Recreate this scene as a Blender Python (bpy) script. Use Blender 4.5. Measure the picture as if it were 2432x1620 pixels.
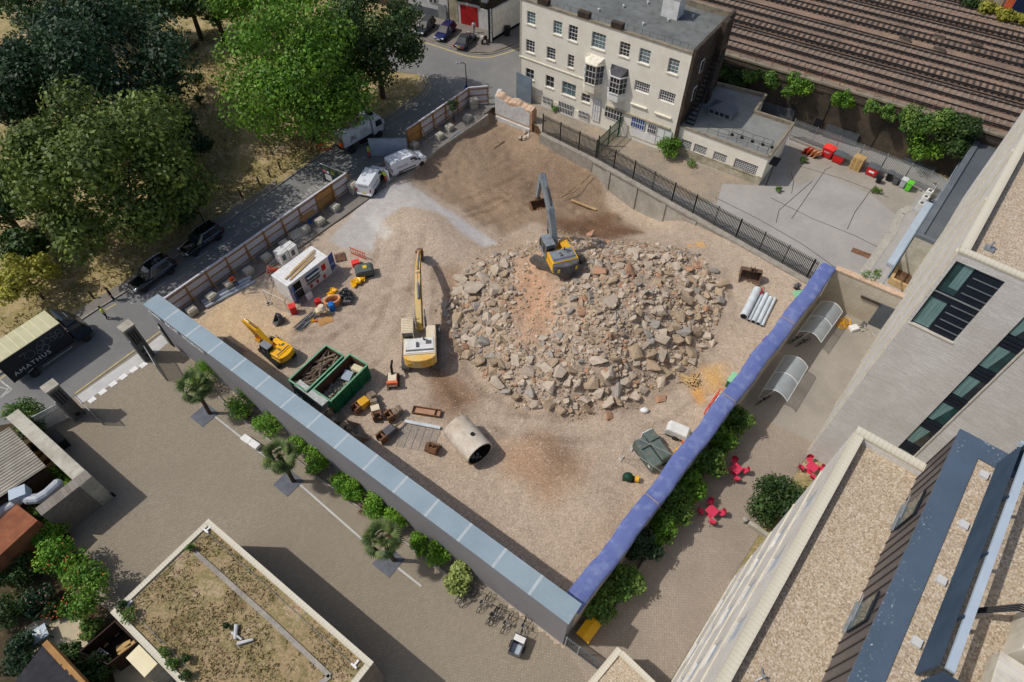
import bpy, bmesh, math, random
import numpy as np
from mathutils import Vector, Matrix
for o in list(bpy.data.objects):
 bpy.data.objects.remove(o, do_unlink=True)
scene = bpy.context.scene
COL = scene.collection
R_ = math.radians
F_PX, CXP, CYP, CAM_H = 1550.0,1216.0,810.0,48.0
PITCH = math.pi / 2 - math.atan(1200.0 / F_PX)
cam_d = bpy.data.cameras.new('camera')
cam = bpy.data.objects.new('camera', cam_d)
COL.objects.link(cam)
cam.location = (0,0, CAM_H)
cam.rotation_euler = (math.pi / 2 - PITCH, 0,0)
cam_d.sensor_width = 36.0
cam_d.lens = 36.0 * F_PX / 2432.0
cam_d.clip_start = 0.5
cam_d.clip_end = 3000
scene.camera = cam
SUN_EL, SUN_AZ = R_(52), R_(-2)
SUN_D = Vector((math.cos(SUN_AZ) * math.cos(SUN_EL), math.sin(SUN_AZ) * math.cos(SUN_EL),-math.sin(SUN_EL)))
world = bpy.data.worlds.new('World')
scene.world = world
world.use_nodes = True
wn = world.node_tree.nodes
wl = world.node_tree.links
wn.clear()
wout = wn.new('ShaderNodeOutputWorld')
wbg = wn.new('ShaderNodeBackground')
wsky = wn.new('ShaderNodeTexSky')
wsky.sky_type = 'NISHITA'
wsky.sun_disc = False
wsky.sun_elevation = SUN_EL
wsky.sun_rotation = math.atan2(-SUN_D.x, -SUN_D.y)
wsky.air_density = 1.0
wsky.dust_density = 2.5
wsky.ozone_density = 1.0
wbg.inputs['Strength'].default_value = 0.1
wl.new(wsky.outputs['Color'], wbg.inputs['Color'])
wl.new(wbg.outputs['Background'], wout.inputs['Surface'])
sun_d = bpy.data.lights.new('sun', 'SUN')
sun_d.energy = 2.8
sun_d.angle = R_(0.6)
sun_d.color = (1.0,0.945,0.87)
sun = bpy.data.objects.new('sun', sun_d)
COL.objects.link(sun)
sun.rotation_euler = SUN_D.to_track_quat('-Z', 'Y').to_euler()
sun.location = (-40,10,80)
scene.view_settings.view_transform = 'Standard'
scene.view_settings.look = 'None'
scene.view_settings.exposure = 0.0
scene.view_settings.gamma = 1.0
scene.view_settings.use_curve_mapping = False
_F = Vector((0, math.cos(PITCH),-math.sin(PITCH)))
_U = Vector((0, math.sin(PITCH), math.cos(PITCH)))
_X = Vector((1,0,0))
_C = Vector((0,0, CAM_H))
def P(px, py, z=0.0):
 d = _F + _X * ((px - CXP) / F_PX) - _U * ((py - CYP) / F_PX)
 return _C + d * ((z - CAM_H) / d.z)
def ppm(p):
 return F_PX / (Vector(p) - _C).dot(_F)
def onplane(px, py, O, n):
 d = _F + _X * ((px - CXP) / F_PX) - _U * ((py - CYP) / F_PX)
 return _C + d * ((Vector(O) - _C).dot(n) / d.dot(n))
def ang(a, b):
 return math.atan2(b[1] - a[1], b[0] - a[0])
rnd = random.Random(7)
NP = np.random.RandomState(11)
def S(r, g, b):
 f = lambda c: (c / 12.92 if c <= 0.04045 else ((c + 0.055) / 1.055) ** 2.4)
 return (f(r / 255), f(g / 255), f(b / 255),1.0)
def _new(name):
 m = bpy.data.materials.new(name)
 m.use_nodes = True
 nt = m.node_tree
 b = nt.nodes['Principled BSDF']
 return m, nt, b
def N(nt, t, **kw):
 n = nt.nodes.new(t)
 for k, v in kw.items():
  if hasattr(n, k):
   setattr(n, k, v)
  else:
   n.inputs[k].default_value = v
 return n
def mix(nt, fac, a, b, blend='MIX'):
 n = nt.nodes.new('ShaderNodeMix')
 n.data_type = 'RGBA'
 n.blend_type = blend
 for i, x in ((0, fac),(6, a),(7, b)):
  if isinstance(x, bpy.types.NodeSocket):
   nt.links.new(x, n.inputs[i])
  else:
   n.inputs[i].default_value = x
 return n.outputs[2]
def ramp(nt, src, stops):
 n = nt.nodes.new('ShaderNodeValToRGB')
 e = n.color_ramp.elements
 while len(e) < len(stops):
  e.new(0.5)
 for i, (p, c) in enumerate(stops):
  e[i].position = p
  e[i].color = c if len(c) == 4 else (*c, 1)
 nt.links.new(src, n.inputs[0])
 return n.outputs[0]
def coords(nt, space='world', rot=0.0, scale=(1,1,1)):
 if space == 'world':
  s = nt.nodes.new('ShaderNodeNewGeometry').outputs['Position']
 else:
  s = nt.nodes.new('ShaderNodeTexCoord').outputs['Object']
 m = nt.nodes.new('ShaderNodeMapping')
 m.inputs['Rotation'].default_value = (0,0, rot)
 m.inputs['Scale'].default_value = scale
 nt.links.new(s, m.inputs['Vector'])
 return m.outputs[0]
def noise(nt, vec, scale, detail=5, rough=0.6, out=0):
 n = N(nt, 'ShaderNodeTexNoise')
 n.inputs['Scale'].default_value = scale
 n.inputs['Detail'].default_value = detail
 n.inputs['Roughness'].default_value = rough
 nt.links.new(vec, n.inputs['Vector'])
 return n.outputs[out]
def bump(nt, b, h, strength=0.5, dist=0.05):
 n = nt.nodes.new('ShaderNodeBump')
 n.inputs['Strength'].default_value = strength
 n.inputs['Distance'].default_value = dist
 nt.links.new(h, n.inputs['Height'])
 nt.links.new(n.outputs[0], b.inputs['Normal'])
MATS = {}
def mat(name, c, c2=None, scale=2.0, rough=0.75, metal=0.0, bmp=0.0, bscale=None, spec=0.3, space='object', lo=0.35, hi=0.65,
  c3=None, s3=18.0, f3=0.5, coat=0.0, alpha=None, trans=0.0, island=0.0, stretch=(1,1,1)):
 """flat colour broken up by two sizes of noise (dirt, wear, grain)"""
 m, nt, b = _new(name)
 vec = coords(nt, space, scale=stretch)
 c2 = c2 or tuple(x * 0.8 for x in c[:3]) + (1,)
 n1 = noise(nt, vec, scale)
 f = ramp(nt, n1,[(lo, (0,0,0,1)),(hi, (1,1,1,1))])
 col = mix(nt, f, c, c2)
 if c3:
  n2 = noise(nt, vec, s3,3)
  f2 = ramp(nt, n2,[(0.5,(0,0,0,1)),(0.72,(f3, f3, f3,1))])
  col = mix(nt, f2, col, c3)
 if island:
  ri = nt.nodes.new('ShaderNodeNewGeometry').outputs['Random Per Island']
  v = N(nt, 'ShaderNodeMapRange')
  nt.links.new(ri, v.inputs[0])
  v.inputs[3].default_value = 1 - island
  v.inputs[4].default_value = 1 + island
  h = N(nt, 'ShaderNodeHueSaturation')
  nt.links.new(v.outputs[0], h.inputs['Value'])
  nt.links.new(col, h.inputs['Color'])
  col = h.outputs[0]
 nt.links.new(col, b.inputs['Base Color'])
 b.inputs['Roughness'].default_value = rough
 b.inputs['Metallic'].default_value = metal
 b.inputs['Specular IOR Level'].default_value = spec
 b.inputs['Coat Weight'].default_value = coat
 if trans:
  b.inputs['Transmission Weight'].default_value = trans
 if alpha is not None:
  b.inputs['Alpha'].default_value = alpha
 if bmp:
  bump(nt, b, noise(nt, vec, bscale or scale * 6,4), bmp)
 MATS[name] = m
 return m
def leafmat(name, dark, light, var=0.35, transl=0.25):
 m, nt, b = _new(name)
 g = nt.nodes.new('ShaderNodeNewGeometry')
 vec = coords(nt, 'object')
 n1 = noise(nt, vec, 0.55,3)
 f = ramp(nt, n1,[(0.38,(0,0,0,1)),(0.62,(1,1,1,1))])
 col = mix(nt, f, dark, light)
 v = N(nt, 'ShaderNodeMapRange')
 nt.links.new(g.outputs['Random Per Island'], v.inputs[0])
 v.inputs[3].default_value = 1 - var
 v.inputs[4].default_value = 1 + var
 h = N(nt, 'ShaderNodeHueSaturation')
 nt.links.new(v.outputs[0], h.inputs['Value'])
 nt.links.new(col, h.inputs['Color'])
 nt.links.new(h.outputs[0], b.inputs['Base Color'])
 b.inputs['Roughness'].default_value = 0.55
 b.inputs['Specular IOR Level'].default_value = 0.35
 t = nt.nodes.new('ShaderNodeBsdfTranslucent')
 nt.links.new(h.outputs[0], t.inputs['Color'])
 ms = nt.nodes.new('ShaderNodeMixShader')
 ms.inputs[0].default_value = transl
 nt.links.new(b.outputs[0], ms.inputs[1])
 nt.links.new(t.outputs[0], ms.inputs[2])
 nt.links.new(ms.outputs[0], nt.nodes['Material Output'].inputs['Surface'])
 MATS[name] = m
 return m
def brickmat(name, c1, c2, mortar, w, h, rot=0.0, space='world', rough=0.85, msize=0.01, bmp=0.4, dirt=None, dscale=0.35, vertical=False, off=0.5, dirtamt=0.5):
 m, nt, b = _new(name)
 if vertical:
  tc = nt.nodes.new('ShaderNodeTexCoord').outputs['Object']
  sp = nt.nodes.new('ShaderNodeSeparateXYZ')
  nt.links.new(tc, sp.inputs[0])
  ad = N(nt, 'ShaderNodeMath', operation='ADD')
  nt.links.new(sp.outputs[0], ad.inputs[0])
  nt.links.new(sp.outputs[1], ad.inputs[1])
  cb = nt.nodes.new('ShaderNodeCombineXYZ')
  nt.links.new(ad.outputs[0], cb.inputs[0])
  nt.links.new(sp.outputs[2], cb.inputs[1])
  vec = cb.outputs[0]
  dvec = tc
 else:
  vec = coords(nt, space, rot)
  dvec = vec
 br = N(nt, 'ShaderNodeTexBrick')
 br.offset = off
 nt.links.new(vec, br.inputs['Vector'])
 br.inputs['Color1'].default_value = c1
 br.inputs['Color2'].default_value = c2
 br.inputs['Mortar'].default_value = mortar
 br.inputs['Scale'].default_value = 1.0
 br.inputs['Mortar Size'].default_value = msize
 br.inputs['Brick Width'].default_value = w
 br.inputs['Row Height'].default_value = h
 br.inputs['Bias'].default_value = 0.0
 col = br.outputs['Color']
 n1 = noise(nt, dvec, dscale, 6,0.65)
 f = ramp(nt, n1,[(0.36,(0,0,0,1)),(0.66,(dirtamt, dirtamt, dirtamt, 1))])
 col = mix(nt, f, col, dirt or tuple(x * 0.65 for x in c1[:3]) + (1,))
 n2 = noise(nt, dvec, 9.0,3)
 col = mix(nt, 0.25, col, ramp(nt, n2,[(0.3,(0.1,0.1,0.1,1)),(0.75,(0.75,0.75,0.75,1))]), 'OVERLAY')
 nt.links.new(col, b.inputs['Base Color'])
 b.inputs['Roughness'].default_value = rough
 b.inputs['Specular IOR Level'].default_value = 0.25
 bump(nt, b, br.outputs['Fac'],-bmp, 0.01)
 MATS[name] = m
 return m
def stonebed(name, cols, scale, rough=0.9, bmp=0.7, dist=0.03, patch=None, pscale=0.12, pamt=0.6):
 """gravel, ballast, shingle: each stone a voronoi cell with its own tint"""
 m, nt, b = _new(name)
 vec = coords(nt, 'world')
 v = N(nt, 'ShaderNodeTexVoronoi')
 v.inputs['Scale'].default_value = scale
 nt.links.new(vec, v.inputs['Vector'])
 sp = nt.nodes.new('ShaderNodeSeparateColor')
 nt.links.new(v.outputs['Color'], sp.inputs[0])
 n = len(cols)
 col = ramp(nt, sp.outputs[0],[(i / max(1, n - 1), c) for i, c in enumerate(cols)])
 if patch:
  f = ramp(nt, noise(nt, vec, pscale, 6,0.65),[(0.42,(0,0,0,1)),(0.66,(pamt, pamt, pamt, 1))])
  col = mix(nt, f, col, patch)
 nt.links.new(col, b.inputs['Base Color'])
 b.inputs['Roughness'].default_value = rough
 b.inputs['Specular IOR Level'].default_value = 0.2
 bump(nt, b, v.outputs['Distance'],-bmp, dist)
 MATS[name] = m
 return m
def asphalt(name, c, c2, patch, pscale=0.16, crack=True, speck=14.0):
 m, nt, b = _new(name)
 vec = coords(nt, 'world')
 f = ramp(nt, noise(nt, vec, pscale, 6,0.62),[(0.35,(0,0,0,1)),(0.68,(1,1,1,1))])
 col = mix(nt, f, c, c2)
 f2 = ramp(nt, noise(nt, vec, pscale * 5,6,0.7),[(0.5,(0,0,0,1)),(0.75,(0.55,0.55,0.55,1))])
 col = mix(nt, f2, col, patch)
 n3 = noise(nt, vec, speck, 4,0.75)
 col = mix(nt, 0.35, col, ramp(nt, n3,[(0.3,(0.25,0.25,0.25,1)),(0.7,(0.75,0.75,0.75,1))]), 'OVERLAY')
 if crack:
  v = N(nt, 'ShaderNodeTexVoronoi')
  v.feature = 'DISTANCE_TO_EDGE'
  v.inputs['Scale'].default_value = 0.17
  wv = mix(nt, 0.35, vec, noise(nt, vec, 0.6,4, out=1), 'ADD')
  nt.links.new(wv, v.inputs['Vector'])
  fc = ramp(nt, v.outputs['Distance'],[(0.0,(0.55,0.55,0.55,1)),(0.006,(0,0,0,1))])
  col = mix(nt, fc, col, tuple(x * 0.35 for x in c[:3]) + (1,))
 nt.links.new(col, b.inputs['Base Color'])
 b.inputs['Roughness'].default_value = 0.9
 b.inputs['Specular IOR Level'].default_value = 0.2
 bump(nt, b, n3,0.25,0.02)
 MATS[name] = m
 return m
class MB:
 def __init__(self):
  self.v = []
  self.f = []
  self.m = None
 def add(self, vs, fs):
  o = len(self.v)
  if self.m is not None:
   vs = [self.m @ Vector(p) for p in vs]
  self.v += [tuple(p) for p in vs]
  self.f += [tuple(i + o for i in q) for q in fs]
  return self
 def bx(self, x0, x1, y0, y1, z0, z1):
  return self.add([(x0, y0, z0),(x1, y0, z0),(x1, y1, z0),(x0, y1, z0),(x0, y0, z1),(x1, y0, z1),(x1, y1, z1),(x0, y1, z1)],
      [(3,2,1,0),(4,5,6,7),(0,1,5,4),(1,2,6,5),(2,3,7,6),(3,0,4,7)])
 def box(self, cx, cy, cz, sx, sy, sz, rz=0.0, rx=0.0, ry=0.0):
  M_ = Matrix.Translation((cx, cy, cz)) @ Matrix.Rotation(rz, 4, 'Z') @ Matrix.Rotation(ry, 4, 'Y') @ Matrix.Rotation(rx, 4, 'X')
  a, b, c = sx / 2, sy / 2, sz / 2
  vs = [M_ @ Vector(p) for p in [(-a, -b, -c),(a, -b, -c),(a, b, -c),(-a, b, -c),(-a, -b, c),(a, -b, c),(a, b, c),(-a, b, c)]]
  return self.add(vs, [(3,2,1,0),(4,5,6,7),(0,1,5,4),(1,2,6,5),(2,3,7,6),(3,0,4,7)])
 def prism(self, pts, z0, z1):
  a = sum(pts[i][0] * pts[(i + 1) % len(pts)][1] - pts[(i + 1) % len(pts)][0] * pts[i][1] for i in range(len(pts)))
  if a < 0:
   pts = pts[::-1]
  n = len(pts)
  z0s = z0 if isinstance(z0,(list, tuple)) else [z0] * n
  z1s = z1 if isinstance(z1,(list, tuple)) else [z1] * n
  vs = [(p[0], p[1], z) for p, z in zip(pts, z0s)] + [(p[0], p[1], z) for p, z in zip(pts, z1s)]
  fs = [tuple(range(n - 1,-1,-1)), tuple(range(n, 2 * n))] + [(i, (i + 1) % n, n + (i + 1) % n, n + i) for i in range(n)]
  return self.add(vs, fs)
 def side(self, prof, y0, y1):
  """closed profile in x,z pulled along y"""
  a = sum(prof[i][0] * prof[(i + 1) % len(prof)][1] - prof[(i + 1) % len(prof)][0] * prof[i][1] for i in range(len(prof)))
  if a < 0:
   prof = prof[::-1]
  n = len(prof)
  vs = [(p[0], y0, p[1]) for p in prof] + [(p[0], y1, p[1]) for p in prof]
  fs = [tuple(range(n)), tuple(range(2 * n - 1, n - 1,-1))] + [(i, n + i, n + (i + 1) % n, (i + 1) % n) for i in range(n)]
  return self.add(vs, fs)
 def tube(self, a, b, r, r2=None, n=8, caps=True):
  a, b = Vector(a), Vector(b)
  r2 = r if r2 is None else r2
  d = (b - a)
  if d.length < 1e-6:
   return self
  q = d.to_track_quat('Z', 'Y')
  vs = []
  for p, rr in ((a, r),(b, r2)):
   for i in range(n):
    t = 2 * math.pi * i / n
    vs.append(p + q @ Vector((rr * math.cos(t), rr * math.sin(t),0)))
  fs = [(i, (i + 1) % n, n + (i + 1) % n, n + i) for i in range(n)]
  if caps:
   fs += [tuple(range(n - 1,-1,-1)), tuple(range(n, 2 * n))]
  return self.add(vs, fs)
 def path(self, pts, r, n=6, closed=False):
  k = len(pts)
  for i in range(k if closed else k - 1):
   self.tube(pts[i], pts[(i + 1) % k], r, r, n)
  return self
 def beam(self, a, b, w, h, up=(0,0,1)):
  a, b = Vector(a), Vector(b)
  d = (b - a).normalized()
  s = d.cross(Vector(up))
  if s.length < 1e-5:
   s = d.cross(Vector((1,0,0)))
  s = s.normalized() * (w / 2)
  u = s.normalized().cross(d) * (h / 2)
  vs = []
  for p in (a, b):
   vs += [p - s - u, p + s - u, p + s + u, p - s + u]
  return self.add(vs, [(0,1,2,3),(7,6,5,4),(1,0,4,5),(2,1,5,6),(3,2,6,7),(0,3,7,4)])
 def lathe(self, prof, n=16, c=(0,0,0), axis='Z'):
  vs = []
  for r, z in prof:
   for i in range(n):
    t = 2 * math.pi * i / n
    p = (r * math.cos(t), r * math.sin(t), z)
    if axis == 'Y':
     p = (p[0], p[2], p[1])
    elif axis == 'X':
     p = (p[2], p[0], p[1])
    vs.append((p[0] + c[0], p[1] + c[1], p[2] + c[2]))
  fs = []
  for j in range(len(prof) - 1):
   for i in range(n):
    q = (j * n + i, j * n + (i + 1) % n, (j + 1) * n + (i + 1) % n, (j + 1) * n + i)
    fs.append(q if axis != 'Y' else q[::-1])
  e = (len(prof) - 1) * n
  c0, c1 = tuple(range(n - 1,-1,-1)), tuple(range(e, e + n))
  fs += [c0, c1] if axis != 'Y' else [c0[::-1], c1[::-1]]
  return self.add(vs, fs)
 def loft(self, rings, cap=True):
  n = len(rings[0])
  vs = [p for r in rings for p in r]
  fs = []
  for j in range(len(rings) - 1):
   for i in range(n):
    fs.append((j * n + i, j * n + (i + 1) % n, (j + 1) * n + (i + 1) % n, (j + 1) * n + i))
  if cap:
   fs += [tuple(range(n - 1,-1,-1)), tuple(range((len(rings) - 1) * n, len(rings) * n))]
  return self.add(vs, fs)
 def ball(self, c, rx, ry=None, rz=None, n=10, k=6):
  ry = ry or rx
  rz = rz or rx
  prof = []
  rings = []
  for j in range(1, k):
   t = math.pi * j / k
   rings.append([(c[0] + rx * math.sin(t) * math.cos(2 * math.pi * i / n), c[1] + ry * math.sin(t) * math.sin(2 * math.pi * i / n), c[2] - rz * math.cos(t)) for i in range(n)])
  return self.loft(rings)
 def rock(self, c, s, r, rot=None):
  pts = HULLS[r.randrange(len(HULLS))]
  q = Matrix.Rotation(r.uniform(0,6.28),4, 'Z') @ Matrix.Rotation(r.uniform(-.5,.5),4, 'X') @ Matrix.Rotation(r.uniform(-.5,.5),4, 'Y')
  vs, fs = pts
  sx, sy, sz = s if hasattr(s, '__len__') else (s, s, s)
  return self.add([Vector(c) + q @ Vector((p[0] * sx, p[1] * sy, p[2] * sz)) for p in vs], fs)
 def data(self, name, m=None, smooth=False):
  me = bpy.data.meshes.new(name)
  me.from_pydata(self.v, [], self.f)
  if m is not None:
   me.materials.append(MATS[m] if isinstance(m, str) else m)
  if smooth:
   me.polygons.foreach_set('use_smooth', [True] * len(me.polygons))
  me.update()
  return me
 def build(self, name, m, parent=None, smooth=False, base=None, bevel=0.0):
  if base is not None:
   b = Vector(base)
   self.v = [(p[0] - b.x, p[1] - b.y, p[2] - b.z) for p in self.v]
  o = bpy.data.objects.new(name, self.data(name, m, smooth))
  COL.objects.link(o)
  if parent is not None:
   o.parent = parent
  elif base is not None:
   o.location = base
  if bevel:
   md = o.modifiers.new('bevel', 'BEVEL')
   md.width = bevel
   md.segments = 2
   md.limit_method = 'ANGLE'
  return o
def hull_variants(n, seed, npts=14):
 r = random.Random(seed)
 out = []
 for _ in range(n):
  bm = bmesh.new()
  for i in range(npts):
   while True:
    p = Vector((r.uniform(-1,1), r.uniform(-1,1), r.uniform(-1,1)))
    if max(abs(p.x), abs(p.y), abs(p.z)) > .62:
     break
   bm.verts.new((p.x, p.y, p.z * 0.72))
  res = bmesh.ops.convex_hull(bm, input=bm.verts)
  bmesh.ops.delete(bm, geom=[e for e in res['geom_interior'] if isinstance(e, bmesh.types.BMVert)], context='VERTS')
  bm.verts.index_update()
  out.append(([tuple(v.co) for v in bm.verts],[tuple(v.index for v in f.verts) for f in bm.faces]))
  bm.free()
 return out
HULLS = hull_variants(14,5)
def tag(o, label=None, cat=None, group=None, kind=None):
 if label: o['label'] = label
 if cat: o['category'] = cat
 if group: o['group'] = group
 if kind: o['kind'] = kind
 return o
def thing(name, label, cat, loc=(0,0,0), rz=0.0, group=None, scale=None):
 o = bpy.data.objects.new(name, None)
 COL.objects.link(o)
 o.empty_display_size = 0.3
 o.location = loc
 o.rotation_euler = (0,0, rz)
 if scale:
  o.scale = scale
 return tag(o, label, cat, group)
def struct(name, mb, m, parent=None, smooth=False):
 o = mb.build(name, m, parent, smooth)
 if parent is None:
  o['kind'] = 'structure'
 return o
KIDS = {}
def copy_tree(o, parent=None):
 c = o.copy()
 COL.objects.link(c)
 if parent is not None:
  c.parent = parent
 for ch in [x for x in o.children]:
  copy_tree(ch, c)
 return c
def inst(name, me, parent, loc=(0,0,0), rot=(0,0,0), scale=(1,1,1)):
 o = bpy.data.objects.new(name, me)
 COL.objects.link(o)
 o.parent = parent
 o.location = loc
 o.rotation_euler = rot
 o.scale = scale
 return o
def text_mesh(s, size, m, name='lettering', extrude=0.004, spacing=1.0, align='LEFT'):
 c = bpy.data.curves.new(name, 'FONT')
 c.body = s
 c.size = size
 c.extrude = extrude
 c.space_character = spacing
 c.align_x = align
 c.resolution_u = 3
 o = bpy.data.objects.new(name, c)
 COL.objects.link(o)
 dg = bpy.context.evaluated_depsgraph_get()
 me = bpy.data.meshes.new_from_object(o.evaluated_get(dg))
 bpy.data.objects.remove(o, do_unlink=True)
 me.materials.clear()
 me.materials.append(MATS[m])
 return me
def leaf_cloud(blobs, n, leaf, seed, up=0.25, shell=(0.72,1.06), aspect=0.62, inner=0.22, flat=0.0):
 """leaf-sized faces spread through the outer part of many lumps; returns a mesh"""
 r = np.random.RandomState(seed)
 B = np.array(blobs, float)
 w = B[:, 3] * B[:, 4] + B[:, 4] * B[:, 5] + B[:, 3] * B[:, 5]
 idx = r.choice(len(B), n, p=w / w.sum())
 d = r.normal(size=(n, 3))
 d /= np.linalg.norm(d, axis=1)[:, None]
 rad = r.uniform(shell[0], shell[1], n)
 inn = r.rand(n) < inner
 rad[inn] = r.uniform(0.2, shell[0], inn.sum())
 c = B[idx, :3] + d * B[idx, 3:6] * rad[:, None]
 nrm = d / B[idx, 3:6]
 nrm /= np.linalg.norm(nrm, axis=1)[:, None]
 nrm = nrm + r.normal(size=(n, 3)) * 0.55 + np.array([0,0, up])
 nrm /= np.linalg.norm(nrm, axis=1)[:, None]
 a = np.cross(nrm, r.normal(size=(n, 3)))
 a /= np.linalg.norm(a, axis=1)[:, None]
 b = np.cross(nrm, a)
 s = leaf * r.uniform(0.55,1.25, n)[:, None]
 v = np.stack([c - a * s, c - b * s * aspect, c + a * s, c + b * s * aspect],1)
 return quads_mesh(v.reshape(-1,3), n)
def quads_mesh(v, n, name='foliage'):
 me = bpy.data.meshes.new(name)
 me.vertices.add(len(v))
 me.vertices.foreach_set('co', v.astype(np.float32).ravel())
 me.loops.add(4 * n)
 me.loops.foreach_set('vertex_index', np.arange(4 * n, dtype=np.int32))
 me.polygons.add(n)
 me.polygons.foreach_set('loop_start', np.arange(0,4 * n, 4, dtype=np.int32))
 me.update(calc_edges=True)
 return me
def mesh_obj(name, me, m, parent=None, loc=None):
 me.materials.clear()
 me.materials.append(MATS[m])
 o = bpy.data.objects.new(name, me)
 COL.objects.link(o)
 if parent is not None:
  o.parent = parent
 if loc is not None:
  o.location = loc
 return o
def sheet(name, pts, z, m, thick=0.0):
 mb = MB()
 if thick:
  mb.prism([(p.x, p.y) for p in pts], z - thick, z)
 else:
  q = [(p.x, p.y, z) for p in pts]
  a = sum(q[i][0] * q[(i + 1) % len(q)][1] - q[(i + 1) % len(q)][0] * q[i][1] for i in range(len(q)))
  mb.add(q if a > 0 else q[::-1],[tuple(range(len(q)))])
 return struct(name, mb, m)
def strip(mb, pts, w, z0, z1):
 """kerb or painted line: a band of width w along points"""
 for a, b in zip(pts[:-1], pts[1:]):
  a, b = Vector((a[0], a[1],0)), Vector((b[0], b[1],0))
  d = (b - a).normalized()
  s = Vector((-d.y, d.x, 0)) * (w / 2)
  e = d * 0.0
  mb.prism([tuple((a - s - e).xy), tuple((b - s + e).xy), tuple((b + s + e).xy), tuple((a + s - e).xy)], z0, z1)
mat('cream_wall', S(238,234,220), S(226,220,204),0.5,0.85, bmp=0.15, bscale=30, c3=S(208,200,182), s3=3.0, f3=0.3)
mat('cream_trim', S(240,236,222), S(222,214,194),1.2,0.8, c3=S(150,135,110), s3=4.0, f3=0.4)
mat('stained_plinth', S(190,182,160), S(150,142,120),0.9,0.9, c3=S(120,118,90), s3=3.0, f3=0.6)
mat('white_paint', S(232,232,230), S(214,214,212),2.0,0.5)
mat('white_metal', S(225,226,224), S(206,206,202),1.5,0.45, c3=S(170,160,148), s3=5, f3=0.3)
mat('grey_white', S(205,205,205), S(185,185,185),1.5,0.6)
mat('dark_window', S(34,40,48), S(52,58,64),0.8,0.06, spec=0.8)
mat('sky_window', S(110,135,140), S(70,92,98),0.6,0.08, spec=0.8)
mat('teal_glass', S(52,88,88), S(30,56,58),0.5,0.05, spec=0.9)
mat('pale_curtain', S(128,160,158), S(88,124,124),3.0,0.25, stretch=(8,8,0.2), spec=0.7)
mat('roof_felt', S(118,121,119), S(100,103,102),0.35,0.9, bmp=0.2, bscale=9, c3=S(82,82,78), s3=1.4, f3=0.5)
mat('annex_felt', S(142,143,138), S(124,126,124),0.3,0.9, bmp=0.2, bscale=9, c3=S(110,110,108), s3=1.4, f3=0.4)
mat('membrane', S(92,98,102), S(82,88,93),0.3,0.8, stretch=(1,1,1), c3=S(74,78,82), s3=2.5, f3=0.3)
mat('membrane_edge', S(104,110,116), S(92,98,104),0.6,0.6)
mat('dark_brick', S(78,66,56), S(48,42,38),0.7,0.9, bmp=0.5, bscale=14, c3=S(100,84,66), s3=3.0, f3=0.5)
brickmat('arch_brick', S(112,96,76), S(86,78,66), S(70,66,60),0.24,0.09, vertical=True, dirt=S(44,43,42), dscale=0.28, dirtamt=0.9)
mat('coping_stone', S(150,140,120), S(120,110,96),1.5,0.9, bmp=0.3)
mat('concrete', S(178,174,164), S(156,152,142),0.8,0.9, bmp=0.25, bscale=12, c3=S(120,116,106), s3=3.5, f3=0.4, space='world')
mat('concrete_block', S(190,186,172), S(164,158,142),0.8,0.9, bmp=0.3, bscale=10, c3=S(130,124,108), s3=2.5, f3=0.5)
mat('render_grey', S(136,134,137), S(128,126,129),0.25,0.8, bmp=0.08, bscale=40, c3=S(112,110,114), s3=1.2, f3=0.25)
mat('coping_metal', S(152,169,178), S(140,158,168),0.4,0.42, metal=0.25, c3=S(166,180,188), s3=1.6, f3=0.4)
mat('coping_joint', S(176,186,190), S(166,176,182),2,0.5)
mat('tarp_blue', S(104,116,166), S(90,104,158),0.5,0.45, bmp=0.35, bscale=2.2, c3=S(142,152,188), s3=1.1, f3=0.6)
mat('timber', S(176,134,82), S(150,110,66),1.2,0.8, stretch=(1,1,6), bmp=0.2)
mat('timber_pale', S(196,168,124), S(170,142,100),1.2,0.85)
mat('ply_board', S(186,142,88), S(164,120,72),0.8,0.8)
mat('hoarding_white', S(206,204,208), S(190,188,194),0.6,0.7, c3=S(150,142,130), s3=3, f3=0.3)
mat('steel_dark', S(52,54,56), S(38,40,42),2,0.5, metal=0.4)
mat('palisade_black', S(58,60,60), S(44,46,46),2,0.55)
mat('galvanised', S(168,172,174), S(140,145,148),2.5,0.45, metal=0.4)
mat('rusty', S(128,92,68), S(96,66,48),2.5,0.85, bmp=0.3, c3=S(150,120,92), s3=7, f3=0.6)
mat('dusty_steel', S(158,142,124), S(126,112,96),1.5,0.8, bmp=0.2, c3=S(96,84,72), s3=6, f3=0.5)
mat('bucket_brown', S(112,86,72), S(88,68,58),1.5,0.8, c3=S(160,140,116), s3=5, f3=0.4)
mat('dust_inside', S(164,142,112), S(140,118,92),1.5,0.9)
mat('yellow', S(232,176,42), S(214,158,36),1.0,0.45, spec=0.4, c3=S(170,132,60), s3=4, f3=0.35)
mat('yellow_bright', S(246,186,20), S(236,172,16),1.0,0.4, spec=0.4, c3=S(180,140,50), s3=5, f3=0.2)
mat('yellow_dusty', S(218,190,128), S(228,172,62),0.6,0.6, c3=S(190,168,130), s3=3, f3=0.5, lo=.45, hi=.6)
mat('cream_machine', S(226,214,190), S(212,196,166),0.9,0.55, c3=S(186,164,130), s3=4, f3=0.4)
mat('machine_grey', S(132,140,146), S(108,114,120),1.2,0.5, c3=S(170,172,172), s3=4, f3=0.5)
mat('weight_grey', S(92,92,96), S(78,78,82),0.8,0.6, c3=S(140,136,130), s3=3, f3=0.4)
mat('rubber', S(36,36,38), S(50,48,46),2,0.9, c3=S(96,86,74), s3=4, f3=0.3)
mat('track_steel', S(112,108,104), S(80,76,72),2,0.75, c3=S(150,136,118), s3=4, f3=0.6)
mat('cab_glass', S(24,30,34), S(46,54,56),1,0.05, spec=0.9)
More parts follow.
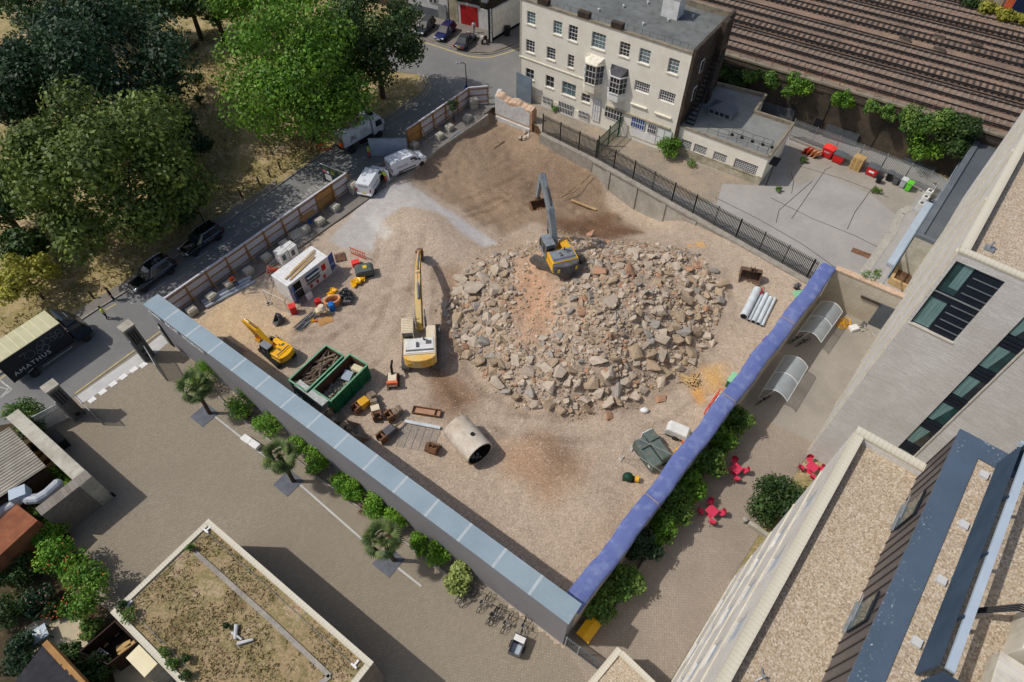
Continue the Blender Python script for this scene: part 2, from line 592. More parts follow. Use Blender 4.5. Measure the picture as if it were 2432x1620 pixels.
mat('green_skip', S(18,108,66), S(14,88,54),0.8,0.5, c3=S(60,120,88), s3=3, f3=0.35)
mat('green_rim', S(126,176,142), S(96,150,118),1.5,0.7)
mat('skip_inside', S(104,74,58), S(70,50,42),1.5,0.9)
mat('wood_waste', S(150,132,112), S(112,96,82),2.0,0.9, island=0.25)
mat('mixed_waste', S(176,168,150), S(120,128,112),3.0,0.9, island=0.35)
mat('blue_door', S(36,82,150), S(30,70,134),1,0.5)
mat('red', S(206,40,40), S(184,30,32),1,0.45)
mat('red_lid', S(240,70,62), S(226,58,52),1,0.5)
mat('red_chair', S(212,62,92), S(196,52,80),1,0.5)
mat('orange_plastic', S(228,120,78), S(208,98,60),2,0.6)
mat('orange_hose', S(222,160,112), S(200,136,90),2,0.7)
mat('blue_plastic', S(30,118,196), S(24,100,176),2,0.4)
mat('blue_sign', S(30,110,196), S(26,98,182),2,0.5)
mat('purple_plastic', S(112,66,178), S(98,54,160),2,0.5)
mat('bright_green', S(106,206,62), S(92,190,52),2,0.5)
mat('mid_green', S(150,206,168), S(130,190,150),2,0.5)
mat('dark_green', S(24,66,48), S(18,52,38),1.5,0.6)
mat('tank_green', S(96,110,106), S(82,96,92),1.0,0.6, c3=S(150,134,112), s3=2.2, f3=0.45)
mat('black_plastic', S(30,32,36), S(22,24,28),2,0.5)
mat('dark_tarp', S(92,100,96), S(70,78,76),1.2,0.6, bmp=0.4, bscale=5)
mat('grey_plastic', S(176,180,186), S(160,164,170),2,0.5)
mat('pallet_wood', S(206,174,120), S(178,146,96),2.0,0.85)
mat('pipe_white', S(206,214,218), S(186,194,198),1.2,0.5)
mat('pipe_grey', S(176,182,188), S(154,160,166),1.2,0.45)
mat('pipe_concrete', S(206,198,184), S(182,166,146),0.7,0.8, bmp=0.2, c3=S(150,134,118), s3=2, f3=0.5)
mat('opening_shade', S(26,25,25), S(38,36,34),2,0.9)  # shade inside doorways, pipes and holes, put into the colour
mat('navy_box', S(26,33,42), S(22,28,36),0.6,0.45)
mat('navy_cab', S(40,52,64), S(34,46,58),0.6,0.25, coat=0.4)
mat('canvas_cream', S(196,192,156), S(184,180,144),0.5,0.7, c3=S(158,150,120), s3=1.2, f3=0.35)
mat('van_white', S(226,230,234), S(216,220,226),0.5,0.25, coat=0.5)
mat('lorry_white', S(206,212,216), S(186,192,196),0.6,0.45, c3=S(150,146,138), s3=2.5, f3=0.35)
mat('car_black', S(14,18,24), S(12,16,22),1,0.14, coat=0.8, spec=0.5)
mat('car_blue', S(26,34,84), S(24,30,76),1,0.16, coat=0.8)
mat('car_grey', S(84,88,96), S(80,84,92),1,0.22, metal=0.5, coat=0.7)
mat('car_slate', S(66,70,76), S(62,66,72),1,0.22, metal=0.5, coat=0.7)
mat('chrome', S(200,204,208), S(190,194,198),2,0.2, metal=0.8)
mat('lamp_red', S(170,24,34), S(150,18,28),2,0.25)
mat('lamp_clear', S(210,216,222), S(190,196,204),2,0.15)
mat('plate_yellow', S(222,190,60), S(214,180,50),2,0.5)
mat('hivis_yellow', S(214,226,80), S(200,214,60),3,0.7)
mat('hivis_orange', S(250,106,36), S(240,92,28),3,0.7)
mat('clothes_dark', S(30,32,40), S(24,26,32),3,0.9)
mat('clothes_navy', S(36,48,84), S(30,40,72),3,0.9)
mat('clothes_grey', S(140,140,140), S(120,120,120),3,0.9)
mat('skin', S(196,150,122), S(184,138,112),3,0.6)
mat('hair', S(38,30,26), S(30,24,20),3,0.8)
mat('road_white', S(196,196,190), S(150,150,146),3.0,0.8, space='world', c3=S(110,110,108), s3=9, f3=0.7)
mat('road_yellow', S(206,184,116), S(178,160,108),3.0,0.8, space='world')
mat('kerb_stone', S(164,158,148), S(140,134,124),1.5,0.9, space='world', c3=S(110,106,98), s3=5, f3=0.5)
mat('slab_pale', S(196,196,194), S(178,178,176),0.6,0.85, space='world')
mat('granite', S(112,110,106), S(92,90,88),2.5,0.85, bmp=0.5, bscale=8)
mat('granite_cap', S(176,170,156), S(150,144,130),2.0,0.85)
mat('zinc', S(112,106,106), S(98,93,94),0.5,0.5, metal=0.3)
mat('zinc_seam', S(70,67,68), S(62,60,62),1,0.5, metal=0.3)
def flecked(name, c, fleck):
 m, nt, b = _new(name)
 vec = coords(nt, 'object')
 k = ramp(nt, noise(nt, vec, .8,5),[(.3, c),(.7, tuple(x * .8 for x in c[:3]) + (1,))])
 f = mix(nt, 1.0, ramp(nt, noise(nt, vec, 9.0,2),[(.62,(0,0,0,1)),(.68,(1,1,1,1))]), ramp(nt, noise(nt, vec, .7,3),[(.45,(0,0,0,1)),(.7,(1,1,1,1))]), 'MULTIPLY')
 nt.links.new(mix(nt, f, k, fleck), b.inputs['Base Color'])
 b.inputs['Roughness'].default_value = .45
 MATS[name] = m
flecked('blue_metal', S(84,100,118), S(206,214,220))
mat('louvre', S(62,76,92), S(52,66,80),0.8,0.45, metal=0.3)
mat('ac_white', S(214,208,194), S(200,192,176),0.8,0.6, c3=S(160,150,132), s3=1.5, f3=0.5)
mat('ac_pale', S(176,190,202), S(164,178,192),0.8,0.5)
mat('navy_panel', S(36,44,56), S(30,37,48),0.8,0.5, metal=0.2)
mat('coping_brick', S(214,208,190), S(194,186,166),1.5,0.85, bmp=0.2, bscale=12)
mat('corrugated', S(182,176,160), S(158,152,138),0.8,0.6, metal=0.2, c3=S(130,120,104), s3=2, f3=0.4)
mat('rust_roof', S(150,92,62), S(118,72,50),1.2,0.85, bmp=0.3)
mat('slate', S(88,88,92), S(68,68,74),1.5,0.8, bmp=0.3, bscale=10)
mat('patio', S(196,184,156), S(176,164,138),0.8,0.9, space='world')
mat('dark_timber', S(66,48,38), S(50,36,30),1.5,0.85, stretch=(1,1,4))
mat('board_cream', S(232,222,188), S(222,212,176),0.8,0.7)
mat('paver_slate', S(104,108,116), S(88,92,100),1.5,0.8)
mat('bark', S(92,80,66), S(66,56,46),3,0.95, bmp=0.5)
mat('palm_trunk', S(96,82,66), S(64,54,44),5,0.95, bmp=0.6)
mat('flower_pink', S(190,110,130), S(170,90,110),3,0.7)
mat('flower_orange', S(224,110,60), S(210,90,50),3,0.7)
mat('barrier_red', S(216,92,60), S(196,76,50),3,0.6)
mat('cardboard', S(206,168,118), S(192,152,102),1.5,0.85)
mat('rubble_pale', S(194,180,162), S(172,158,140),1.3,0.92, bmp=0.35, bscale=7, island=0.12)
mat('rubble_tan', S(178,158,132), S(152,134,112),1.3,0.92, bmp=0.35, bscale=7, island=0.15)
mat('rubble_brick', S(180,142,114), S(160,122,98),1.3,0.92, bmp=0.35, bscale=7, island=0.15)
mat('rubble_grey', S(160,154,146), S(138,132,124),1.3,0.92, bmp=0.35, bscale=7, island=0.15)
mat('pebbles', S(196,180,162), S(160,140,122),3.0,0.95, space='world', island=0.3)
mat('white_plaster', S(214,214,212), S(196,196,194),0.5,0.85, c3=S(160,152,142), s3=2, f3=0.4)
mat('broken_brick', S(208,184,160), S(190,160,134),2.5,0.95, bmp=0.6, bscale=14, c3=S(150,108,84), s3=7, f3=0.6)
mat('red_shutter', S(176,40,40), S(156,32,32),1,0.6)
mat('tarpaulin_grey', S(176,186,198), S(158,168,180),0.8,0.55, bmp=0.3, bscale=2.0)
mat('banner_green', S(36,62,64), S(26,44,50),1.2,0.6, c3=S(160,186,110), s3=1.3, f3=0.5)
mat('blue_sheet', S(128,144,154), S(110,124,138),0.9,0.5, c3=S(90,106,140), s3=1.4, f3=0.6)
mat('polycarb', S(196,206,208), S(182,192,196),1.0,0.25, alpha=0.55, spec=0.5)
mat('rail_steel', S(62,56,52), S(46,42,42),2,0.5, metal=0.4)
mat('rail_top', S(150,146,142), S(120,116,112),2,0.35, metal=0.7)
mat('sleeper', S(150,138,124), S(118,104,92),2.5,0.9)
mat('sleeper_dark', S(84,74,66), S(64,56,50),2.5,0.9)
leafmat('leaf_dark', S(48,72,34), S(72,98,44),0.4)
leafmat('leaf_olive', S(72,92,38), S(112,130,56),0.4)
leafmat('leaf_bright', S(78,118,34), S(116,156,46),0.4)
leafmat('leaf_deep', S(38,62,40), S(58,86,54),0.4)
leafmat('leaf_yellow', S(140,142,50), S(176,172,74),0.35)
leafmat('leaf_shrub', S(88,136,36), S(128,170,52),0.35)
leafmat('leaf_hedge', S(74,110,44), S(120,148,66),0.4)
leafmat('leaf_bamboo', S(140,158,84), S(176,188,112),0.3)
leafmat('leaf_palm', S(62,84,40), S(110,124,66),0.35)
leafmat('leaf_spiky', S(96,70,66), S(130,96,80),0.3)
leafmat('leaf_grass', S(178,160,120), S(150,140,96),0.35)
leafmat('leaf_sedum', S(152,134,104), S(136,128,84),0.4)
asphalt('asphalt', S(128,128,126), S(116,116,115), S(140,138,134), crack=False)
asphalt('yard_asphalt', S(164,161,156), S(148,146,142), S(174,168,158),0.2, crack=False)
asphalt('courtyard_concrete', S(160,153,142), S(142,136,126), S(170,162,150),0.18, crack=False)
asphalt('footway', S(132,126,118), S(116,110,104), S(146,140,132),0.3, crack=False)
brickmat('forecourt_pavers', S(166,155,137), S(148,138,121), S(130,120,105),0.24,0.13, rot=R_(-36), dirt=S(138,128,112), dscale=0.16, dirtamt=0.7, msize=0.02)
brickmat('court_pavers', S(180,166,149), S(164,150,134), S(142,130,116),0.24,0.13, rot=R_(50), dirt=S(140,130,118), dscale=0.2, dirtamt=0.7, msize=0.02)
brickmat('setts', S(176,166,152), S(150,142,130), S(120,112,100),0.26,0.15, rot=R_(-30), dirt=S(190,168,140), dscale=0.3, msize=0.03, bmp=0.6)
brickmat('white_brick', S(230,228,224), S(206,204,200), S(196,193,188),0.48,0.06, vertical=True, dirt=S(186,180,172), dscale=0.3, dirtamt=0.6, msize=0.006, bmp=0.3)
brickmat('rough_white_brick', S(206,198,180), S(190,182,164), S(176,168,152),0.24,0.08, vertical=True, dirt=S(160,146,124), dscale=0.4, dirtamt=0.6, bmp=0.3)
brickmat('stone_wall', S(150,142,132), S(128,120,112), S(104,98,92),0.4,0.12, vertical=True, dirt=S(112,104,96), dscale=0.7, bmp=0.6)
stonebed('ballast', [S(166,140,120), S(132,110,94), S(152,128,110), S(118,98,84), S(174,152,134)],9.0, patch=S(104,90,80), pscale=0.25, pamt=0.7)
stonebed('roof_gravel', [S(196,180,156), S(160,142,118), S(214,202,184), S(142,126,106), S(184,162,134), S(200,186,166)],17.0, patch=S(158,144,124), pscale=1.5, pamt=0.25)
stonebed('soil_bed', [S(110,84,60), S(88,66,48), S(128,100,74)],7.0, patch=S(76,58,44), pscale=0.5)
def grassmat(name, cols, scale):
 m, nt, b = _new(name)
 vec = coords(nt, 'world')
 col = ramp(nt, noise(nt, vec, scale, 7,0.7),[(0.30 + 0.4 * i / (len(cols) - 1), c) for i, c in enumerate(cols)])
 n2 = noise(nt, vec, 7.0,4,0.7)
 col = mix(nt, 0.5, col, ramp(nt, n2,[(0.3,(0.15,0.15,0.15,1)),(0.7,(0.8,0.8,0.8,1))]), 'OVERLAY')
 nt.links.new(col, b.inputs['Base Color'])
 b.inputs['Roughness'].default_value = 0.95
 b.inputs['Specular IOR Level'].default_value = 0.1
 bump(nt, b, n2,0.8,0.08)
 MATS[name] = m
grassmat('dry_grass', [S(116,108,68), S(178,158,120), S(144,134,88), S(188,168,132), S(124,106,84)],0.22)
grassmat('sedum', [S(150,112,92), S(124,116,78), S(166,144,112), S(138,128,88), S(178,158,128), S(136,98,82)],0.45)
grassmat('garden_earth', [S(96,84,66), S(74,66,50), S(110,98,78)],0.6)
CTRL = '''408,818,0 600,965,0 800,1120,0 1000,1273,0 1200,1426,0 1336,1531,0 1450,1370,0 1550,1240,0 1650,1105,0 1750,970,0 1850,835,0 1941,715,0
1900,660,0 1800,605,0 1720,566,-.1 1660,560,-.4 1600,532,-1.1 1560,536,-2.6 1502,516,-3.3 1440,462,-2.8 1415,415,-1.6 1350,372,-1.3 1300,345,-1.1 1270,320,-1.3
1200,330,-1.6 1230,400,-2 1300,430,-2.3 1150,400,-1.6 1100,450,-1.3 1150,500,-1.2 1250,470,-1.9 1380,460,-2.7 1450,525,-3 1400,545,-2.2 1080,390,-1.2 1020,420,-.9 1190,300,-1.4 1160,290,-1.3
1105,285,-.1 1040,345,-.05 980,395,0 1125,300,-.9 1060,365,-.8
970,440,0 1000,462,0 1060,502,0 1120,548,0 1172,584,0 850,500,0 900,520,0 800,560,0 830,470,0 1000,442,-.5 1070,487,-.5 1140,537,-.5 1195,562,-.6
960,520,.7 1010,530,1.1 1060,562,.9 1000,580,.6 1120,595,.3 900,560,.1 1050,625,.3 1130,640,.3
620,700,0 560,760,0 700,770,0 760,720,0 850,700,0 900,800,0 960,900,0 850,870,0 800,950,0 700,900,0 900,1000,0 1000,950,0 1000,1060,0 1100,1000,0 1150,1000,0 1300,1012,0 1500,990,0 1650,970,0 1780,850,0 1800,740,0 1750,640,0 1700,590,0
1040,720,0 1010,820,0 1600,1100,0 1500,1050,0 700,600,0 620,640,0 520,700,0 470,720,0 1070,900,0 1100,1130,0 1000,1150,0 1200,1250,0 1250,1350,0
1072,750,.1 1075,690,.2 1110,835,.1 1160,895,.1 1240,962,0 1360,978,0 1500,945,0 1600,885,0 1680,795,0 1722,690,0 1660,620,.3 1570,585,.2
1150,680,1.0 1180,760,1.2 1230,850,1.4 1330,900,1.6 1450,880,1.8 1550,810,1.8 1620,720,1.6 1580,640,1.4 1480,640,2.4 1500,720,3.1 1420,760,3.2 1380,700,2.8 1420,640,2.6 1330,625,2.2 1290,605,1.9 1300,690,1.8 1270,770,1.6 1220,680,1.3 1240,600,.9 1370,575,.9 1440,590,.8 1500,580,.2
1290,1080,1.0 1240,1060,.6 1340,1110,.6 1270,1150,.4 1300,1035,.3 1370,1090,.2 1200,1100,.2 1400,1200,.7 1350,1220,.5 1460,1170,.4 1330,1300,.2'''
_cp = []
for tok in CTRL.split():
 a, b_, c_ = (float(t) for t in tok.split(','))
 p = P(a, b_, c_)
 _cp.append((p.x, p.y, c_))
_cp = np.array(_cp)
_phi = lambda d2: np.sqrt(d2 + 1.2)
_d2 = ((_cp[:, None, :2] - _cp[None, :, :2]) ** 2).sum(-1)
_w = np.linalg.solve(_phi(_d2) + np.eye(len(_cp)) * 1e-6, _cp[:, 2])
_lat = NP.rand(64,64)
def vnoise(x, y, s):
 u, v = x * s, y * s
 i, j = np.floor(u).astype(int), np.floor(v).astype(int)
 fu, fv = u - i, v - j
 fu, fv = fu * fu * (3 - 2 * fu), fv * fv * (3 - 2 * fv)
 g = lambda a, b: _lat[a % 64, b % 64]
 return (g(i, j) * (1 - fu) + g(i + 1, j) * fu) * (1 - fv) + (g(i, j + 1) * (1 - fu) + g(i + 1, j + 1) * fu) * fv - 0.5
def inside(x, y, poly):
 c = np.zeros(np.shape(x), bool)
 n = len(poly)
 for k in range(n):
  x0, y0 = poly[k]
  x1, y1 = poly[(k + 1) % n]
  t = ((y0 > y) != (y1 > y)) & (x < (x1 - x0) * (y - y0) / (y1 - y0 + 1e-12) + x0)
  c ^= t
 return c
def edge_dist(x, y, poly):
 d = np.full(np.shape(x),1e9)
 for k in range(len(poly)):
  a, b = np.array(poly[k]), np.array(poly[(k + 1) % len(poly)])
  ab = b - a
  t = np.clip(((x - a[0]) * ab[0] + (y - a[1]) * ab[1]) / (ab @ ab + 1e-9),0,1)
  d = np.minimum(d, np.hypot(x - a[0] - t * ab[0], y - a[1] - t * ab[1]))
 return d
def soft(x, y, poly, w):
 s = np.where(inside(x, y, poly),1,-1) * edge_dist(x, y, poly)
 return np.clip(0.5 + s / (2 * w),0,1)
def W(pts, z=0.0):
 return [tuple(P(a, b, z).xy) for a, b in pts]
PILE = W([(1050,740),(1080,670),(1150,620),(1230,590),(1330,570),(1440,570),(1560,580),(1660,610),(1725,690),(1690,800),(1610,890),(1500,955),(1360,985),(1235,970),(1150,900),(1095,835)])
SLAB = W([(780,572),(860,480),(930,440),(968,432),(1186,578),(1150,592),(1100,562),(1045,512),(965,498),(905,525),(885,600),(820,590)])
PIT = W([(968,428),(1035,352),(1110,290),(1160,268),(1190,270),(1262,312),(1300,328),(1420,390),(1440,440),(1530,540),(1440,560),(1330,540),(1270,520),(1195,572)],-1.2)
FOOT = W([(835,437),(965,347),(1110,237),(1168,257),(1130,292),(1040,352),(985,398),(880,470),(640,640),(470,742),(412,748)])
def height(x, y):
 x, y = np.asarray(x, float), np.asarray(y, float)
 h = np.zeros(x.shape)
 for (cx_, cy_, _z), wt in zip(_cp, _w):
  h += wt * _phi((x - cx_) ** 2 + (y - cy_) ** 2)
 pl = soft(x, y, PILE, 1.5)
 sl = soft(x, y, SLAB, 0.4)
 pt = soft(x, y, PIT, 1.0)
 h += (0.16 * vnoise(x, y, 0.35) + 0.10 * vnoise(x + 9, y, 1.1) + 0.05 * vnoise(x, y + 5,2.7)) * (1 - sl) * (0.7 + 1.4 * pl + 1.6 * pt)
 h += (0.45 * vnoise(x + 3, y, 0.8) + 0.25 * vnoise(x, y + 8,1.9)) * pl
 h -= 0.10 * pt * np.abs(np.sin((x * 0.55 + y * 0.62) * 2.3)) * (vnoise(x, y, .2) + .5)
 k = soft(x, y, FOOT, .5)
 return h * (1 - k) - .15 * k
def hz(p):
 return float(height(np.array([p[0]]), np.array([p[1]]))[0])
def PG(px, py, dz=0.0):
 z = 0.0
 for _ in range(8):
  p = P(px, py, z)
  z = 0.5 * z + 0.5 * hz(p)
 p = P(px, py, z)
 p.z = hz(p) + dz
 return p
SITE = W([(408,818),(1336,1531),(1357,1500),(1941,715),(1923,668),(1413,380),(1287,318),(1279,300),(1180,255),(1110,238),(965,350),(835,440),(418,745)])
TRACKS = [([(985,560),(960,650),(930,760),(890,830),(840,880)],1.1,.6),([(1060,640),(1060,760),(1065,860),(1120,950),(1230,1010)],1.2,.9),([(920,600),(880,690),(800,770),(760,800)],1.0,.5),
          ([(1000,890),(1040,950),(1150,1010),(1350,1020),(1560,980),(1700,880)],1.1,.55),([(700,800),(780,790),(900,720),(990,690)],.6,.5),([(1090,480),(1180,430),(1260,380)],1.0,.8),([(1120,520),(1210,470),(1300,400)],1.0,.7),([(1270,600),(1280,700),(1250,830)],1.1,.4),([(1600,880),(1720,760),(1700,640)],1.1,.45)]
def make_site():
 xs = np.array([p[0] for p in SITE])
 ys = np.array([p[1] for p in SITE])
 st = 0.26
 gx, gy = np.meshgrid(np.arange(xs.min() - 1, xs.max() + 1, st), np.arange(ys.min() - 1, ys.max() + 1, st))
 H = height(gx, gy)
 ok = soft(gx, gy, SITE, 0.35) > 0.02
 c = np.zeros(gx.shape + (3,))
 c[:] = S(180,164,146)[:3]
 def lay(poly, col, w, amt=1.0, z=0.0, nz=0.0, ns=0.5):
  k = soft(gx + nz * vnoise(gx, gy, ns), gy + nz * vnoise(gx + 20, gy, ns), W(poly, z) if not isinstance(poly[0][0], float) else poly, w) * amt
  c[:] = c * (1 - k[..., None]) + np.array(S(*col)[:3]) * k[..., None]
 t = np.clip(vnoise(gx, gy, 0.12) + 0.5 * vnoise(gx + 7, gy, 0.4) + .35,0,1)
 c[:] = c * (1 - .5 * t[..., None]) + np.array(S(164,146,128)[:3]) * .5 * t[..., None]
 lay([(420,780),(560,690),(720,760),(640,830),(520,870)],(204,178,142),2,.9, nz=3)
 lay(PILE, (168,150,132),1.2,.8, nz=2)
 lay([(1225,610),(1300,610),(1330,690),(1290,800),(1235,820),(1215,720)],(196,152,118),1.5,.7,1.4, nz=2)
 lay([(1100,560),(1190,560),(1270,520),(1260,600),(1150,640)],(160,138,118),2,.6, nz=2)
 lay(PIT, (150,130,109),.5,1.0, nz=1.5)
 lay([(1180,360),(1340,380),(1400,450),(1300,480),(1180,450)],(126,106,88),2.0,.6,-1.8, nz=3)
 lay([(1330,500),(1440,480),(1520,530),(1500,580),(1380,590),(1310,560)],(110,84,64),1.2,.9,-1.5, nz=2)
 lay([(1100,470),(1200,430),(1260,480),(1180,540)],(160,136,112),2.0,.5,-1.3, nz=3)
 lay([(1030,640),(1078,640),(1082,780),(1090,860),(1160,960),(1080,990),(1000,890),(1050,850)],(136,110,88),1.0,.8, nz=2)
 lay([(1180,1040),(1300,1020),(1395,1075),(1390,1130),(1300,1190),(1205,1125)],(160,132,106),1.2,.9,.5, nz=2)
 lay([(1000,880),(1060,870),(1140,950),(1080,1000),(1020,960)],(132,106,84),.9,.6, nz=2)
 lay([(1670,880),(1710,870),(1720,910),(1680,930)],(216,166,84),.8,.8, nz=1)
 lay([(1650,930),(1670,925),(1672,950),(1655,955)],(220,160,70),.4,.9, nz=.6)
 lay([(1060,690),(1100,680),(1110,720),(1070,725)],(112,108,110),.5,.8,.4, nz=1)
 lay(SLAB, (182,178,174),.25,1.0, nz=.3)
 lay([(868,520),(890,505),(935,560),(915,575)],(204,202,198),.3,.7)
 lay([(1000,460),(1050,490),(1180,578),(1150,584),(1040,505)],(196,194,192),.3,.6)
 for pl, wd, amt in TRACKS:
  q_ = W(pl)
  for sgn in (-1,1):
   d = np.full(gx.shape, 9.0)
   for a, b in zip(q_[:-1], q_[1:]):
    a, b = np.array(a), np.array(b)
    nn = np.array([-(b - a)[1],(b - a)[0]])
    nn = nn / np.hypot(*nn) * wd * sgn
    a, b = a + nn, b + nn
    t = np.clip(((gx - a[0]) * (b - a)[0] + (gy - a[1]) * (b - a)[1]) / ((b - a) @ (b - a)),0,1)
    d = np.minimum(d, np.hypot(gx - a[0] - t * (b - a)[0], gy - a[1] - t * (b - a)[1]))
   k = np.clip((.42 - d) / .15,0,1) * np.clip(.55 + 1.2 * vnoise(gx, gy, .9),0,1) * amt
   c[:] = c * (1 - k[..., None]) + c * np.array([.66,.63,.6]) * k[..., None]
   H -= .07 * k
 idx = -np.ones(gx.shape, int)
 idx[ok] = np.arange(ok.sum())
 verts = np.stack([gx[ok], gy[ok], H[ok]],1)
 q = np.stack([idx[:-1, :-1], idx[:-1,1:], idx[1:, 1:], idx[1:, :-1]],-1).reshape(-1,4)
 q = q[(q >= 0).all(1)]
 me = bpy.data.meshes.new('site_ground')
 me.from_pydata(verts.tolist(),[], q.tolist())
 at = me.color_attributes.new('soil', 'FLOAT_COLOR', 'POINT')
 col = np.ones((len(verts),4), np.float32)
 col[:, :3] = c[ok]
 col[:, 3] = 1 - .85 * soft(gx, gy, SLAB, .3)[ok]
 at.data.foreach_set('color', col.ravel())
 me.polygons.foreach_set('use_smooth', [True] * len(me.polygons))
 m, nt, b = _new('site_earth')
 vec = coords(nt, 'world')
 a = nt.nodes.new('ShaderNodeAttribute')
 a.attribute_name = 'soil'
 v = N(nt, 'ShaderNodeTexVoronoi')
 v.inputs['Scale'].default_value = 11.0
 nt.links.new(vec, v.inputs['Vector'])
 sp = nt.nodes.new('ShaderNodeSeparateColor')
 nt.links.new(v.outputs['Color'], sp.inputs[0])
 n1 = noise(nt, vec, 1.3,7,0.72)
 n2 = noise(nt, vec, 11.0,4,0.75)
 mu = N(nt, 'ShaderNodeMath', operation='MULTIPLY')
 nt.links.new(a.outputs['Alpha'], mu.inputs[0])
 mu.inputs[1].default_value = 0.36
 col = mix(nt, mu.outputs[0], a.outputs['Color'], ramp(nt, sp.outputs[0],[(0.0,(.25,.23,.22,1)),(0.5,(.5,.5,.5,1)),(1.0,(.8,.78,.76,1))]), 'OVERLAY')
 col = mix(nt, 0.28, col, ramp(nt, n1,[(0.3,(.25,.24,.23,1)),(0.7,(.75,.75,.75,1))]), 'OVERLAY')
 col = mix(nt, 0.5, col, ramp(nt, n2,[(0.3,(.2,.2,.2,1)),(0.7,(.8,.8,.8,1))]), 'OVERLAY')
 nt.links.new(col, b.inputs['Base Color'])
 b.inputs['Roughness'].default_value = 0.95
 b.inputs['Specular IOR Level'].default_value = 0.15
 bump(nt, b, n2,0.6,0.08)
 me.materials.append(m)
 o = bpy.data.objects.new('site_ground', me)
 COL.objects.link(o)
 o['kind'] = 'structure'
make_site()
def make_ground():
 bm = bmesh.new()
 big = [(-900,-300),(900,-300),(900,1400),(-900,1400)]
 es = []
 for loop in (big, SITE):
  vs = [bm.verts.new((x, y, -0.03)) for x, y in loop]
  es += [bm.edges.new((vs[i], vs[(i + 1) % len(vs)])) for i in range(len(vs))]
 bmesh.ops.triangle_fill(bm, edges=es, use_beauty=True)
 me = bpy.data.meshes.new('ground')
 bm.to_mesh(me)
 bm.free()
 for p in me.polygons:
  if p.normal.z < 0:
   p.flip()
 o = mesh_obj('ground', me, 'dry_grass')
 o['kind'] = 'structure'
make_ground()
Q = lambda pts, z=0.0: [P(a, b, z) for a, b in pts]
ROAD_L = [(-150,995),(0,889),(57,851),(227,738),(310,686),(527,534),(600,486),(658,444),(714,403),(800,342),(906,286),(955,255),(1003,220),(1013,198),(993,176)]
sheet('road', Q(ROAD_L + [(930,170),(890,60),(977,86),(1110,127),(1165,129),(1233,105),(1300,60),(1310,100),(1236,228),(1170,256),(1110,236),(965,348),(835,438),(418,743),(385,790),(174,941),(100,997),(-150,1180)]),0.0, 'asphalt')
sheet('forecourt', Q([(-400,1400),(-150,1181),(100,998),(174,942),(386,791),(408,819),(1336,1532),(1600,1740),(700,1850),(-400,1750)]),0.004, 'forecourt_pavers')
sheet('courtyard_paving', Q([(1337,1533),(1358,1500),(1755,966),(1940,1050),(1905,1100),(1530,1720),(1450,1700)]),0.008, 'court_pavers')
sheet('courtyard_concrete', Q([(1753,968),(1942,714),(2140,800),(1938,1054)]),0.012, 'courtyard_concrete')
sheet('yard', Q([(1288,317),(1413,379),(1923,667),(1945,712),(2135,795),(2260,560),(2260,430),(1960,300),(1850,270),(1600,330),(1233,226)]),0.016, 'yard_asphalt')
sheet('cobbled_lane', Q([(1240,236),(1591,366),(1803,441),(1716,436),(1702,484),(1640,476),(1500,402),(1416,374),(1292,316)]),0.022, 'setts')
sheet('footway', Q([(835,437),(965,347),(1110,237),(1168,257),(1130,292),(1040,352),(985,398),(880,470),(640,640),(470,742),(412,748)]),0.1, 'footway', 0.3)
sheet('parking_apron', Q([(930,40),(977,84),(1110,125),(1165,127),(1232,103),(1300,40),(1180,-60),(900,-80)]),0.1, 'footway')
sheet('park_path', Q([(-150,960),(0,868),(57,830),(227,712),(310,662),(527,512),(600,468),(655,428),(658,444),(600,486),(527,534),(310,686),(227,738),(57,851),(0,889),(-150,995)]),0.1, 'footway', 0.1)
sheet('entrance_slabs', Q([(179,943),(327,840),(382,795),(402,811),(341,866),(193,959)]),0.012, 'slab_pale')
mb = MB()
strip(mb, [P(a, b) for a, b in ROAD_L],0.16,0.0,0.125)
struct('kerb', mb, 'kerb_stone')
mb = MB()
strip(mb, [P(a, b) for a, b in [(960,80),(977,86),(1110,127),(1140,130),(1165,129),(1200,119),(1233,105)]],0.16,0.0,0.125)
struct('kerb', mb, 'kerb_stone')
def paint(name, segs, w, m='road_white', z=0.008):
 mb = MB()
 for s in segs:
  strip(mb, [P(a, b) for a, b in s], w, z - 0.002, z)
 return struct(name, mb, m)
paint('yellow_line', [[(178,935),(325,828),(380,787)],[(0,900),(57,861),(90,840)],[(240,742),(275,722)]],0.12, 'road_yellow')
paint('yellow_line', [[(982,92),(1108,133),(1140,137),(1166,136),(1200,127),(1232,115)]],0.2, 'road_yellow')
paint('yellow_line', [[(918,284),(962,257),(1006,224),(1018,200),(1003,176)],[(924,287),(968,260),(1012,227),(1024,201),(1010,178)]],0.08, 'road_yellow')
paint('bay_marking', [[(337,706),(392,671)],[(466,615),(494,597)],[(512,590),(550,566)],[(555,562),(572,550)],[(303,714),(315,722)],[(452,630),(463,624)],[(535,572),(545,579),(552,572)],[(714,463),(724,456)],[(732,450),(745,442)],[(750,436),(763,428)],[(560,552),(572,544)],[(628,505),(645,494)],[(680,476),(690,484),(700,478)]],0.1)
paint('box_marking', [[(-20,888),(28,925),(-20,962)],[(-20,915),(20,925),(0,945)]],0.14)
t = text_mesh('LOADING ONLY', 1.25, 'road_white', extrude=0.001, spacing=1.25)
_a, _b = P(588,552), P(742,458)
o = tag(inst('road_lettering', t, None, (_a.x, _a.y, 0.007),(0,0, ang(_a, _b))), kind='structure')
paint('parking_line', [[(1960,404),(2068,452)],[(1936,434),(2042,480)],[(1912,465),(2032,513)],[(1890,497),(1990,540)],[(2068,500),(2100,503)],[(2102,466),(2154,486)],[(2142,518),(2166,530)]],0.09)
mb = MB()
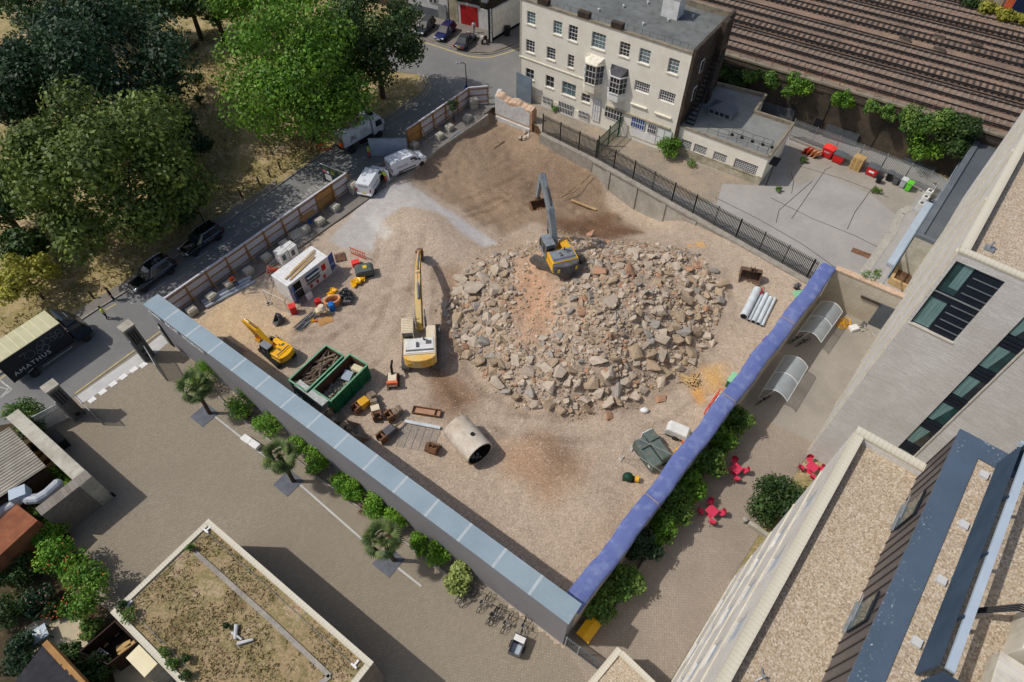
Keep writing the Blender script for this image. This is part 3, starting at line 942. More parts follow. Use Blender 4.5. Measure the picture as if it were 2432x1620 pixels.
for sg in [[(1880,520),(1960,404),(1975,396)],[(2012,545),(2030,505),(2066,455),(2080,440)],[(1700,470),(1800,520),(1905,580),(1990,640)],[(1830,470),(1930,520),(2030,560),(2090,590)],[(1900,395),(2000,425),(2070,452),(2110,470)],[(1843,530),(1850,500),(1930,430)],[(1880,460),(1885,430),(1878,410)]]:
 strip(mb, [P(*q) for q in sg],.06,.018,.024)
struct('tarmac_crack', mb, 'steel_dark')
sheet('concrete_apron', Q([(1874,338),(2187,456),(2150,506),(2130,512),(2068,462),(1958,412),(1900,440),(1868,420)]),0.02, 'courtyard_concrete')
paint('yellow_hatching', [[(2160,508),(2166,495),(2180,500),(2190,512)],[(2160,508),(2178,520)],[(1890,540),(1912,528)],[(1962,570),(1986,556)],[(1905,545),(1895,552)]],0.12, 'road_yellow')
mb = MB()
strip(mb, [P(a, b) for a, b in [(2050,650),(2085,600),(2118,555),(2140,505),(2165,492)]],0.8,0.02,0.05)
struct('concrete_channel', mb, 'concrete')
sheet('patched_strip', Q([(2020,598),(2026,588),(2074,606),(2068,617)]),0.024, 'rusty')
for i, (a, b) in enumerate([(341,867),(318,878),(293,895),(269,912),(244,931),(219,950)]):
 p = P(a, b)
 mb = MB()
 mb.box(0,0,0.02,.62,.5,.03, ang(P(179,943), P(382,795)))
 tag(mb.build('stone_square', 'white_paint', base=None), 'flat white stone square set in the paving at the gate line', 'paving slab', 'white stone squares between the gate pillars').location = (p.x, p.y, 0)
mb = MB()
strip(mb, [P(a, b) for a, b in [(505,985),(700,1140),(870,1290),(1000,1392)]],0.14,0.0,0.012)
struct('drain_channel', mb, 'slab_pale')
DZ = 6.2
_v0, _v1 = P(1792,150, DZ), P(2432,340, DZ)
_v0 = _v0 - (_v1 - _v0).normalized() * 6
vd = (_v1 - _v0).normalized()
vn = Vector((-vd.y, vd.x, 0))
_v0.z = _v1.z = 0.0
VA, VB = _v0 - vd * 60, _v1 + vd * 60
mb = MB()
a, b = VA + vd * 44 + vn * 0.5, VB + vn * 0.5
far = 62
mb.prism([(a.x, a.y),(b.x, b.y),(b.x + vn.x * far, b.y + vn.y * far),(a.x + vn.x * far, a.y + vn.y * far)],3.0, DZ - 0.25)
struct('railway_deck', mb, 'ballast')
mb = MB()
mb.bx(-16,(VB - VA).length - 60,0,0.5,0, DZ - 0.1)
for k in range(14):
 x = -10 + k * 6.2
 mb.bx(x, x + 1.1,-0.12,0,0, DZ - 1.1)
mb.bx(-16,(VB - VA).length - 60,-0.14,-0.001, DZ - 1.0, DZ - 0.72)
vi = mb.build('viaduct_wall', 'arch_brick')
vi.location = VA + vd * 60
vi.rotation_euler = (0,0, math.atan2(vd.y, vd.x))
tag(vi, 'long dark sooty brick railway viaduct wall behind the yard', 'wall')
mb = MB()
mb.bx(-16,(VB - VA).length - 60,-0.1,0.6, DZ - 0.1, DZ + 0.12)
mb.build('coping', 'coping_stone', vi)
VO = VA + vd * 60
def via(px, py):
 p = onplane(px, py, VO, vn)
 return (p - VO).dot(vd), p.z
for (x0, y0, x1, y1) in [(1812,233,1880,290),(1968,290,2030,345),(2150,372,2212,420)]:
 u0, z0_ = via(x0, y0)
 u1, z1_ = via(x1, y1)
 mb = MB()
 mb.bx(u0, u1,-0.25,-0.13,0.0, z0_ - .2)
 for k in range(9):
  mb.bx(u0, u1,-0.27,-0.25,0.2 + k * z0_ / 10,0.23 + k * z0_ / 10)
 sh = mb.build('roller_shutter', 'membrane', vi)
for (x0, y0, x1) in [(1935,290,1955)]:
 u0, z0_ = via(x0, y0)
 mb = MB()
 mb.bx(u0, u0 + .9,-0.2,-0.13,0,2.0)
 mb.build('door', 'black_plastic', vi)
rl = thing('track_fence', 'thin rusty post and wire railing along the viaduct edge', 'railing', (VO.x, VO.y, DZ), math.atan2(vd.y, vd.x))
pm = MB().bx(-.03,.03,.2,.26,0.1,1.2).data('post', 'rusty')
for k in range(34):
 inst('post', pm, rl, (-6 + k * 2.0,0,0))
mb = MB()
for zz in (0.65,1.15):
 mb.bx(-6,62,.215,.245, zz, zz + .03)
mb.build('rail', 'rusty', rl)
rd = vd.copy()
rn = Vector((-rd.y, rd.x, 0))
T0 = VO + vd * 24 + vn * 3.1
railm = MB()
railm.bx(-42,50,-.035,.035,0,.15)
rtopm = MB().bx(-42,50,-.03,.03,.15,.16).data('rail_head', 'rail_top')
rail_me = railm.data('rail', 'rail_steel')
third_me = MB().bx(-42,50,-.06,.06,.06,.2).data('conductor_rail', 'rail_steel')
sl_me = [MB().bx(-.13,.13,-1.3,1.3,-.1,.03).data('sleeper', k) for k in ('sleeper', 'sleeper_dark')]
_names = ['nearest the viaduct edge', 'second from the viaduct edge', 'third from the viaduct edge', 'fourth from the viaduct edge', 'fifth from the viaduct edge', 'sixth from the viaduct edge', 'seventh from the viaduct edge', 'eighth from the viaduct edge', 'farthest from the viaduct edge']
for i in range(9):
 c = T0 + rn * (i * 3.45 + (1.2 if i > 3 else 0))
 tr = thing('railway_track', 'electrified railway track on brown ballast, ' + _names[i], 'railway track', (c.x, c.y, DZ - 0.2), math.atan2(rd.y, rd.x), 'parallel railway tracks')
 for s in (-.75,.75):
  r_ = inst('rail', rail_me, tr, (0, s, 0.03))
  inst('rail_head', rtopm, r_, (0,0,0))
 inst('conductor_rail', third_me, tr, (0,1.3 if i % 2 else -1.3,0.05))
 if i in (1,3,5):
  inst('conductor_rail', third_me, tr, (0,-1.3 if i % 2 else 1.3,0.05))
 x = -41.0
 while x < 40:
  inst('sleeper', sl_me[(i + 1) % 2 if i not in (0,5) else 0], tr, (x, rnd.uniform(-.05,.05),0))
  x += 0.72
for (a, b) in [(2150,92),(2232,86),(2320,106),(2232,116)]:
 p = P(a, b, DZ)
 t = thing('trackside_box', 'small weathered equipment box lying between the rails', 'cable box', (p.x, p.y, DZ - .2), math.atan2(rd.y, rd.x), 'equipment boxes between the tracks')
 MB().bx(-.7,.7,-.25,.25,0,.22).build('case', 'sleeper', t)
 MB().bx(-.72,.72,-.27,.27,.22,.26).build('lid', 'sleeper_dark', t)
def wall_holes(mb, x0, x1, z0, z1, holes, depth, y=0.0):
 xs = sorted({x0, x1} | {v for h in holes for v in h[:2]})
 zs = sorted({z0, z1} | {v for h in holes for v in h[2:4]})
 for xa, xb in zip(xs[:-1], xs[1:]):
  for za, zb in zip(zs[:-1], zs[1:]):
   cx_, cz_ = (xa + xb) / 2,(za + zb) / 2
   if any(h[0] < cx_ < h[1] and h[2] < cz_ < h[3] for h in holes):
    continue
   mb.add([(xa, y, za),(xb, y, za),(xb, y, zb),(xa, y, zb)],[(0,1,2,3)])
 for (a, b, c, d) in holes:
  e = y + depth
  mb.add([(a, y, c),(b, y, c),(b, y, d),(a, y, d),(a, e, c),(b, e, c),(b, e, d),(a, e, d)],
               [(0,4,5,1),(1,5,6,2),(2,6,7,3),(3,7,4,0)])
def window(parent, a, b, c, d, y, cols=2, rows=3, glass='dark_window', frame='white_paint', sill=0.12, w=0.055, meet=None, name='window', bars='white_paint', sillmat='cream_trim'):
 mb = MB()
 t = 0.05
 mb.bx(a, b, y - t, y, c, c + w)
 mb.bx(a, b, y - t, y, d - w, d)
 mb.bx(a, a + w, y - t, y, c + w, d - w)
 mb.bx(b - w, b, y - t, y, c + w, d - w)
 o = mb.build(name, frame, parent)
 g = MB()
 g.add([(a, y - .012, c),(b, y - .012, c),(b, y - .012, d),(a, y - .012, d)],[(0,1,2,3)])
 g.build('pane', glass, o)
 g = MB()
 gw = w * 0.5
 for i in range(1, cols):
  x = a + (b - a) * i / cols
  g.bx(x - gw / 2, x + gw / 2, y - .04, y - .014, c + w, d - w)
 for j in range(1, rows):
  z = c + (d - c) * j / rows
  ww = gw * (2.2 if meet == j else 1)
  g.bx(a + w, b - w, y - .044, y - .016, z - ww / 2, z + ww / 2)
 if g.v:
  g.build('glazing_bars', bars, o)
 if sill:
  g = MB().bx(a - .08, b + .08, y - .16 - sill, y - .06, c - .13, c - .005)
  g.build('sill', sillmat, o)
 return o
BO, BE = P(1233,227), P(1591,365)
bd = (BE - BO).normalized()
bn = Vector((bd.y, -bd.x, 0))
BL, BH, BDEP = (BE - BO).length, 12.4,10.5
def fac(zx, zy):
 p = onplane(1200 + zx * .34446, zy * .34446, BO, bn)
 return (p - BO).dot(bd), p.z
cb = thing('cream_building', 'three storey cream rendered building with sash windows and grey flat roof', 'building', BO, math.atan2(bd.y, bd.x))
wins = []
def addw(xl, xr, yt, yb, **kw):
 xm, ym = (xl + xr) / 2,(yt + yb) / 2
 a, _ = fac(xl, ym - (xr - xl) * .16)
 b, _ = fac(xr, ym + (xr - xl) * .16)
 _, d = fac(xm, yt)
 _, c = fac(xm, yb)
 wins.append((a, b, c, d, kw))
addw(149,207,82,170, cols=3, rows=4, meet=2, glass='sky_window')
addw(330,390,146,238, cols=3, rows=4, meet=2, glass='sky_window')
addw(435,497,176,283, cols=3, rows=4, meet=2)
addw(595,690,228,338, cols=4, rows=4, meet=2, glass='sky_window')
addw(787,857,292,392, cols=3, rows=4, meet=2)
addw(922,997,338,440, cols=3, rows=4, meet=2, glass='sky_window')
addw(1122,1195,405,510, cols=3, rows=4, meet=2, glass='sky_window')
addw(142,202,278,362, cols=3, rows=4, meet=2)
addw(285,345,328,412, cols=3, rows=4, meet=2)
addw(430,472,378,468, cols=2, rows=4, meet=2)
addw(890,995,566,640, cols=7, rows=4, w=.1, sill=0)
addw(1060,1170,630,708, cols=7, rows=4, w=.1, sill=0)
addw(140,197,476,545, cols=2, rows=2)
addw(277,335,524,604, cols=2, rows=2)
addw(390,485,572,662, cols=3, rows=2, glass='sky_window')
addw(524,583,648,706, cols=2, rows=2)
holes = [(a, b, c, d) for a, b, c, d, k in wins]
mb = MB()
wall_holes(mb, 0, BL, 0, BH, holes, 0.2)
mb.bx(0, BL, 0.21, BDEP, -0.2, BH - 0.45)
mb.bx(0,0.3,0.0,0.21,0, BH)
mb.bx(BL - 0.3, BL, 0.001,0.21,0, BH)
mb.build('wall', 'cream_wall', cb)
for a, b, c, d, k in wins:
 window(cb, a, b, c, d, 0.19, **k)
mb = MB().bx(0.3, BL - 0.15,0.35, BDEP - .3, BH - 0.445, BH - 0.35)
rf = mb.build('roof', 'roof_felt', cb)
mb = MB()
mb.bx(-.05, BL + .05,-0.1,0.34, BH, BH + 0.14)
mb.bx(-.05, BL + .05, BDEP - .3, BDEP, BH - .44, BH + .3)
mb.build('parapet_coping', 'coping_stone', cb)
MB().bx(BL + .002, BL + .34,0.02, BDEP + .02,0, BH + .5).build('gable_wall', 'dark_brick', cb)
for k, (a, b) in enumerate([(260,8),(540,95),(770,170)]):
 u, _ = fac(a, b + 10)
 MB().bx(u - .7, u + .7,-.12,.5, BH + .14, BH + .75).build('chimney_stub', 'dark_brick', cb)
q = P(1200 + 1150 * .34446,100 * .34446, BH - .3)
lx, ly = (q - BO).dot(bd),-(q - BO).dot(bn)
mb = MB().bx(lx - 1.0, lx + 1.0, ly - .9, ly + .9, BH - .35, BH + 1.9)
rb = mb.build('roof_box', 'white_metal', cb)
MB().bx(lx - 1.1, lx + 1.1, ly - 1.0, ly + 1.0, BH + 1.9, BH + 2.0).build('lid', 'white_paint', rb)
MB().tube((lx + .2, ly, BH + 2),(lx + .2, ly, BH + 2.5),.12).build('cowl', 'galvanised', rb)
pm_ = MB().lathe([(.12,0),(.1,.25),(.16,.26),(.05,.34)],8).data('roof_vent', 'grey_white')
for k in range(9):
 inst('roof_vent', pm_, rf, (3 + k * 1.9,3.2 + (k % 3) * 2.4, BH - .35))
mb = MB()
for k in range(int(BL / .9)):
 mb.tube((k * .9 + .3,.45, BH - .3),(k * .9 + .3,.45, BH + .65),.018, n=4)
mb.tube((0.3,.45, BH + .65),(BL - .3,.45, BH + .65),.018, n=4)
mb.build('roof_rail', 'steel_dark', cb)
u0, z0 = fac(95,380)
u1, z1 = fac(545,540)
MB().bx(0, u1,-.09,-.002, z0 - .12, z0 + .02).build('string_course', 'cream_trim', cb)
u, z = fac(700,720)
uu, _ = fac(1140,880)
MB().bx(u, uu, -.22,-.002, z - .18, z).build('shop_fascia', 'stained_plinth', cb)
mb = MB()
u, z = fac(655,650)
MB().bx(0, u - 1.3,-.08,-.001,0,1.05).build('plinth', 'cream_trim', cb)
def panel(name, xl, xr, yt, yb, m, y0=-.03, y1=.0, bars=0, barm='white_paint', kids=True):
 ym = (yt + yb) / 2
 a, _ = fac(xl, ym - (xr - xl) * .16)
 b, _ = fac(xr, ym + (xr - xl) * .16)
 _, d = fac((xl + xr) / 2, yt)
 _, c = fac((xl + xr) / 2, yb)
 c = max(c, 0.02)
 o = MB().bx(a, b, y0 - .05, y0, c, d).build(name, m, cb)
 if bars:
  g = MB()
  for i in range(bars + 1):
   x = a + (b - a) * i / bars
   g.bx(x - .025, x + .025, y0 - .09, y0 - .055, c, d)
  for z in (c, (c + d) / 2, d):
   g.bx(a, b, y0 - .085, y0 - .058, z - .03, z + .03)
  g.build('bars', barm, o)
 return o
panel('grille', 262,325,668,716, 'dark_window', -.08, bars=7)
panel('grille', 370,468,708,788, 'dark_window', -.08, bars=9)
panel('grille', 510,575,766,816, 'dark_window', -.08, bars=7)
panel('door', 605,655,680,832, 'white_paint', bars=3, barm='grey_white')
panel('shop_window', 690,810,742,822, 'dark_window', bars=6)
panel('shop_window', 872,962,812,885, 'blue_door', bars=6)
panel('shop_window', 985,1040,858,920, 'dark_window', bars=4)
panel('stall_riser', 872,1038,905,965, 'white_paint')
panel('double_door', 1042,1140,885,1008, 'white_paint', bars=2, barm='grey_white')
panel('blind_panel', 872,978,650,722, 'cream_trim', .06)
panel('blind_panel', 1040,1150,718,790, 'cream_trim', .06)
a, c = fac(865,705)
b, _ = fac(978,742)
MB().bx(a, b, -.2,-.003, c - .12, c).build('sill', 'cream_trim', cb)
a, c = fac(1030,770)
b, _ = fac(1148,805)
MB().bx(a, b, -.2,-.003, c - .12, c).build('sill', 'cream_trim', cb)
def bay(xl, xr, yt, yb, ysill, ywin, roofm, bodym, name, rise):
 xm = (xl + xr) / 2
 a, _ = fac(xl, (yt + yb) / 2 - 10)
 b, _ = fac(xr, (yt + yb) / 2 + 10)
 b = a + (b - a) * .92
 _, zt = fac(xm, yt)
 _, zb = fac(xm, yb)
 _, zs = fac(xm, ysill)
 _, zw = fac(xm, ywin)
 pr_ = .85
 e = (b - a) * .24
 ring = lambda z, s=0.0: [(a - s, 0, z),(a + e - s * .5,-pr_ - s, z),(b - e + s * .5,-pr_ - s, z),(b + s, 0, z)]
 mb = MB()
 mb.loft([[(a + e, -.02, zb),(a + e * 1.2,-pr_ * .6, zb),(b - e * 1.2,-pr_ * .6, zb),(b - e, -.02, zb)], ring(zb + .35), ring(zs)])
 o = mb.build(name, bodym, cb)
 mb = MB()
 mb.loft([ring(zs, .08), ring(zs + .1,.08)])
 mb.loft([ring(zw, .1), ring(zw + .14,.1)])
 mb.build('cornice', 'cream_trim' if bodym != 'white_paint' else 'white_paint', o)
 mb = MB()
 r0 = ring(zw + .14,.02)
 mb.loft([r0,[(a + .1,0, zt + rise),(a + e * 1.25,-.12, zt + rise),(b - e * 1.25,-.12, zt + rise),(b - .1,0, zt + rise)]])
 mb.build('bay_roof', roofm, o)
 g = MB()
 g.add([(x, y + .05, z) for (x, y, z) in ring(zs + .1)] + [(x, y + .05, z) for (x, y, z) in ring(zw)],[(0,1,5,4),(1,2,6,5),(2,3,7,6)])
 g.build('pane', 'dark_window', o)
 g = MB()
 R0 = ring(0)
 for i in range(3):
  p0, p1 = Vector(R0[i]), Vector(R0[i + 1])
  k = 3 if i == 1 else 2
  for j in range(k + 1):
   p = p0.lerp(p1, j / k)
   ww = .09 if j in (0, k) else .035
   g.beam((p.x, p.y, zs + .1),(p.x, p.y, zw), ww, ww, up=(0,1,0))
  for j in range(1,3):
   z = zs + .1 + (zw - zs - .1) * j / 3
   g.beam((p0.x, p0.y, z),(p1.x, p1.y, z),.04,.04)
 g.build('mullion', 'white_paint', o)
 return o
bay(545,690,385,640,565,428, 'cream_trim', 'cream_trim', 'bay_window', .1)
bay(712,850,470,700,630,512, 'slate', 'white_paint', 'oriel_window', .25)
ZA = 3.7
mb = MB()
x0 = BL + .35
for k in range(16):
 mb.bx(x0 + .25, x0 + 1.15,1.2 + k * .28,1.5 + k * .28, ZA + k * .42, ZA + .05 + k * .42)
mb.beam((x0 + .2,1.2, ZA),(x0 + .2,5.8, ZA + 6.8),.06,.2)
mb.beam((x0 + 1.2,1.2, ZA),(x0 + 1.2,5.8, ZA + 6.8),.06,.2)
mb.beam((x0 + 1.2,1.2, ZA + 1),(x0 + 1.2,5.8, ZA + 7.8),.05,.05)
mb.build('fire_escape', 'steel_dark', cb)
for (y, z, h) in [(2.0,6.0,1.6),(2.4,9.2,1.4),(7.2,6.4,1.5),(7.6,9.4,1.4)]:
 o = MB().bx(x0 - .01, x0 + .05, y, y + .9, z, z + h).build('window', 'white_paint', cb)
 MB().bx(x0 + .051, x0 + .06, y + .08, y + .82, z + .08, z + h - .08).build('pane', 'dark_window', o)
MB().bx(x0, x0 + .6,6.2,7.4, ZA, BH + 1.0).build('chimney_breast', 'dark_brick', cb)
p = P(1237,225)
t = thing('sheeted_gate', 'upright blue grey metal sheet gate by the cream building corner', 'gate', p, math.atan2(bd.y, bd.x) - .05)
MB().bx(0,2.35,-1.0,-.93,.05,3.6).build('sheet', 'blue_sheet', t)
mb = MB()
for x in (0,2.3):
 mb.bx(x, x + .08,-.93,-.86,0,3.65)
for z in (.4,1.9,3.4):
 mb.bx(0.08,2.3,-.92,-.87, z, z + .08)
mb.build('frame', 'galvanised', t)
A0, A1 = P(1606.6,296, ZA), P(1825.5,376, ZA)
ad_ = (A1 - A0).normalized()
an = Vector((ad_.y, -ad_.x, 0))
ax = thing('annex', 'single storey cream annex with grey felt roof and barred windows', 'building', (A0.x, A0.y, 0), math.atan2(ad_.y, ad_.x))
AL = (A1 - A0).length
def al(px, py, z):
 q = P(px, py, z) - Vector((A0.x, A0.y, 0))
 return (q.dot(ad_),-q.dot(an))
poly = [(0,0),(AL, 0), al(1882,299, ZA), al(1791,270, ZA), al(1817,231, ZA), al(1690,200, ZA),(0,9.0)]
def facA(px, py):
 p = onplane(px, py, (A0.x, A0.y, 0), an)
 return (p - Vector((A0.x, A0.y, 0))).dot(ad_), p.z
k3 = 300 / 1809
gw = []
for (xl, xr, yt, yb) in [(95,250,800,945),(285,470,875,1005),(565,755,985,1115),(860,1195,1110,1265)]:
 a, _ = facA(1600 + xl * k3,200 + ((yt + yb) / 2 - (xr - xl) * .17) * k3)
 b, _ = facA(1600 + xr * k3,200 + ((yt + yb) / 2 + (xr - xl) * .17) * k3)
 _, d = facA(1600 + (xl + xr) / 2 * k3,200 + yt * k3)
 _, c = facA(1600 + (xl + xr) / 2 * k3,200 + yb * k3)
 gw.append((a, b, c, d))
mb = MB()
wall_holes(mb, 0, AL, 0, ZA - .02, gw, .15)
pts = [poly[1]] + poly[2:]
for i in range(len(pts) - 1):
 (xa, ya),(xb, yb) = pts[i], pts[i + 1]
 mb.add([(xa, ya, 0),(xb, yb, 0),(xb, yb, ZA - .02),(xa, ya, ZA - .02)],[(0,1,2,3)])
mb.build('wall', 'cream_wall', ax)
for h in gw:
 window(ax, *h, .14, cols=max(3, int((h[1] - h[0]) / .22)), rows=6, w=.06, sill=0.05, glass='dark_window')
MB().bx(0, AL, -.07,-.003,0,1.15).build('plinth', 'stained_plinth', ax)
ar = MB().prism(poly, ZA - .019, ZA + .03).build('roof', 'annex_felt', ax)
mb = MB()
for i in range(len(poly) - 1):
 a, b = poly[i], poly[i + 1]
 strip(mb, [a, b],.3, ZA + .031 + i * .002, ZA + (.12 if i == 0 else .42) + i * .002)
mb.build('parapet', 'coping_stone', ax)
lx, ly = al(1600 + 690 * k3,200 + 420 * k3, ZA)
lan = MB().bx(lx - 1.35, lx + 1.35, ly - 1.0, ly + 1.0, ZA + .03, ZA + .75).build('roof_lantern', 'galvanised', ax)
MB().add([(lx - 1.5, ly - 1.15, ZA + .76),(lx + 1.5, ly - 1.15, ZA + .76),(lx + 1.5, ly + 1.15, ZA + .76),(lx - 1.5, ly + 1.15, ZA + .76),(lx - .25, ly, ZA + 1.5),(lx + .25, ly, ZA + 1.5)],
         [(0,1,5,4),(1,2,5),(2,3,4,5),(3,0,4),(3,2,1,0)]).build('lantern_roof', 'membrane_edge', lan)
for k in range(4):
 MB().bx(lx - 1.25 + k * .65, lx - .75 + k * .65, ly - 1.02, ly - 1.003, ZA + .25, ZA + .68).build('pane', 'dark_window', lan)
mb = MB()
pts = [al(1600 + a * k3,200 + b * k3, ZA) for a, b in [(480,690),(620,750),(765,790),(890,840),(1040,900),(1190,960),(1325,1015),(1395,930),(1260,890),(1110,845),(960,790),(820,745)]]
for i, (x, y) in enumerate(pts):
 mb.tube((x, y, ZA),(x, y, ZA + 1.1),.022, n=5)
 if i < len(pts) - 1:
  for z in (.55,1.1):
   mb.tube((x, y, ZA + z),(*pts[i + 1], ZA + z),.02, n=5)
mb.build('guard_rail', 'steel_dark', ax)
wm = MB().lathe([(.2,0),(.2,.12),(.1,.14)],8).data('rail_weight', 'black_plastic')
for (x, y) in pts[7:]:
 inst('rail_weight', wm, ar, (x, y + .25, ZA + .03))
MB().tube((.25,-.1,0),(.25,-.1, ZA),.05).build('drainpipe', 'steel_dark', ax)
MB().bx(AL + .02, AL + .9,1.2,2.8,2.2,2.3).build('canopy', 'black_plastic', ax)
MB().tube((AL + .7,.4,0),(AL + .7,.4,2.9),.06).build('downpipe', 'black_plastic', ax)
RW = [P(1287,318), P(1413,380), P(1923,669)]
t = thing('retaining_wall', 'bare concrete retaining wall below the black palisade fence', 'wall', (RW[1].x, RW[1].y, 0), ang(RW[1], RW[2]))
L2 = (RW[2] - RW[1]).length
mb = MB()
mb.bx(0, L2,-.45,.1,-4.5,0.0)
for k in range(int(L2 / 4)):
 mb.bx(k * 4 + 2.2, k * 4 + 2.75,-.56,-.45,-4.5,-.05)
mb.build('wall_face', 'concrete', t)
MB().bx(0, L2,-.6,.35,.001,.22).build('coping', 'kerb_stone', t)
u = (RW[1] - RW[0])
t2 = thing('low_wall', 'short pale concrete kerb wall under the first palisade panels', 'wall', (RW[0].x, RW[0].y, 0), ang(RW[0], RW[1]))
MB().bx(0, u.length, -.5,.25,-2.5,.2).build('kerb', 'kerb_stone', t2)
def palisade(name, label, pts, h, m, zbase, pitch, pw, top, mid=None, postevery=2.75, group=None):
 t = thing(name, label, 'fence', (pts[0].x, pts[0].y, zbase))
 pale = MB()
 pale.add([(-pw / 2,0,.08),(pw / 2,0,.08),(pw / 2,0, h - .12),(0,0, h),(-pw / 2,0, h - .12),
              (-pw / 2,.03,.08),(pw / 2,.03,.08),(pw / 2,.03, h - .12),(0,.03, h),(-pw / 2,.03, h - .12)],
             [(0,1,2,3,4),(9,8,7,6,5),(0,5,6,1),(1,6,7,2),(2,7,8,3),(3,8,9,4),(4,9,5,0)])
 pme = pale.data('pale', m)
 post = MB().bx(-.05,.05,.06,.16,0, h - .05).data('post', m)
 for a, b in zip(pts[:-1], pts[1:]):
  d = b - a
  L = Vector((d.x, d.y, 0)).length
  r = ang(a, b)
  o = a - pts[0]
  e = Vector((math.cos(r), math.sin(r),0))
  k = 0.05
  while k < L:
   inst('pale', pme, t, (o.x + e.x * k, o.y + e.y * k, 0),(0,0, r))
   k += pitch
  k = 0.0
  while k < L + .1:
   inst('post', post, t, (o.x + e.x * k, o.y + e.y * k, 0),(0,0, r))
   k += postevery
  for z in (.35, h - .45):
   inst('rail', MB().bx(0, L, .031,.07, z, z + .06).data('rail', m), t, (o.x, o.y, 0),(0,0, r))
 return t
palisade('palisade_fence', 'tall black steel palisade fence between the demolition site and the yard', RW, 2.6, 'palisade_black', .21,.165,.075, True)
SP = [P(1873,327), P(2188,450)]
palisade('palisade_fence', 'galvanised silver palisade fence in front of the viaduct arches', [P(1805,258), P(1873,327)][1:] + [SP[1]],2.6, 'galvanised', .02,.17,.07, True)
palisade('palisade_fence', 'short silver palisade return beside the stacked appliances', [P(2188,450), P(2222,470)],2.6, 'galvanised', .02,.17,.07, True)
mb = MB()
strip(mb, [SP[0] + Vector((0,-.3,0)), SP[1] + Vector((-.2,-.3,0))],.25,0,.3)
tag(mb.build('kerb_wall', 'kerb_stone'), 'low stone kerb at the foot of the silver palisade', 'kerb')
ga, gb = P(1418,372), P(1490,303)
t = thing('green_gate', 'dark green steel mesh gate crossing the cobbled lane', 'gate', ga, ang(ga, gb))
L = (gb - ga).length
pme = MB().bx(-.06,.06,-.06,.06,0,2.9).data('post', 'dark_green')
for k in (0,.34,.67,1):
 inst('post', pme, t, (L * k, 0,0))
bar = MB().bx(-.015,.015,-.015,.015,.15,2.5).data('bar', 'dark_green')
k = .12
while k < L:
 inst('bar', bar, t, (k, 0,0))
 k += .13
mb = MB()
for z in (.15,1.3,2.45):
 mb.bx(0, L, -.03,.03, z, z + .07)
mb.build('rail', 'dark_green', t)
pa, pb, pc = P(1166,250,-1), P(1177,279,-1.2), P(1262,313,-1.2)
pw_ = thing('party_wall', 'ruined white plastered party wall with ragged broken brick top', 'wall', (pb.x, pb.y, 0), ang(pb, pc))
Lp = Vector((pc.x - pb.x, pc.y - pb.y)).length
def ragged(mb, L, zb, zt, y0, y1, n, seed, zdrop):
 r = random.Random(seed)
 tops = [zt(i / n) + r.uniform(-.12,.12) for i in range(n + 1)]
 for i in range(n):
  x0, x1 = L * i / n, L * (i + 1) / n
  a, b = tops[i], tops[i + 1]
  mb.add([(x0, y0, zb),(x1, y0, zb),(x1, y1, zb),(x0, y1, zb),(x0, y0, a),(x1, y0, b),(x1, y1, b + zdrop),(x0, y1, a + zdrop)],
               [(4,5,6,7),(0,1,5,4),(2,3,7,6)] + ([(3,0,4,7)] if i == 0 else []) + ([(1,2,6,5)] if i == n - 1 else []))
mb = MB()
ragged(mb, Lp, -2.2, lambda f: 1.9 - .35 * f + .15 * math.sin(f * 14),0,.85,22,3,.25)
mb.build('brick_core', 'broken_brick', pw_)
mb = MB()
ragged(mb, Lp - .3,-.55, lambda f: 1.7 - .4 * f + .3 * math.sin(f * 9 + 1),-.05,-.002,22,4,0)
mb.build('plaster', 'white_plaster', pw_)
MB().bx(0, Lp - .2,-.22,-.003,-2.2,-.85).build('footing', 'white_plaster', pw_)
MB().bx(Lp - .12, Lp + .12,-.1,.95,-2.4,1.5).build('broken_end', 'rubble_brick', pw_)
mb = MB()
for k in range(26):
 mb.rock((rnd.uniform(Lp - .6, Lp + .5), rnd.uniform(-1.8,.2), rnd.uniform(-1.9,-1.2)), rnd.uniform(.12,.4), rnd)
mb.build('fallen_brick', 'rubble_pale', pw_)
mb = MB()
mb.m = Matrix.Rotation(R_(118),4, 'Z')
ragged(mb, 3.1,-2.0, lambda f: 1.9 - .9 * f, -.5,0,10,8,0)
mb.build('return_wall', 'white_plaster', pw_)
GW0, GW1 = P(408,818), P(1336,1531)
GH = 5.65
gl = (GW1 - GW0).length
gwt = thing('boundary_wall', 'long grey rendered boundary wall with blue grey metal coping', 'wall', GW0, ang(GW0, GW1))
MB().bx(0, gl, 0.0,1.25,0, GH - .08).build('rendered_face', 'render_grey', gwt)
MB().bx(0, gl, -.03,-.002,0,.12).build('base_strip', 'concrete', gwt)
npan = 15
for k in range(npan):
 x0, x1 = gl * k / npan, gl * (k + 1) / npan
 MB().bx(x0 - (.1 if k == 0 else -.03), x1 + (.1 if k == npan - 1 else -.03),-.1,1.4, GH - .079, GH + .03).build('coping_panel', 'coping_metal', gwt)
mb = MB()
for k in range(1, npan):
 x = gl * k / npan
 mb.bx(x - .1, x + .1,-.104,1.404, GH - .06, GH + .036)
mb.build('coping_joint', 'coping_joint', gwt)
MB().bx(-.35,-.004,-.12,1.1,0,2.4).build('end_stone', 'concrete_block', gwt)
MB().bx(.25,.42,-.1,-.003,0,3.3).build('black_post', 'black_plastic', gwt)
lm = MB()
r2 = random.Random(3)
for k in range(26):
 if k in (6,7,14,15):
  continue
 x = .35 + k * .29
 for _ in range(2):
  lm.bx(x + r2.uniform(0,.06), x + r2.uniform(.1,.2),-.12,-.07, GH - .75 + r2.uniform(-.15,.1), GH - .6 + r2.uniform(-.02,.15))
 lm.bx(x, x + .05,-.12,-.07, GH - .9, GH - .45)
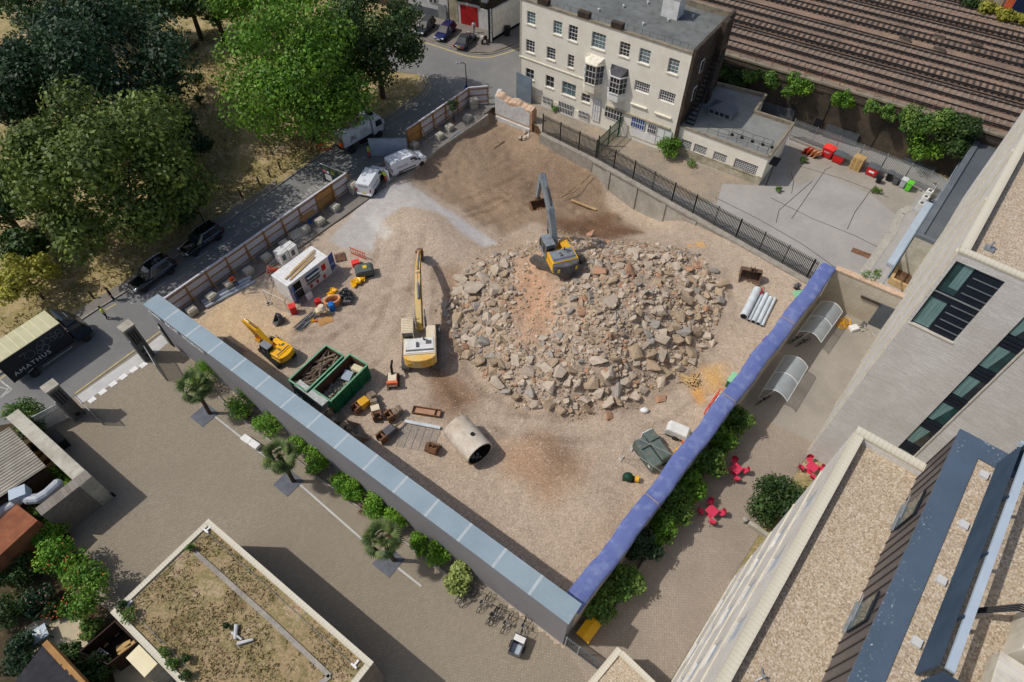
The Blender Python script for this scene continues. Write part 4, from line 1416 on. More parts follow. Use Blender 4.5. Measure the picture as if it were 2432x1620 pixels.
lm.build('raised_lettering', 'white_paint', gwt)
BW0, BW1 = P(1357,1500), P(1941,715)
bl = (BW1 - BW0).length
BWH = 4.55
bwt = thing('tarp_wall', 'old brick wall with blue tarpaulin lashed over its top', 'wall', BW0, ang(BW0, BW1))
MB().bx(0, bl, 0.02,1.0,-.1, BWH - .25).build('brickwork', 'rough_white_brick', bwt)
mb = MB()
n = 90
r2 = random.Random(9)
prof = [(-.12,-.5),(-.16,-.1),(.0,.02),(.3,.06),(.62,.03),(.95,.05),(1.2,-.05),(1.24,-.45)]
rings = []
for i in range(n + 1):
 x = bl * i / n
 w = .07 * math.sin(i * .45) + r2.uniform(-.03,.03)
 rings.append([(x, p[0] + w * (.6 if j < 4 else 1.0) + r2.uniform(-.015,.015), BWH + p[1] + r2.uniform(-.025,.025) - (abs(w) * .5 if j in (0,7) else 0)) for j, p in enumerate(prof)])
for i in range(n):
 mb.add(rings[i] + rings[i + 1],[(j, j + 8, j + 9, j + 1) for j in range(7)])
mb.build('tarpaulin', 'tarp_blue', bwt, smooth=True)
mb = MB()
for k in (.24,.52,.78):
 x = bl * k
 mb.path([(x, -.2, BWH - .3),(x + .05,0.0, BWH + .1),(x + .15,1.1, BWH + .1),(x + .15,1.32, BWH - .4)],.025,5)
mb.build('lashing_rope', 'timber_pale', bwt)
c0, c1 = P(1941,715), P(2125,796)
t = thing('cross_wall', 'tall white painted brick wall closing the courtyard', 'wall', c0, ang(c0, c1))
L = (c1 - c0).length
MB().bx(0.02, L, 0,.4,0,4.4).build('brickwork', 'rough_white_brick', t)
MB().bx(0.02, L, -.08,.5,4.401,4.55).build('coping', 'broken_brick', t)
MB().bx(L * .66, L * .98,-.1,-.003,0,2.9).build('metal_gate', 'membrane', t)
MB().bx(L * .42, L * .66,-.2,-.05,2.7,2.9).build('gate_beam', 'dark_brick', t)
def hoarding(label, pts, n_ply, seed, h=2.45):
 t = thing('site_hoarding', label, 'hoarding', pts[0])
 r = random.Random(seed)
 k = 0
 total = sum((b - a).length for a, b in zip(pts[:-1], pts[1:]))
 for a, b in zip(pts[:-1], pts[1:]):
  d = b - a
  L = d.length
  rz = ang(a, b)
  o = a - pts[0]
  e = d.normalized()
  n = max(1, round(L / 2.44))
  w = L / n
  pme = MB().bx(0, w - .015,.04,.06,.08, h).data('panel', 'hoarding_white')
  pbo = MB().bx(0, w - .015,.04,.06,.08, h).data('panel', 'ply_board')
  post = MB().bx(-.06,.06,-.12,.038,0, h - .1).data('post', 'timber')
  rail = MB().bx(.06, w - .06,-.05,.038,0,.1).data('rail', 'timber')
  cap = MB().bx(0, w, -.08,.1, h + .001, h + .06).data('capping', 'hoarding_white')
  brace = MB().beam((0,-.1,1.7),(0,-1.0,.1),.09,.06, up=(1,0,0)).data('brace', 'timber')
  for i in range(n):
   l = o + e * (w * i)
   inst('panel', pbo if k in n_ply else pme, t, l, (0,0, rz))
   inst('post', post, t, l, (0,0, rz))
   for z in (.35,1.25,2.1):
    inst('rail', rail, t, (l.x, l.y, z),(0,0, rz))
   inst('capping', cap, t, l, (0,0, rz))
   inst('brace', brace, t, l, (0,0, rz))
   k += 1
  inst('post', post, t, o + d, (0,0, rz))
 return t
h1 = [P(412,752), P(833,452)]
hoarding('white hoarding with brown timber posts from the grey wall to the site gate', h1,(8,12,13),1)
h2 = [P(972,350), P(1115,250), P(1160,246)]
hoarding('white hoarding with timber posts between the grey banner and the ruined wall', h2,(0,),2)
blk = MB()
blk.bx(-.45,.45,-.38,.38,0,.62)
blk.bx(-.34,.34,-.27,.27,.621,.7)
bme = blk.data('concrete_block', 'concrete_block')
bpos = [(460,745),(506,712),(548,683),(594,651),(636,619),(678,587),(727,552),(762,533),(798,500),(1045,330),(1068,310),(1110,287),(985,352)]
for i, (a, b) in enumerate(bpos):
 p = P(a, b)
 o = inst('concrete_block', bme, None, (p.x, p.y, 0.1),(0,0, ang(*h1) + rnd.uniform(-.15,.15)))
 tag(o, 'weathered concrete ballast block at the foot of the white hoarding', 'concrete block', 'ballast blocks along the hoarding')
p = P(842,458)
for k in range(2):
 o = inst('concrete_block', bme, None, (p.x, p.y, .1 + k * .71),(0,0, ang(*h1) + .05 * k))
 tag(o, ('lower' if k == 0 else 'upper') + ' of two concrete blocks stacked beside the white van', 'concrete block')
p = P(1125,258)
for k in range(2):
 o = inst('concrete_block', bme, None, (p.x, p.y, .1 + k * .71),(0,0,.4),(1.1,1.1,1))
 tag(o, ('lower' if k == 0 else 'upper') + ' of two concrete blocks stacked by the lamp post', 'concrete block')
a, b = P(882,372), P(970,372)
t = thing('banner_screen', 'pale grey sheeted fence panel standing across the site gate', 'screen', a, ang(a, b))
L = (b - a).length
mb = MB()
nx = 14
for i in range(nx):
 x0, x1 = L * i / nx, L * (i + 1) / nx
 y0, y1 = .05 * math.sin(i * 1.3),.05 * math.sin((i + 1) * 1.3)
 mb.add([(x0, y0,.1),(x1, y1,.1),(x1, y1 * .3,2.45),(x0, y0 * .3,2.45)],[(0,1,2,3)])
mb.build('sheet', 'tarpaulin_grey', t, smooth=True)
mb = MB()
mb.tube((0,.08,2.47),(L, .08,2.47),.04)
for x in (0, L):
 mb.tube((x, .08,0),(x, .08,2.47),.04)
mb.build('frame', 'galvanised', t)
a, b = P(770,428), P(830,452)
t = thing('printed_banner', 'dark green printed gate panel with pale patches by the hoarding end', 'banner', a, ang(a, b))
L = (b - a).length
MB().bx(0, L, 0,.05,.05,2.3).build('panel', 'banner_green', t)
MB().bx(0, L, -.02,.08,2.301,2.36).build('top_rail', 'grey_white', t)
for (x, z, w, h, m) in [(.2,1.3,.5,.35, 'flower_pink'),(.8,1.3,.3,.3, 'white_paint'),(1.4,1.35,.5,.45, 'leaf_yellow'),(.4,.3,.9,.8, 'grey_white')]:
 MB().bx(x, x + w, -.012,-.002, z, z + h).build('print_patch', m, t)
def barrier(px, py, qx, qy, label):
 a, b = P(px, py), P(qx, qy)
 t = thing('crowd_barrier', label, 'barrier', (a.x, a.y, .03), ang(a, b))
 L = (b - a).length
 mb = MB()
 mb.path([(0,0,.2),(0,0,1.05),(L, 0,1.05),(L, 0,.2)],.022,5, True)
 mb.build('frame', 'galvanised', t)
 bar = MB().tube((0,0,.2),(0,0,1.05),.009, n=4).data('bar', 'galvanised')
 for k in range(1, int(L / .16)):
  inst('bar', bar, t, (k * .16,0,0))
 mb = MB()
 for x in (.3, L - .3):
  mb.bx(x - .03, x + .03,-.3,.3,0,.04)
  mb.tube((x, 0,.03),(x, 0,.2),.02, n=5)
 mb.build('foot', 'galvanised', t)
barrier(922,450,957,425, 'thin steel crowd barrier behind the parked white vans')
barrier(1008,357,1042,334, 'thin steel crowd barrier leaning along the upper hoarding')
a0 = P(1915,1079)
b1_ = P(1640,1540)
ub = Vector((a0.x - b1_.x, a0.y - b1_.y, 0)).normalized()
vb = Vector((ub.y, -ub.x, 0))
UANG = math.atan2(ub.y, ub.x)
ZAr = 23.0
def coping_run(parent, x0, y0, x1, y1, z, w, n, name='coping_brick', m='coping_brick', h=.12):
 """separate coping bricks laid across a parapet"""
 d = Vector((x1 - x0, y1 - y0))
 L = d.length
 r = math.atan2(d.y, d.x)
 s = L / n
 me = MB().bx(.004, s - .004,-w / 2, w / 2,0, h).data(name, m)
 for k in range(n):
  inst(name, me, parent, (x0 + d.x * k / n, y0 + d.y * k / n, z + rnd.uniform(0,.008)),(0,0, r))
A = thing('white_brick_block', 'tall white brick block with teal windows and gravel roof', 'building', (a0.x, a0.y, 0), math.atan2(vb.y, vb.x))
def facW(px, py):
 p = onplane(px, py, a0, ub)
 return (p - a0).dot(vb), p.z
W_, D_ = 30.0,34.0
tl, tr, bl_, br_ = facW(2271,619), facW(2389,671), facW(2163,764), facW(2260,814)
pa_x0, pa_x1 = (tl[0] + bl_[0]) / 2,(tr[0] + br_[0]) / 2
pa_z0, pa_z1 = (bl_[1] + br_[1]) / 2,(tl[1] + tr[1]) / 2
s0, s1 = facW(2157,1037), facW(2214,1040)
sx0, sx1 = s0[0], s1[0]
if sx1 - sx0 < .8: sx1 = sx0 + 1.2
mb = MB()
wall_holes(mb, 0, W_, 0, ZAr, [(pa_x0, pa_x1, pa_z0, pa_z1),(sx0, sx1,3.0, ZAr - 1.6)],.22)
mb.add([(0,0,0),(0, D_, 0),(0, D_, ZAr),(0,0, ZAr)],[(3,2,1,0)])
mb.add([(W_, 0,0),(W_, D_, 0),(W_, D_, ZAr),(W_, 0, ZAr)],[(0,1,2,3)])
mb.add([(0, D_, 0),(W_, D_, 0),(W_, D_, ZAr),(0, D_, ZAr)],[(3,2,1,0)])
mb.add([(.45,.45, ZAr - .5),(W_ - .45,.45, ZAr - .5),(W_ - .45,.45, ZAr),(.45,.45, ZAr)],[(3,2,1,0)])
mb.add([(.45,.45, ZAr - .5),(.45, D_, ZAr - .5),(.45, D_, ZAr),(.45,.45, ZAr)],[(0,1,2,3)])
mb.build('brick_face', 'white_brick', A)
MB().bx(.45, W_, .45, D_, ZAr - .6, ZAr - .45).build('gravel_roof', 'roof_gravel', A)
coping_run(A, 0,.22,16,.22, ZAr, .5,74)
MB().bx(16.001, W_, -.03,.47, ZAr, ZAr + .1).build('coping', 'coping_brick', A)
coping_run(A, .22,.48,.22,20, ZAr, .5,90)
zm = (pa_z0 + pa_z1) / 2
wx = pa_x0 + (pa_x1 - pa_x0) * .43
for (za, zb, g) in [(pa_z0, zm - .25, 'pale_curtain'),(zm + .25, pa_z1, 'teal_glass')]:
 o = MB().bx(pa_x0, wx, .15,.2, za, zb).build('window', 'navy_panel', A)
 MB().add([(pa_x0 + .08,.148, za + .08),(wx - .08,.148, za + .08),(wx - .08,.148, zb - .08),(pa_x0 + .08,.148, zb - .08)],[(0,1,2,3)]).build('pane', g, o)
 if g == 'teal_glass':
  MB().add([(pa_x0 + (wx - pa_x0) * .45,.14, za + .5),(wx - .1,.14, za + .5),(wx - .1,.14, zb - .1),(pa_x0 + (wx - pa_x0) * .45,.14, zb - .1)],[(0,1,2,3)]).build('curtain', 'pale_curtain', o)
 n = 4
 for k in range(n):
  z0_, z1_ = za + (zb - za) * k / n, za + (zb - za) * (k + 1) / n
  MB().bx(wx + .004, pa_x1,.1,.2, z0_ + .02, z1_ - .02).build('louvre_panel', 'navy_panel', A)
  MB().bx(wx + .1, pa_x1,.03,.1, z1_ - .07, z1_ - .02).build('louvre_lip', 'membrane_edge', A)
MB().bx(pa_x0, pa_x1,.08,.2, zm - .25, zm + .25).build('spandrel', 'navy_panel', A)
MB().bx(pa_x0 - .06, pa_x1 + .06,-.05,-.002, pa_z0 - .1, pa_z0).build('sill', 'coping_brick', A)
MB().bx(pa_x0, pa_x1,.02,.08, zm + .2, zm + .27).build('sill', 'galvanised', A)
zt = ZAr - 1.6
k = 0
while zt > 4:
 o = MB().bx(sx0, sx1,.12,.18, zt - 2.0, zt).build('window', 'navy_panel', A)
 MB().add([(sx0 + .06,.118, zt - 1.94),(sx1 - .06,.118, zt - 1.94),(sx1 - .06,.118, zt - .06),(sx0 + .06,.118, zt - .06)],[(0,1,2,3)]).build('pane', 'teal_glass' if k % 2 else 'dark_window', o)
 MB().add([(sx0 + .06,.11, zt - 1.94),(sx0 + (sx1 - sx0) * (.35 + .12 * (k % 3)),.11, zt - 1.94),(sx0 + (sx1 - sx0) * .7,.11, zt - .06),(sx0 + .06,.11, zt - .06)],[(0,1,2,3)]).build('curtain', 'pale_curtain', o)
 for j in range(3):
  MB().bx(sx0, sx1,.06,.18, zt - 2.95 + j * .32, zt - 2.7 + j * .32).build('louvre_panel', 'navy_panel', A)
 zt -= 3.0
 k += 1
MB().bx(sx1, sx1 + .08,-.06,-.002,3.0, ZAr - 1.6).build('reveal_trim', 'coping_brick', A)
for k, y in enumerate((.5,6.0,12.0,18.5,25.0)):
 MB().bx(-.1,-.003, y, y + .3,0, ZAr - .3).build('fin', 'coping_brick', A)
for (px, py) in [(2350,590)]:
 q = P(px, py, ZAr - .4)
 x, y = (q - a0).dot(vb),(q - a0).dot(ub)
 mb = MB()
 mb.bx(x - .25, x + .25, y - .25, y + .25, ZAr - .45, ZAr - .35)
 mb.tube((x, y, ZAr - .4),(x, y, ZAr + .1),.05)
 mb.build('roof_anchor', 'galvanised', A)
b0 = P(1740,1383)
b0 = b1_ + ub * (b0 - b1_).dot(ub)
ZB = 21.9
B = thing('gravel_roof_block', 'white brick block in the foreground with gravel roof and cream parapet', 'building', (b0.x, b0.y, 0), math.atan2(vb.y, vb.x))
WB, DB = 26.0,24.0
mb = MB()
def bl2(px, py, z):
 q = P(px, py, z)
 return ((q - b0).dot(vb),(q - b0).dot(ub))
wh = []
for f in range(5):
 z = 2.0 + f * 4.0
 for k in range(6):
  y = -2.4 - k * 3.6
  wh.append((y - 1.5, y, z, z + 2.3))
W2 = MB()
wall_holes(W2,-DB, 0,0, ZB, wh, .18)
for v in W2.v:
 pass
W2.v = [(y, x, z) for (x, y, z) in W2.v]
W2.f = [f[::-1] for f in W2.f]
W2.f = [f[::-1] for f in W2.f]
mb.add(W2.v, W2.f)
mb.add([(0,0,0),(WB, 0,0),(WB, 0, ZB),(0,0, ZB)],[(3,2,1,0)])
mb.add([(0,-DB, 0),(WB, -DB, 0),(WB, -DB, ZB),(0,-DB, ZB)],[(0,1,2,3)])
mb.add([(WB, 0,0),(WB, -DB, 0),(WB, -DB, ZB),(WB, 0, ZB)],[(3,2,1,0)])
mb.add([(.42,-.42, ZB - .45),(WB, -.42, ZB - .45),(WB, -.42, ZB),(.42,-.42, ZB)],[(0,1,2,3)])
mb.add([(.42,-.42, ZB - .45),(.42,-DB, ZB - .45),(.42,-DB, ZB),(.42,-.42, ZB)],[(3,2,1,0)])
mb.build('brick_face', 'white_brick', B)
for (ya, yb, za, zb) in wh:
 if yb > -20:
  o = MB().bx(.1,.16, ya, yb, za, zb).build('window', 'navy_panel', B)
  MB().add([(.098, ya + .06, za + .06),(.098, yb - .06, za + .06),(.098, yb - .06, zb - .06),(.098, ya + .06, zb - .06)],[(3,2,1,0)]).build('pane', 'ac_pale', o)
for f in range(5):
 z = 2.0 + f * 4.0
 MB().bx(-.07,-.003,-DB, -.3, z - .2, z - .08).build('sill_band', 'coping_brick', B)
MB().bx(.42, WB, -DB, -.42, ZB - .6, ZB - .42).build('gravel_roof', 'roof_gravel', B)
coping_run(B, .2,-.44,.2,-19, ZB, .46,95)
coping_run(B, 0,-.2,14,-.2, ZB, .46,70)
for (px, py) in [(2107,1070),(1810,1610),(2045,1610)]:
 x, y = bl2(px, py, ZB - .42)
 mb = MB()
 for k in range(3):
  t_ = k * 2.09
  mb.beam((x, y, ZB - .3),(x + .32 * math.cos(t_), y + .32 * math.sin(t_), ZB - .4),.06,.05)
 mb.tube((x, y, ZB - .4),(x, y, ZB - .1),.05)
 mb.build('roof_anchor', 'galvanised', B)
ZP = 24.7
p0 = bl2(2286,1028, ZP)
p1 = bl2(2017,1617, ZP)
PX = (p0[0] + p1[0]) / 2
PY = p0[1]
ph = MB()
ph.bx(PX, WB - .1,-DB + .1, PY, ZB - .41, ZP - .05)
pent = ph.build('penthouse', 'zinc', B)
k = 0
y = PY
n = int((DB + PY) / .62)
seam = MB().bx(PX - .07, PX - .002,-.03,.03, ZB - .41, ZP - .12).data('standing_seam', 'zinc_seam')
pan = MB().bx(PX - .03, PX - .001,-.58,-.04, ZB - .4, ZP - .13).data('cladding_panel', 'zinc')
for k in range(n):
 inst('standing_seam', seam, pent, (0, PY - .1 - k * .62,0))
 inst('cladding_panel', pan, pent, (0, PY - .1 - k * .62,0))
for (px, py) in [(2155,1220),(2045,1460)]:
 x, y = bl2(px, py, ZB + .6)
 o = MB().bx(PX - .12, PX - .06, y - .75, y + .55, ZB + .2, ZB + 1.9).build('window', 'navy_panel', B)
 MB().bx(PX - .125, PX - .121, y - .68, y + .48, ZB + .28, ZB + 1.82).build('pane', 'teal_glass', o)
 MB().bx(PX - .24, PX - .13, y - .8, y + .6, ZB + .1, ZB + .2).build('sill', 'galvanised', o)
 MB().path([(PX - .3, y - .7, ZB + 1.1),(PX - .3, y + .5, ZB + 1.1)],.03).build('guard_rail', 'galvanised', o)
cw = .85
mb = MB()
mb.bx(PX - .1, PX + cw, -DB + .1, PY + .1, ZP - .049, ZP + .06)
mb.bx(PX + cw, WB, PY - cw, PY + .1, ZP - .049, ZP + .06)
mb.build('metal_coping', 'blue_metal', pent)
MB().bx(PX + cw, WB - .2,-DB + .2, PY - cw, ZP - .04, ZP - .01).build('gravel_bed', 'roof_gravel', pent)
l0 = bl2(2361,1118, ZP)
l1 = bl2(2168,1600, ZP)
LX = (l0[0] + l1[0]) / 2
LY0, LY1 = l0[1] + .3,-DB + 2.2
l1y = bl2(2166,1602, ZP)[1]
sc = thing('louvre_screen', 'dark blue louvred plant screen on the penthouse roof', 'screen', (b0.x, b0.y, ZP), math.atan2(vb.y, vb.x))
sl = MB()
for k in range(9):
 MB().box(LX + .02,(LY0 + l1y) / 2,.2 + k * .16,.13, LY0 - l1y, .025,0,0, R_(-38)).build('louvre_slat', 'louvre', sc)
po = MB().bx(LX + .06, LX + .16,-.05,.05,-.03,1.75).data('post', 'louvre')
y = LY0
while y > l1y:
 inst('post', po, sc, (0, y, 0))
 ft = MB().bx(LX - .42, LX - .12,-.15,.15,-.02,.14).data('foot_block', 'grey_white')
 if int((LY0 - y) / 2.6) % 1 == 0:
  inst('foot_block', ft, sc, (0, y - .8,0))
 y -= 2.6
MB().bx(LX + .17, LX + .42, l1y, LY0,1.6,1.72).build('top_beam', 'ac_pale', sc)
MB().bx(LX - .08, LX + 6, LY0 + .02, LY0 + .1,1.5,1.72).build('top_beam', 'ac_pale', sc)
for k in range(9):
 MB().box(LX + 3.2, LY0 + .1,.2 + k * .16,6,.13,.025,0, R_(38),0).build('louvre_slat', 'louvre', sc)
 MB().box(LX + 3.2, l1y - .1,.2 + k * .16,6,.13,.025,0, R_(38),0).build('louvre_slat', 'louvre', sc)
def plant(name, label, x0, x1, y0, y1, z1, m, fan=False):
 t = thing(name, label, 'air conditioner', b0 + vb * ((x0 + x1) / 2) + ub * ((y0 + y1) / 2) + Vector((0,0, ZP - .01)), math.atan2(vb.y, vb.x))
 w, d = (x1 - x0) / 2,(y1 - y0) / 2
 MB().bx(-w, w, -d, d, .1, z1).build('casing', m, t, bevel=.03)
 MB().bx(-w + .1, w - .1,-d + .1, d - .1,0,.1).build('plinth', 'steel_dark', t)
 mb = MB()
 for k in range(1,4):
  yy = -d + 2 * d * k / 4
  mb.bx(-w, w, yy - .015, yy + .015, z1 + .001, z1 + .012)
 mb.build('lid_seam', 'grey_white', t)
 if fan:
  MB().lathe([(.5,0),(.5,.03)],20,(-w * .2,-d - .035, z1 * .55), 'Y').build('fan_grille', 'black_plastic', t)
plant('air_handling_unit', 'cream air handling unit with round fan beside the louvre screen', LX + 2.0, LX + 5.2,-7.9,-5.6,1.3, 'ac_white', True)
plant('air_handling_unit', 'lower cream roof unit behind the fan unit', LX + 1.7, LX + 4.2,-9.4,-8.1,.8, 'ac_white')
plant('air_handling_unit', 'pale blue roof unit at the bottom corner of the louvre screen', LX + 1.5, LX + 3.4,-11.2,-9.7,.7, 'ac_pale')
plant('air_handling_unit', 'pale blue box unit at the upper end of the plant screen', LX + 2.4, LX + 5.0,-5.3,-2.6,1.0, 'ac_pale')
mb = MB()
for k in range(4):
 mb.path([(LX + .6,-7.4 + k * .05,.4),(LX + 1.6,-6.8 + k * .08,1.35),(LX + 2.3,-6.6 + k * .09,1.42),(LX + 5.0,-7.1 + k * .09,1.42)],.03,6)
o = mb.build('refrigerant_pipes', 'black_plastic')
o.location = (b0.x, b0.y, ZP)
o.rotation_euler = (0,0, math.atan2(vb.y, vb.x))
tag(o, 'bundle of black insulated pipes bent over the cream roof unit', 'pipes')
q0, q1, q2 = P(1468,1537,3.2), P(1395,1625,3.2), P(1560,1625,3.2)
t = thing('low_brick_building', 'low roof edge with cream brick coping at the bottom edge', 'building', (q0.x, q0.y, 0))
A_, B_ = ang(q0, q1), ang(q0, q2)
e1, e2 = Vector((math.cos(A_), math.sin(A_))), Vector((math.cos(B_), math.sin(B_)))
poly = [(0,0), tuple(e1 * 7), tuple(e1 * 7 + e2 * 7), tuple(e2 * 7)]
MB().prism(poly, 0,3.0).build('wall', 'white_brick', t)
MB().prism([tuple((e1 + e2) * .3), tuple(e1 * 7 + e2 * .3), tuple(e1 * 7 + e2 * 7), tuple(e2 * 7 + e1 * .3)],3.001,3.06).build('gravel_roof', 'roof_gravel', t)
coping_run(t, *(e1 * .0 + e2 * .14), *(e1 * 5 + e2 * .14),3.07,.4,26)
coping_run(t, *(e2 * .35 + e1 * .14), *(e2 * 5 + e1 * .14),3.07,.4,26)
ZD = 5.0
d0, d1, d2 = P(2178,557, ZD), P(2343,279, ZD), P(2260,592, ZD)
t = thing('flat_roof_building', 'low building with dark grey membrane roof and raised edge', 'building', (d0.x, d0.y, 0), math.atan2(vb.y, vb.x))
dl = (d1 - d0).dot(ub)
MB().bx(0,14,0, dl, 0, ZD - .35).build('wall', 'concrete_block', t)
MB().bx(.5,13.6,.4, dl - .4, ZD - .349, ZD - .2).build('roof', 'membrane', t)
mb = MB()
mb.bx(-.1,.5,0, dl, ZD - .35, ZD)
mb.bx(.5,14, dl - .5, dl, ZD - .35, ZD)
mb.bx(.5,14,0,.4, ZD - .35, ZD + .02)
mb.build('raised_edge', 'membrane_edge', t)
MB().bx(-.9,-.12,-1.5, dl * .42,1.6,1.9).build('canopy_roof', 'ac_pale', t)
MB().bx(-.9,-.12,-1.4, dl * .4,0.02,1.59).build('lean_to', 'grey_white', t)
MB().bx(-.22,-.11,-6, dl, 2.9,3.05).build('fascia_pipe', 'blue_sheet', t)
pl = [P(2172,560), P(2235,588), P(2165,700), P(2110,672)]
mb = MB()
mb.prism([tuple(p.xy) for p in pl],0.03,.5)
o = struct('earth_bed', mb, 'soil_bed')
mb = MB()
for i in range(4):
 strip(mb, [pl[i], pl[(i + 1) % 4]],.3,.03,.75 + i * .004)
tag(mb.build('bed_wall', 'timber_pale'), 'low pale wall around the bare earth bed', 'wall')
ZS = 5.0
s0_, sL, sR = P(496,1233, ZS), P(259,1452, ZS), P(888,1573, ZS)
sx_ = Vector((sR.x - s0_.x, sR.y - s0_.y, 0)).normalized()
sed = thing('sedum_pavilion', 'low pavilion with dry sedum roof and pale brick coping', 'building', (s0_.x, s0_.y, 0), math.atan2(sx_.y, sx_.x))
SL = (sR - s0_).length
SD = (sL - s0_).length
SXV, SYV = sx_, Vector((-sx_.y, sx_.x, 0))
le = Vector(((sL - s0_).dot(SXV),(sL - s0_).dot(SYV)))
SDEP = abs(le.y) + 6
mb = MB()
mb.bx(0, SL, le.y, 0,0, ZS - .1)
mb.build('wall', 'stone_wall', sed)
MB().bx(.36, SL - .36, le.y + .36,-.36, ZS - .099, ZS - .04).build('sedum_bed', 'sedum', sed)
def sedl(px, py):
 q = P(px, py, ZS) - s0_
 return q.dot(SXV), q.dot(SYV)
coping_run(sed, 0,-.18, SL, -.18, ZS - .06,.36,64, h=.14)
coping_run(sed, .18,-.37,.18, le.y + .37, ZS - .06,.36,34, h=.14)
coping_run(sed, SL - .18,-.37, SL - .18, le.y + .37, ZS - .06,.36,34, h=.14)
coping_run(sed, 0, le.y + .18, SL, le.y + .18, ZS - .06,.36,64, h=.14)
g = [sedl(463,1312), sedl(640,1470), sedl(784,1606), sedl(760,1625)]
mb = MB()
strip(mb, g, .3, ZS - .039, ZS + .06)
mb.build('edging_strip', 'kerb_stone', sed)
for (px, py) in [(490,1262),(302,1440),(841,1582)]:
 x, y = sedl(px, py)
 mb = MB()
 mb.bx(x - .22, x + .22, y - .06, y + .06, ZS - .04, ZS + .1)
 mb.bx(x - .06, x + .06, y + .061, y + .4, ZS - .04, ZS + .1)
 mb.build('corner_bracket', 'white_paint', sed)
mb = MB()
for (a, b, c, d) in [(490,1262,302,1440),(302,1440,450,1590),(490,1262,841,1582)]:
 x, y = sedl(a, b)
 x2, y2 = sedl(c, d)
 mb.tube((x, y, ZS + .08),(x2, y2, ZS + .08),.015, n=4)
mb.build('safety_line', 'galvanised', sed)
for i, (a, b, c, d, r) in enumerate([(563,1485,560,1520,.14),(565,1530,603,1520,.12),(552,1503,576,1520,.09)]):
 p, q = P(a, b, ZS), P(c, d, ZS)
 lg = tag(MB().tube((p.x, p.y, ZS + .12),(q.x, q.y, ZS + .14), r, r * .7,8).build('driftwood_log', 'grey_white', base=(p.x, p.y, ZS)),['upright pale bleached log on the sedum roof', 'longest lying pale log on the sedum roof', 'short pale log wedged between two logs on the sedum roof'][i], 'log')
t = thing('timber_store', 'dark timber enclosure with bench planks beside the pavilion', 'enclosure', (P(215,1560).x, P(215,1560).y, 0))
q = [P(195,1550,1.6) - t.location, P(278,1478,1.6) - t.location, P(330,1528,1.6) - t.location, P(262,1580,1.6) - t.location]
mb = MB()
for i in range(4):
 strip(mb, [q[i], q[(i + 1) % 4]],.08,0,1.9 + i * .01)
mb.build('plank_wall', 'dark_timber', t)
MB().prism([tuple(v.xy) for v in q],.02,.1).build('deck', 'dark_timber', t)
for (a, b, c, d, w) in [(268,1498,278,1508,.3),(244,1522,253,1533,.3),(276,1542,310,1525,.4),(281,1556,320,1524,.3)]:
 p, qq = P(a, b, .5) - t.location, P(c, d, .5) - t.location
 mb = MB()
 strip(mb, [p, qq], w, .42,.5)
 mb.build('bench_plank', 'pallet_wood', t)
o = tag(MB().bx(0,1.9,-.95,0,3.3,3.42).build('cream_board', 'board_cream'), 'blank cream board leaning flat by the pavilion wall', 'board')
p = P(332,1532,3.3)
o.location = (p.x, p.y, 0)
o.rotation_euler = (0,0, ang(P(332,1532,3.3), P(375,1576,3.3)))
MB().bx(-.02,1.92,-.97,.02,0,3.29).build('cabinet', 'concrete_block', o)
p, q2 = P(218,1542), P(258,1570)
t = thing('lattice_bench', 'small white slatted bench beside the dark enclosure', 'bench', p, ang(p, q2))
L = (q2 - p).length
for k in range(6):
 MB().bx(L * k / 6 + .05, L * k / 6 + .14,-.35,.35,.7,.76).build('slat', 'white_paint', t)
MB().bx(0, L, -.38,-.32,.62,.69).build('rail', 'white_paint', t)
MB().bx(0, L, .32,.38,.62,.69).build('rail', 'white_paint', t)
for x in (.05, L - .1):
 for y in (-.35,.3):
  MB().bx(x, x + .06, y, y + .06,0,.62).build('leg', 'white_paint', t)
def pillar(top_l, base, label, rz, notice):
 b = P(*base)
 t = thing('gate_pillar', label, 'gate pillar', b, rz)
 MB().bx(-.5,.5,-.42,.42,0,4.25).build('shaft', 'granite', t)
 MB().bx(-.56,.56,-.48,.48,4.251,4.45).build('cap', 'granite_cap', t)
 mb = MB()
 r = random.Random(int(base[0]))
 for col in range(3):
  z = 3.95
  while z > 2.35:
   h = r.uniform(.07,.12)
   mb.bx(-.32 + col * .23,-.32 + col * .23 + .15,-.435,-.421, z - h, z)
   z -= h + r.uniform(.02,.045)
 mb.build('cut_lettering', 'black_plastic', t)
 MB().bx(-.2,.16,-.45,-.421,.35,.75).build('letter_box', 'black_plastic', t)
 if notice:
  MB().bx(-.3,.1,-.44,-.421,1.1,1.45).build('green_notice', 'dark_green', t)
 MB().bx(-.62,-.52,-.4,-.3,0,3.0).build('gate_post', 'galvanised', t)
 return t
gr = ang(P(179,943), P(382,795))
pillar(None, (352,846), 'grey granite gate pillar with green notice nearest the grey wall', gr, True)
pillar(None, (186,985), 'grey granite gate pillar beside the white slatted gate', gr, False)
for (a, b, lab) in [((368,858),(396,905), 'open steel gate leaf swung back from the right pillar'),((214,975),(246,1010), 'open steel gate leaf swung back from the left pillar')]:
 p, q = P(*a), P(*b)
 t = thing('gate_leaf', lab, 'gate', p, ang(p, q))
 L = (q - p).length
 mb = MB()
 mb.bx(0, L, -.03,.03,2.3,2.38)
 mb.bx(0, L, -.03,.03,.1,.18)
 mb.build('rail', 'galvanised', t)
 bar = MB().bx(-.02,.02,-.02,.02,.1,2.35).data('bar', 'galvanised')
 k = 0
 while k < L:
  inst('bar', bar, t, (k, 0,0))
  k += .14
p, q = P(110,1022), P(172,990)
t = thing('slatted_gate', 'white vertical slatted pedestrian gate next to the left pillar', 'gate', p, ang(p, q))
L = (q - p).length
me = MB().bx(0,.075,-.02,.02,.05,2.1).data('slat', 'white_metal')
k = 0.04
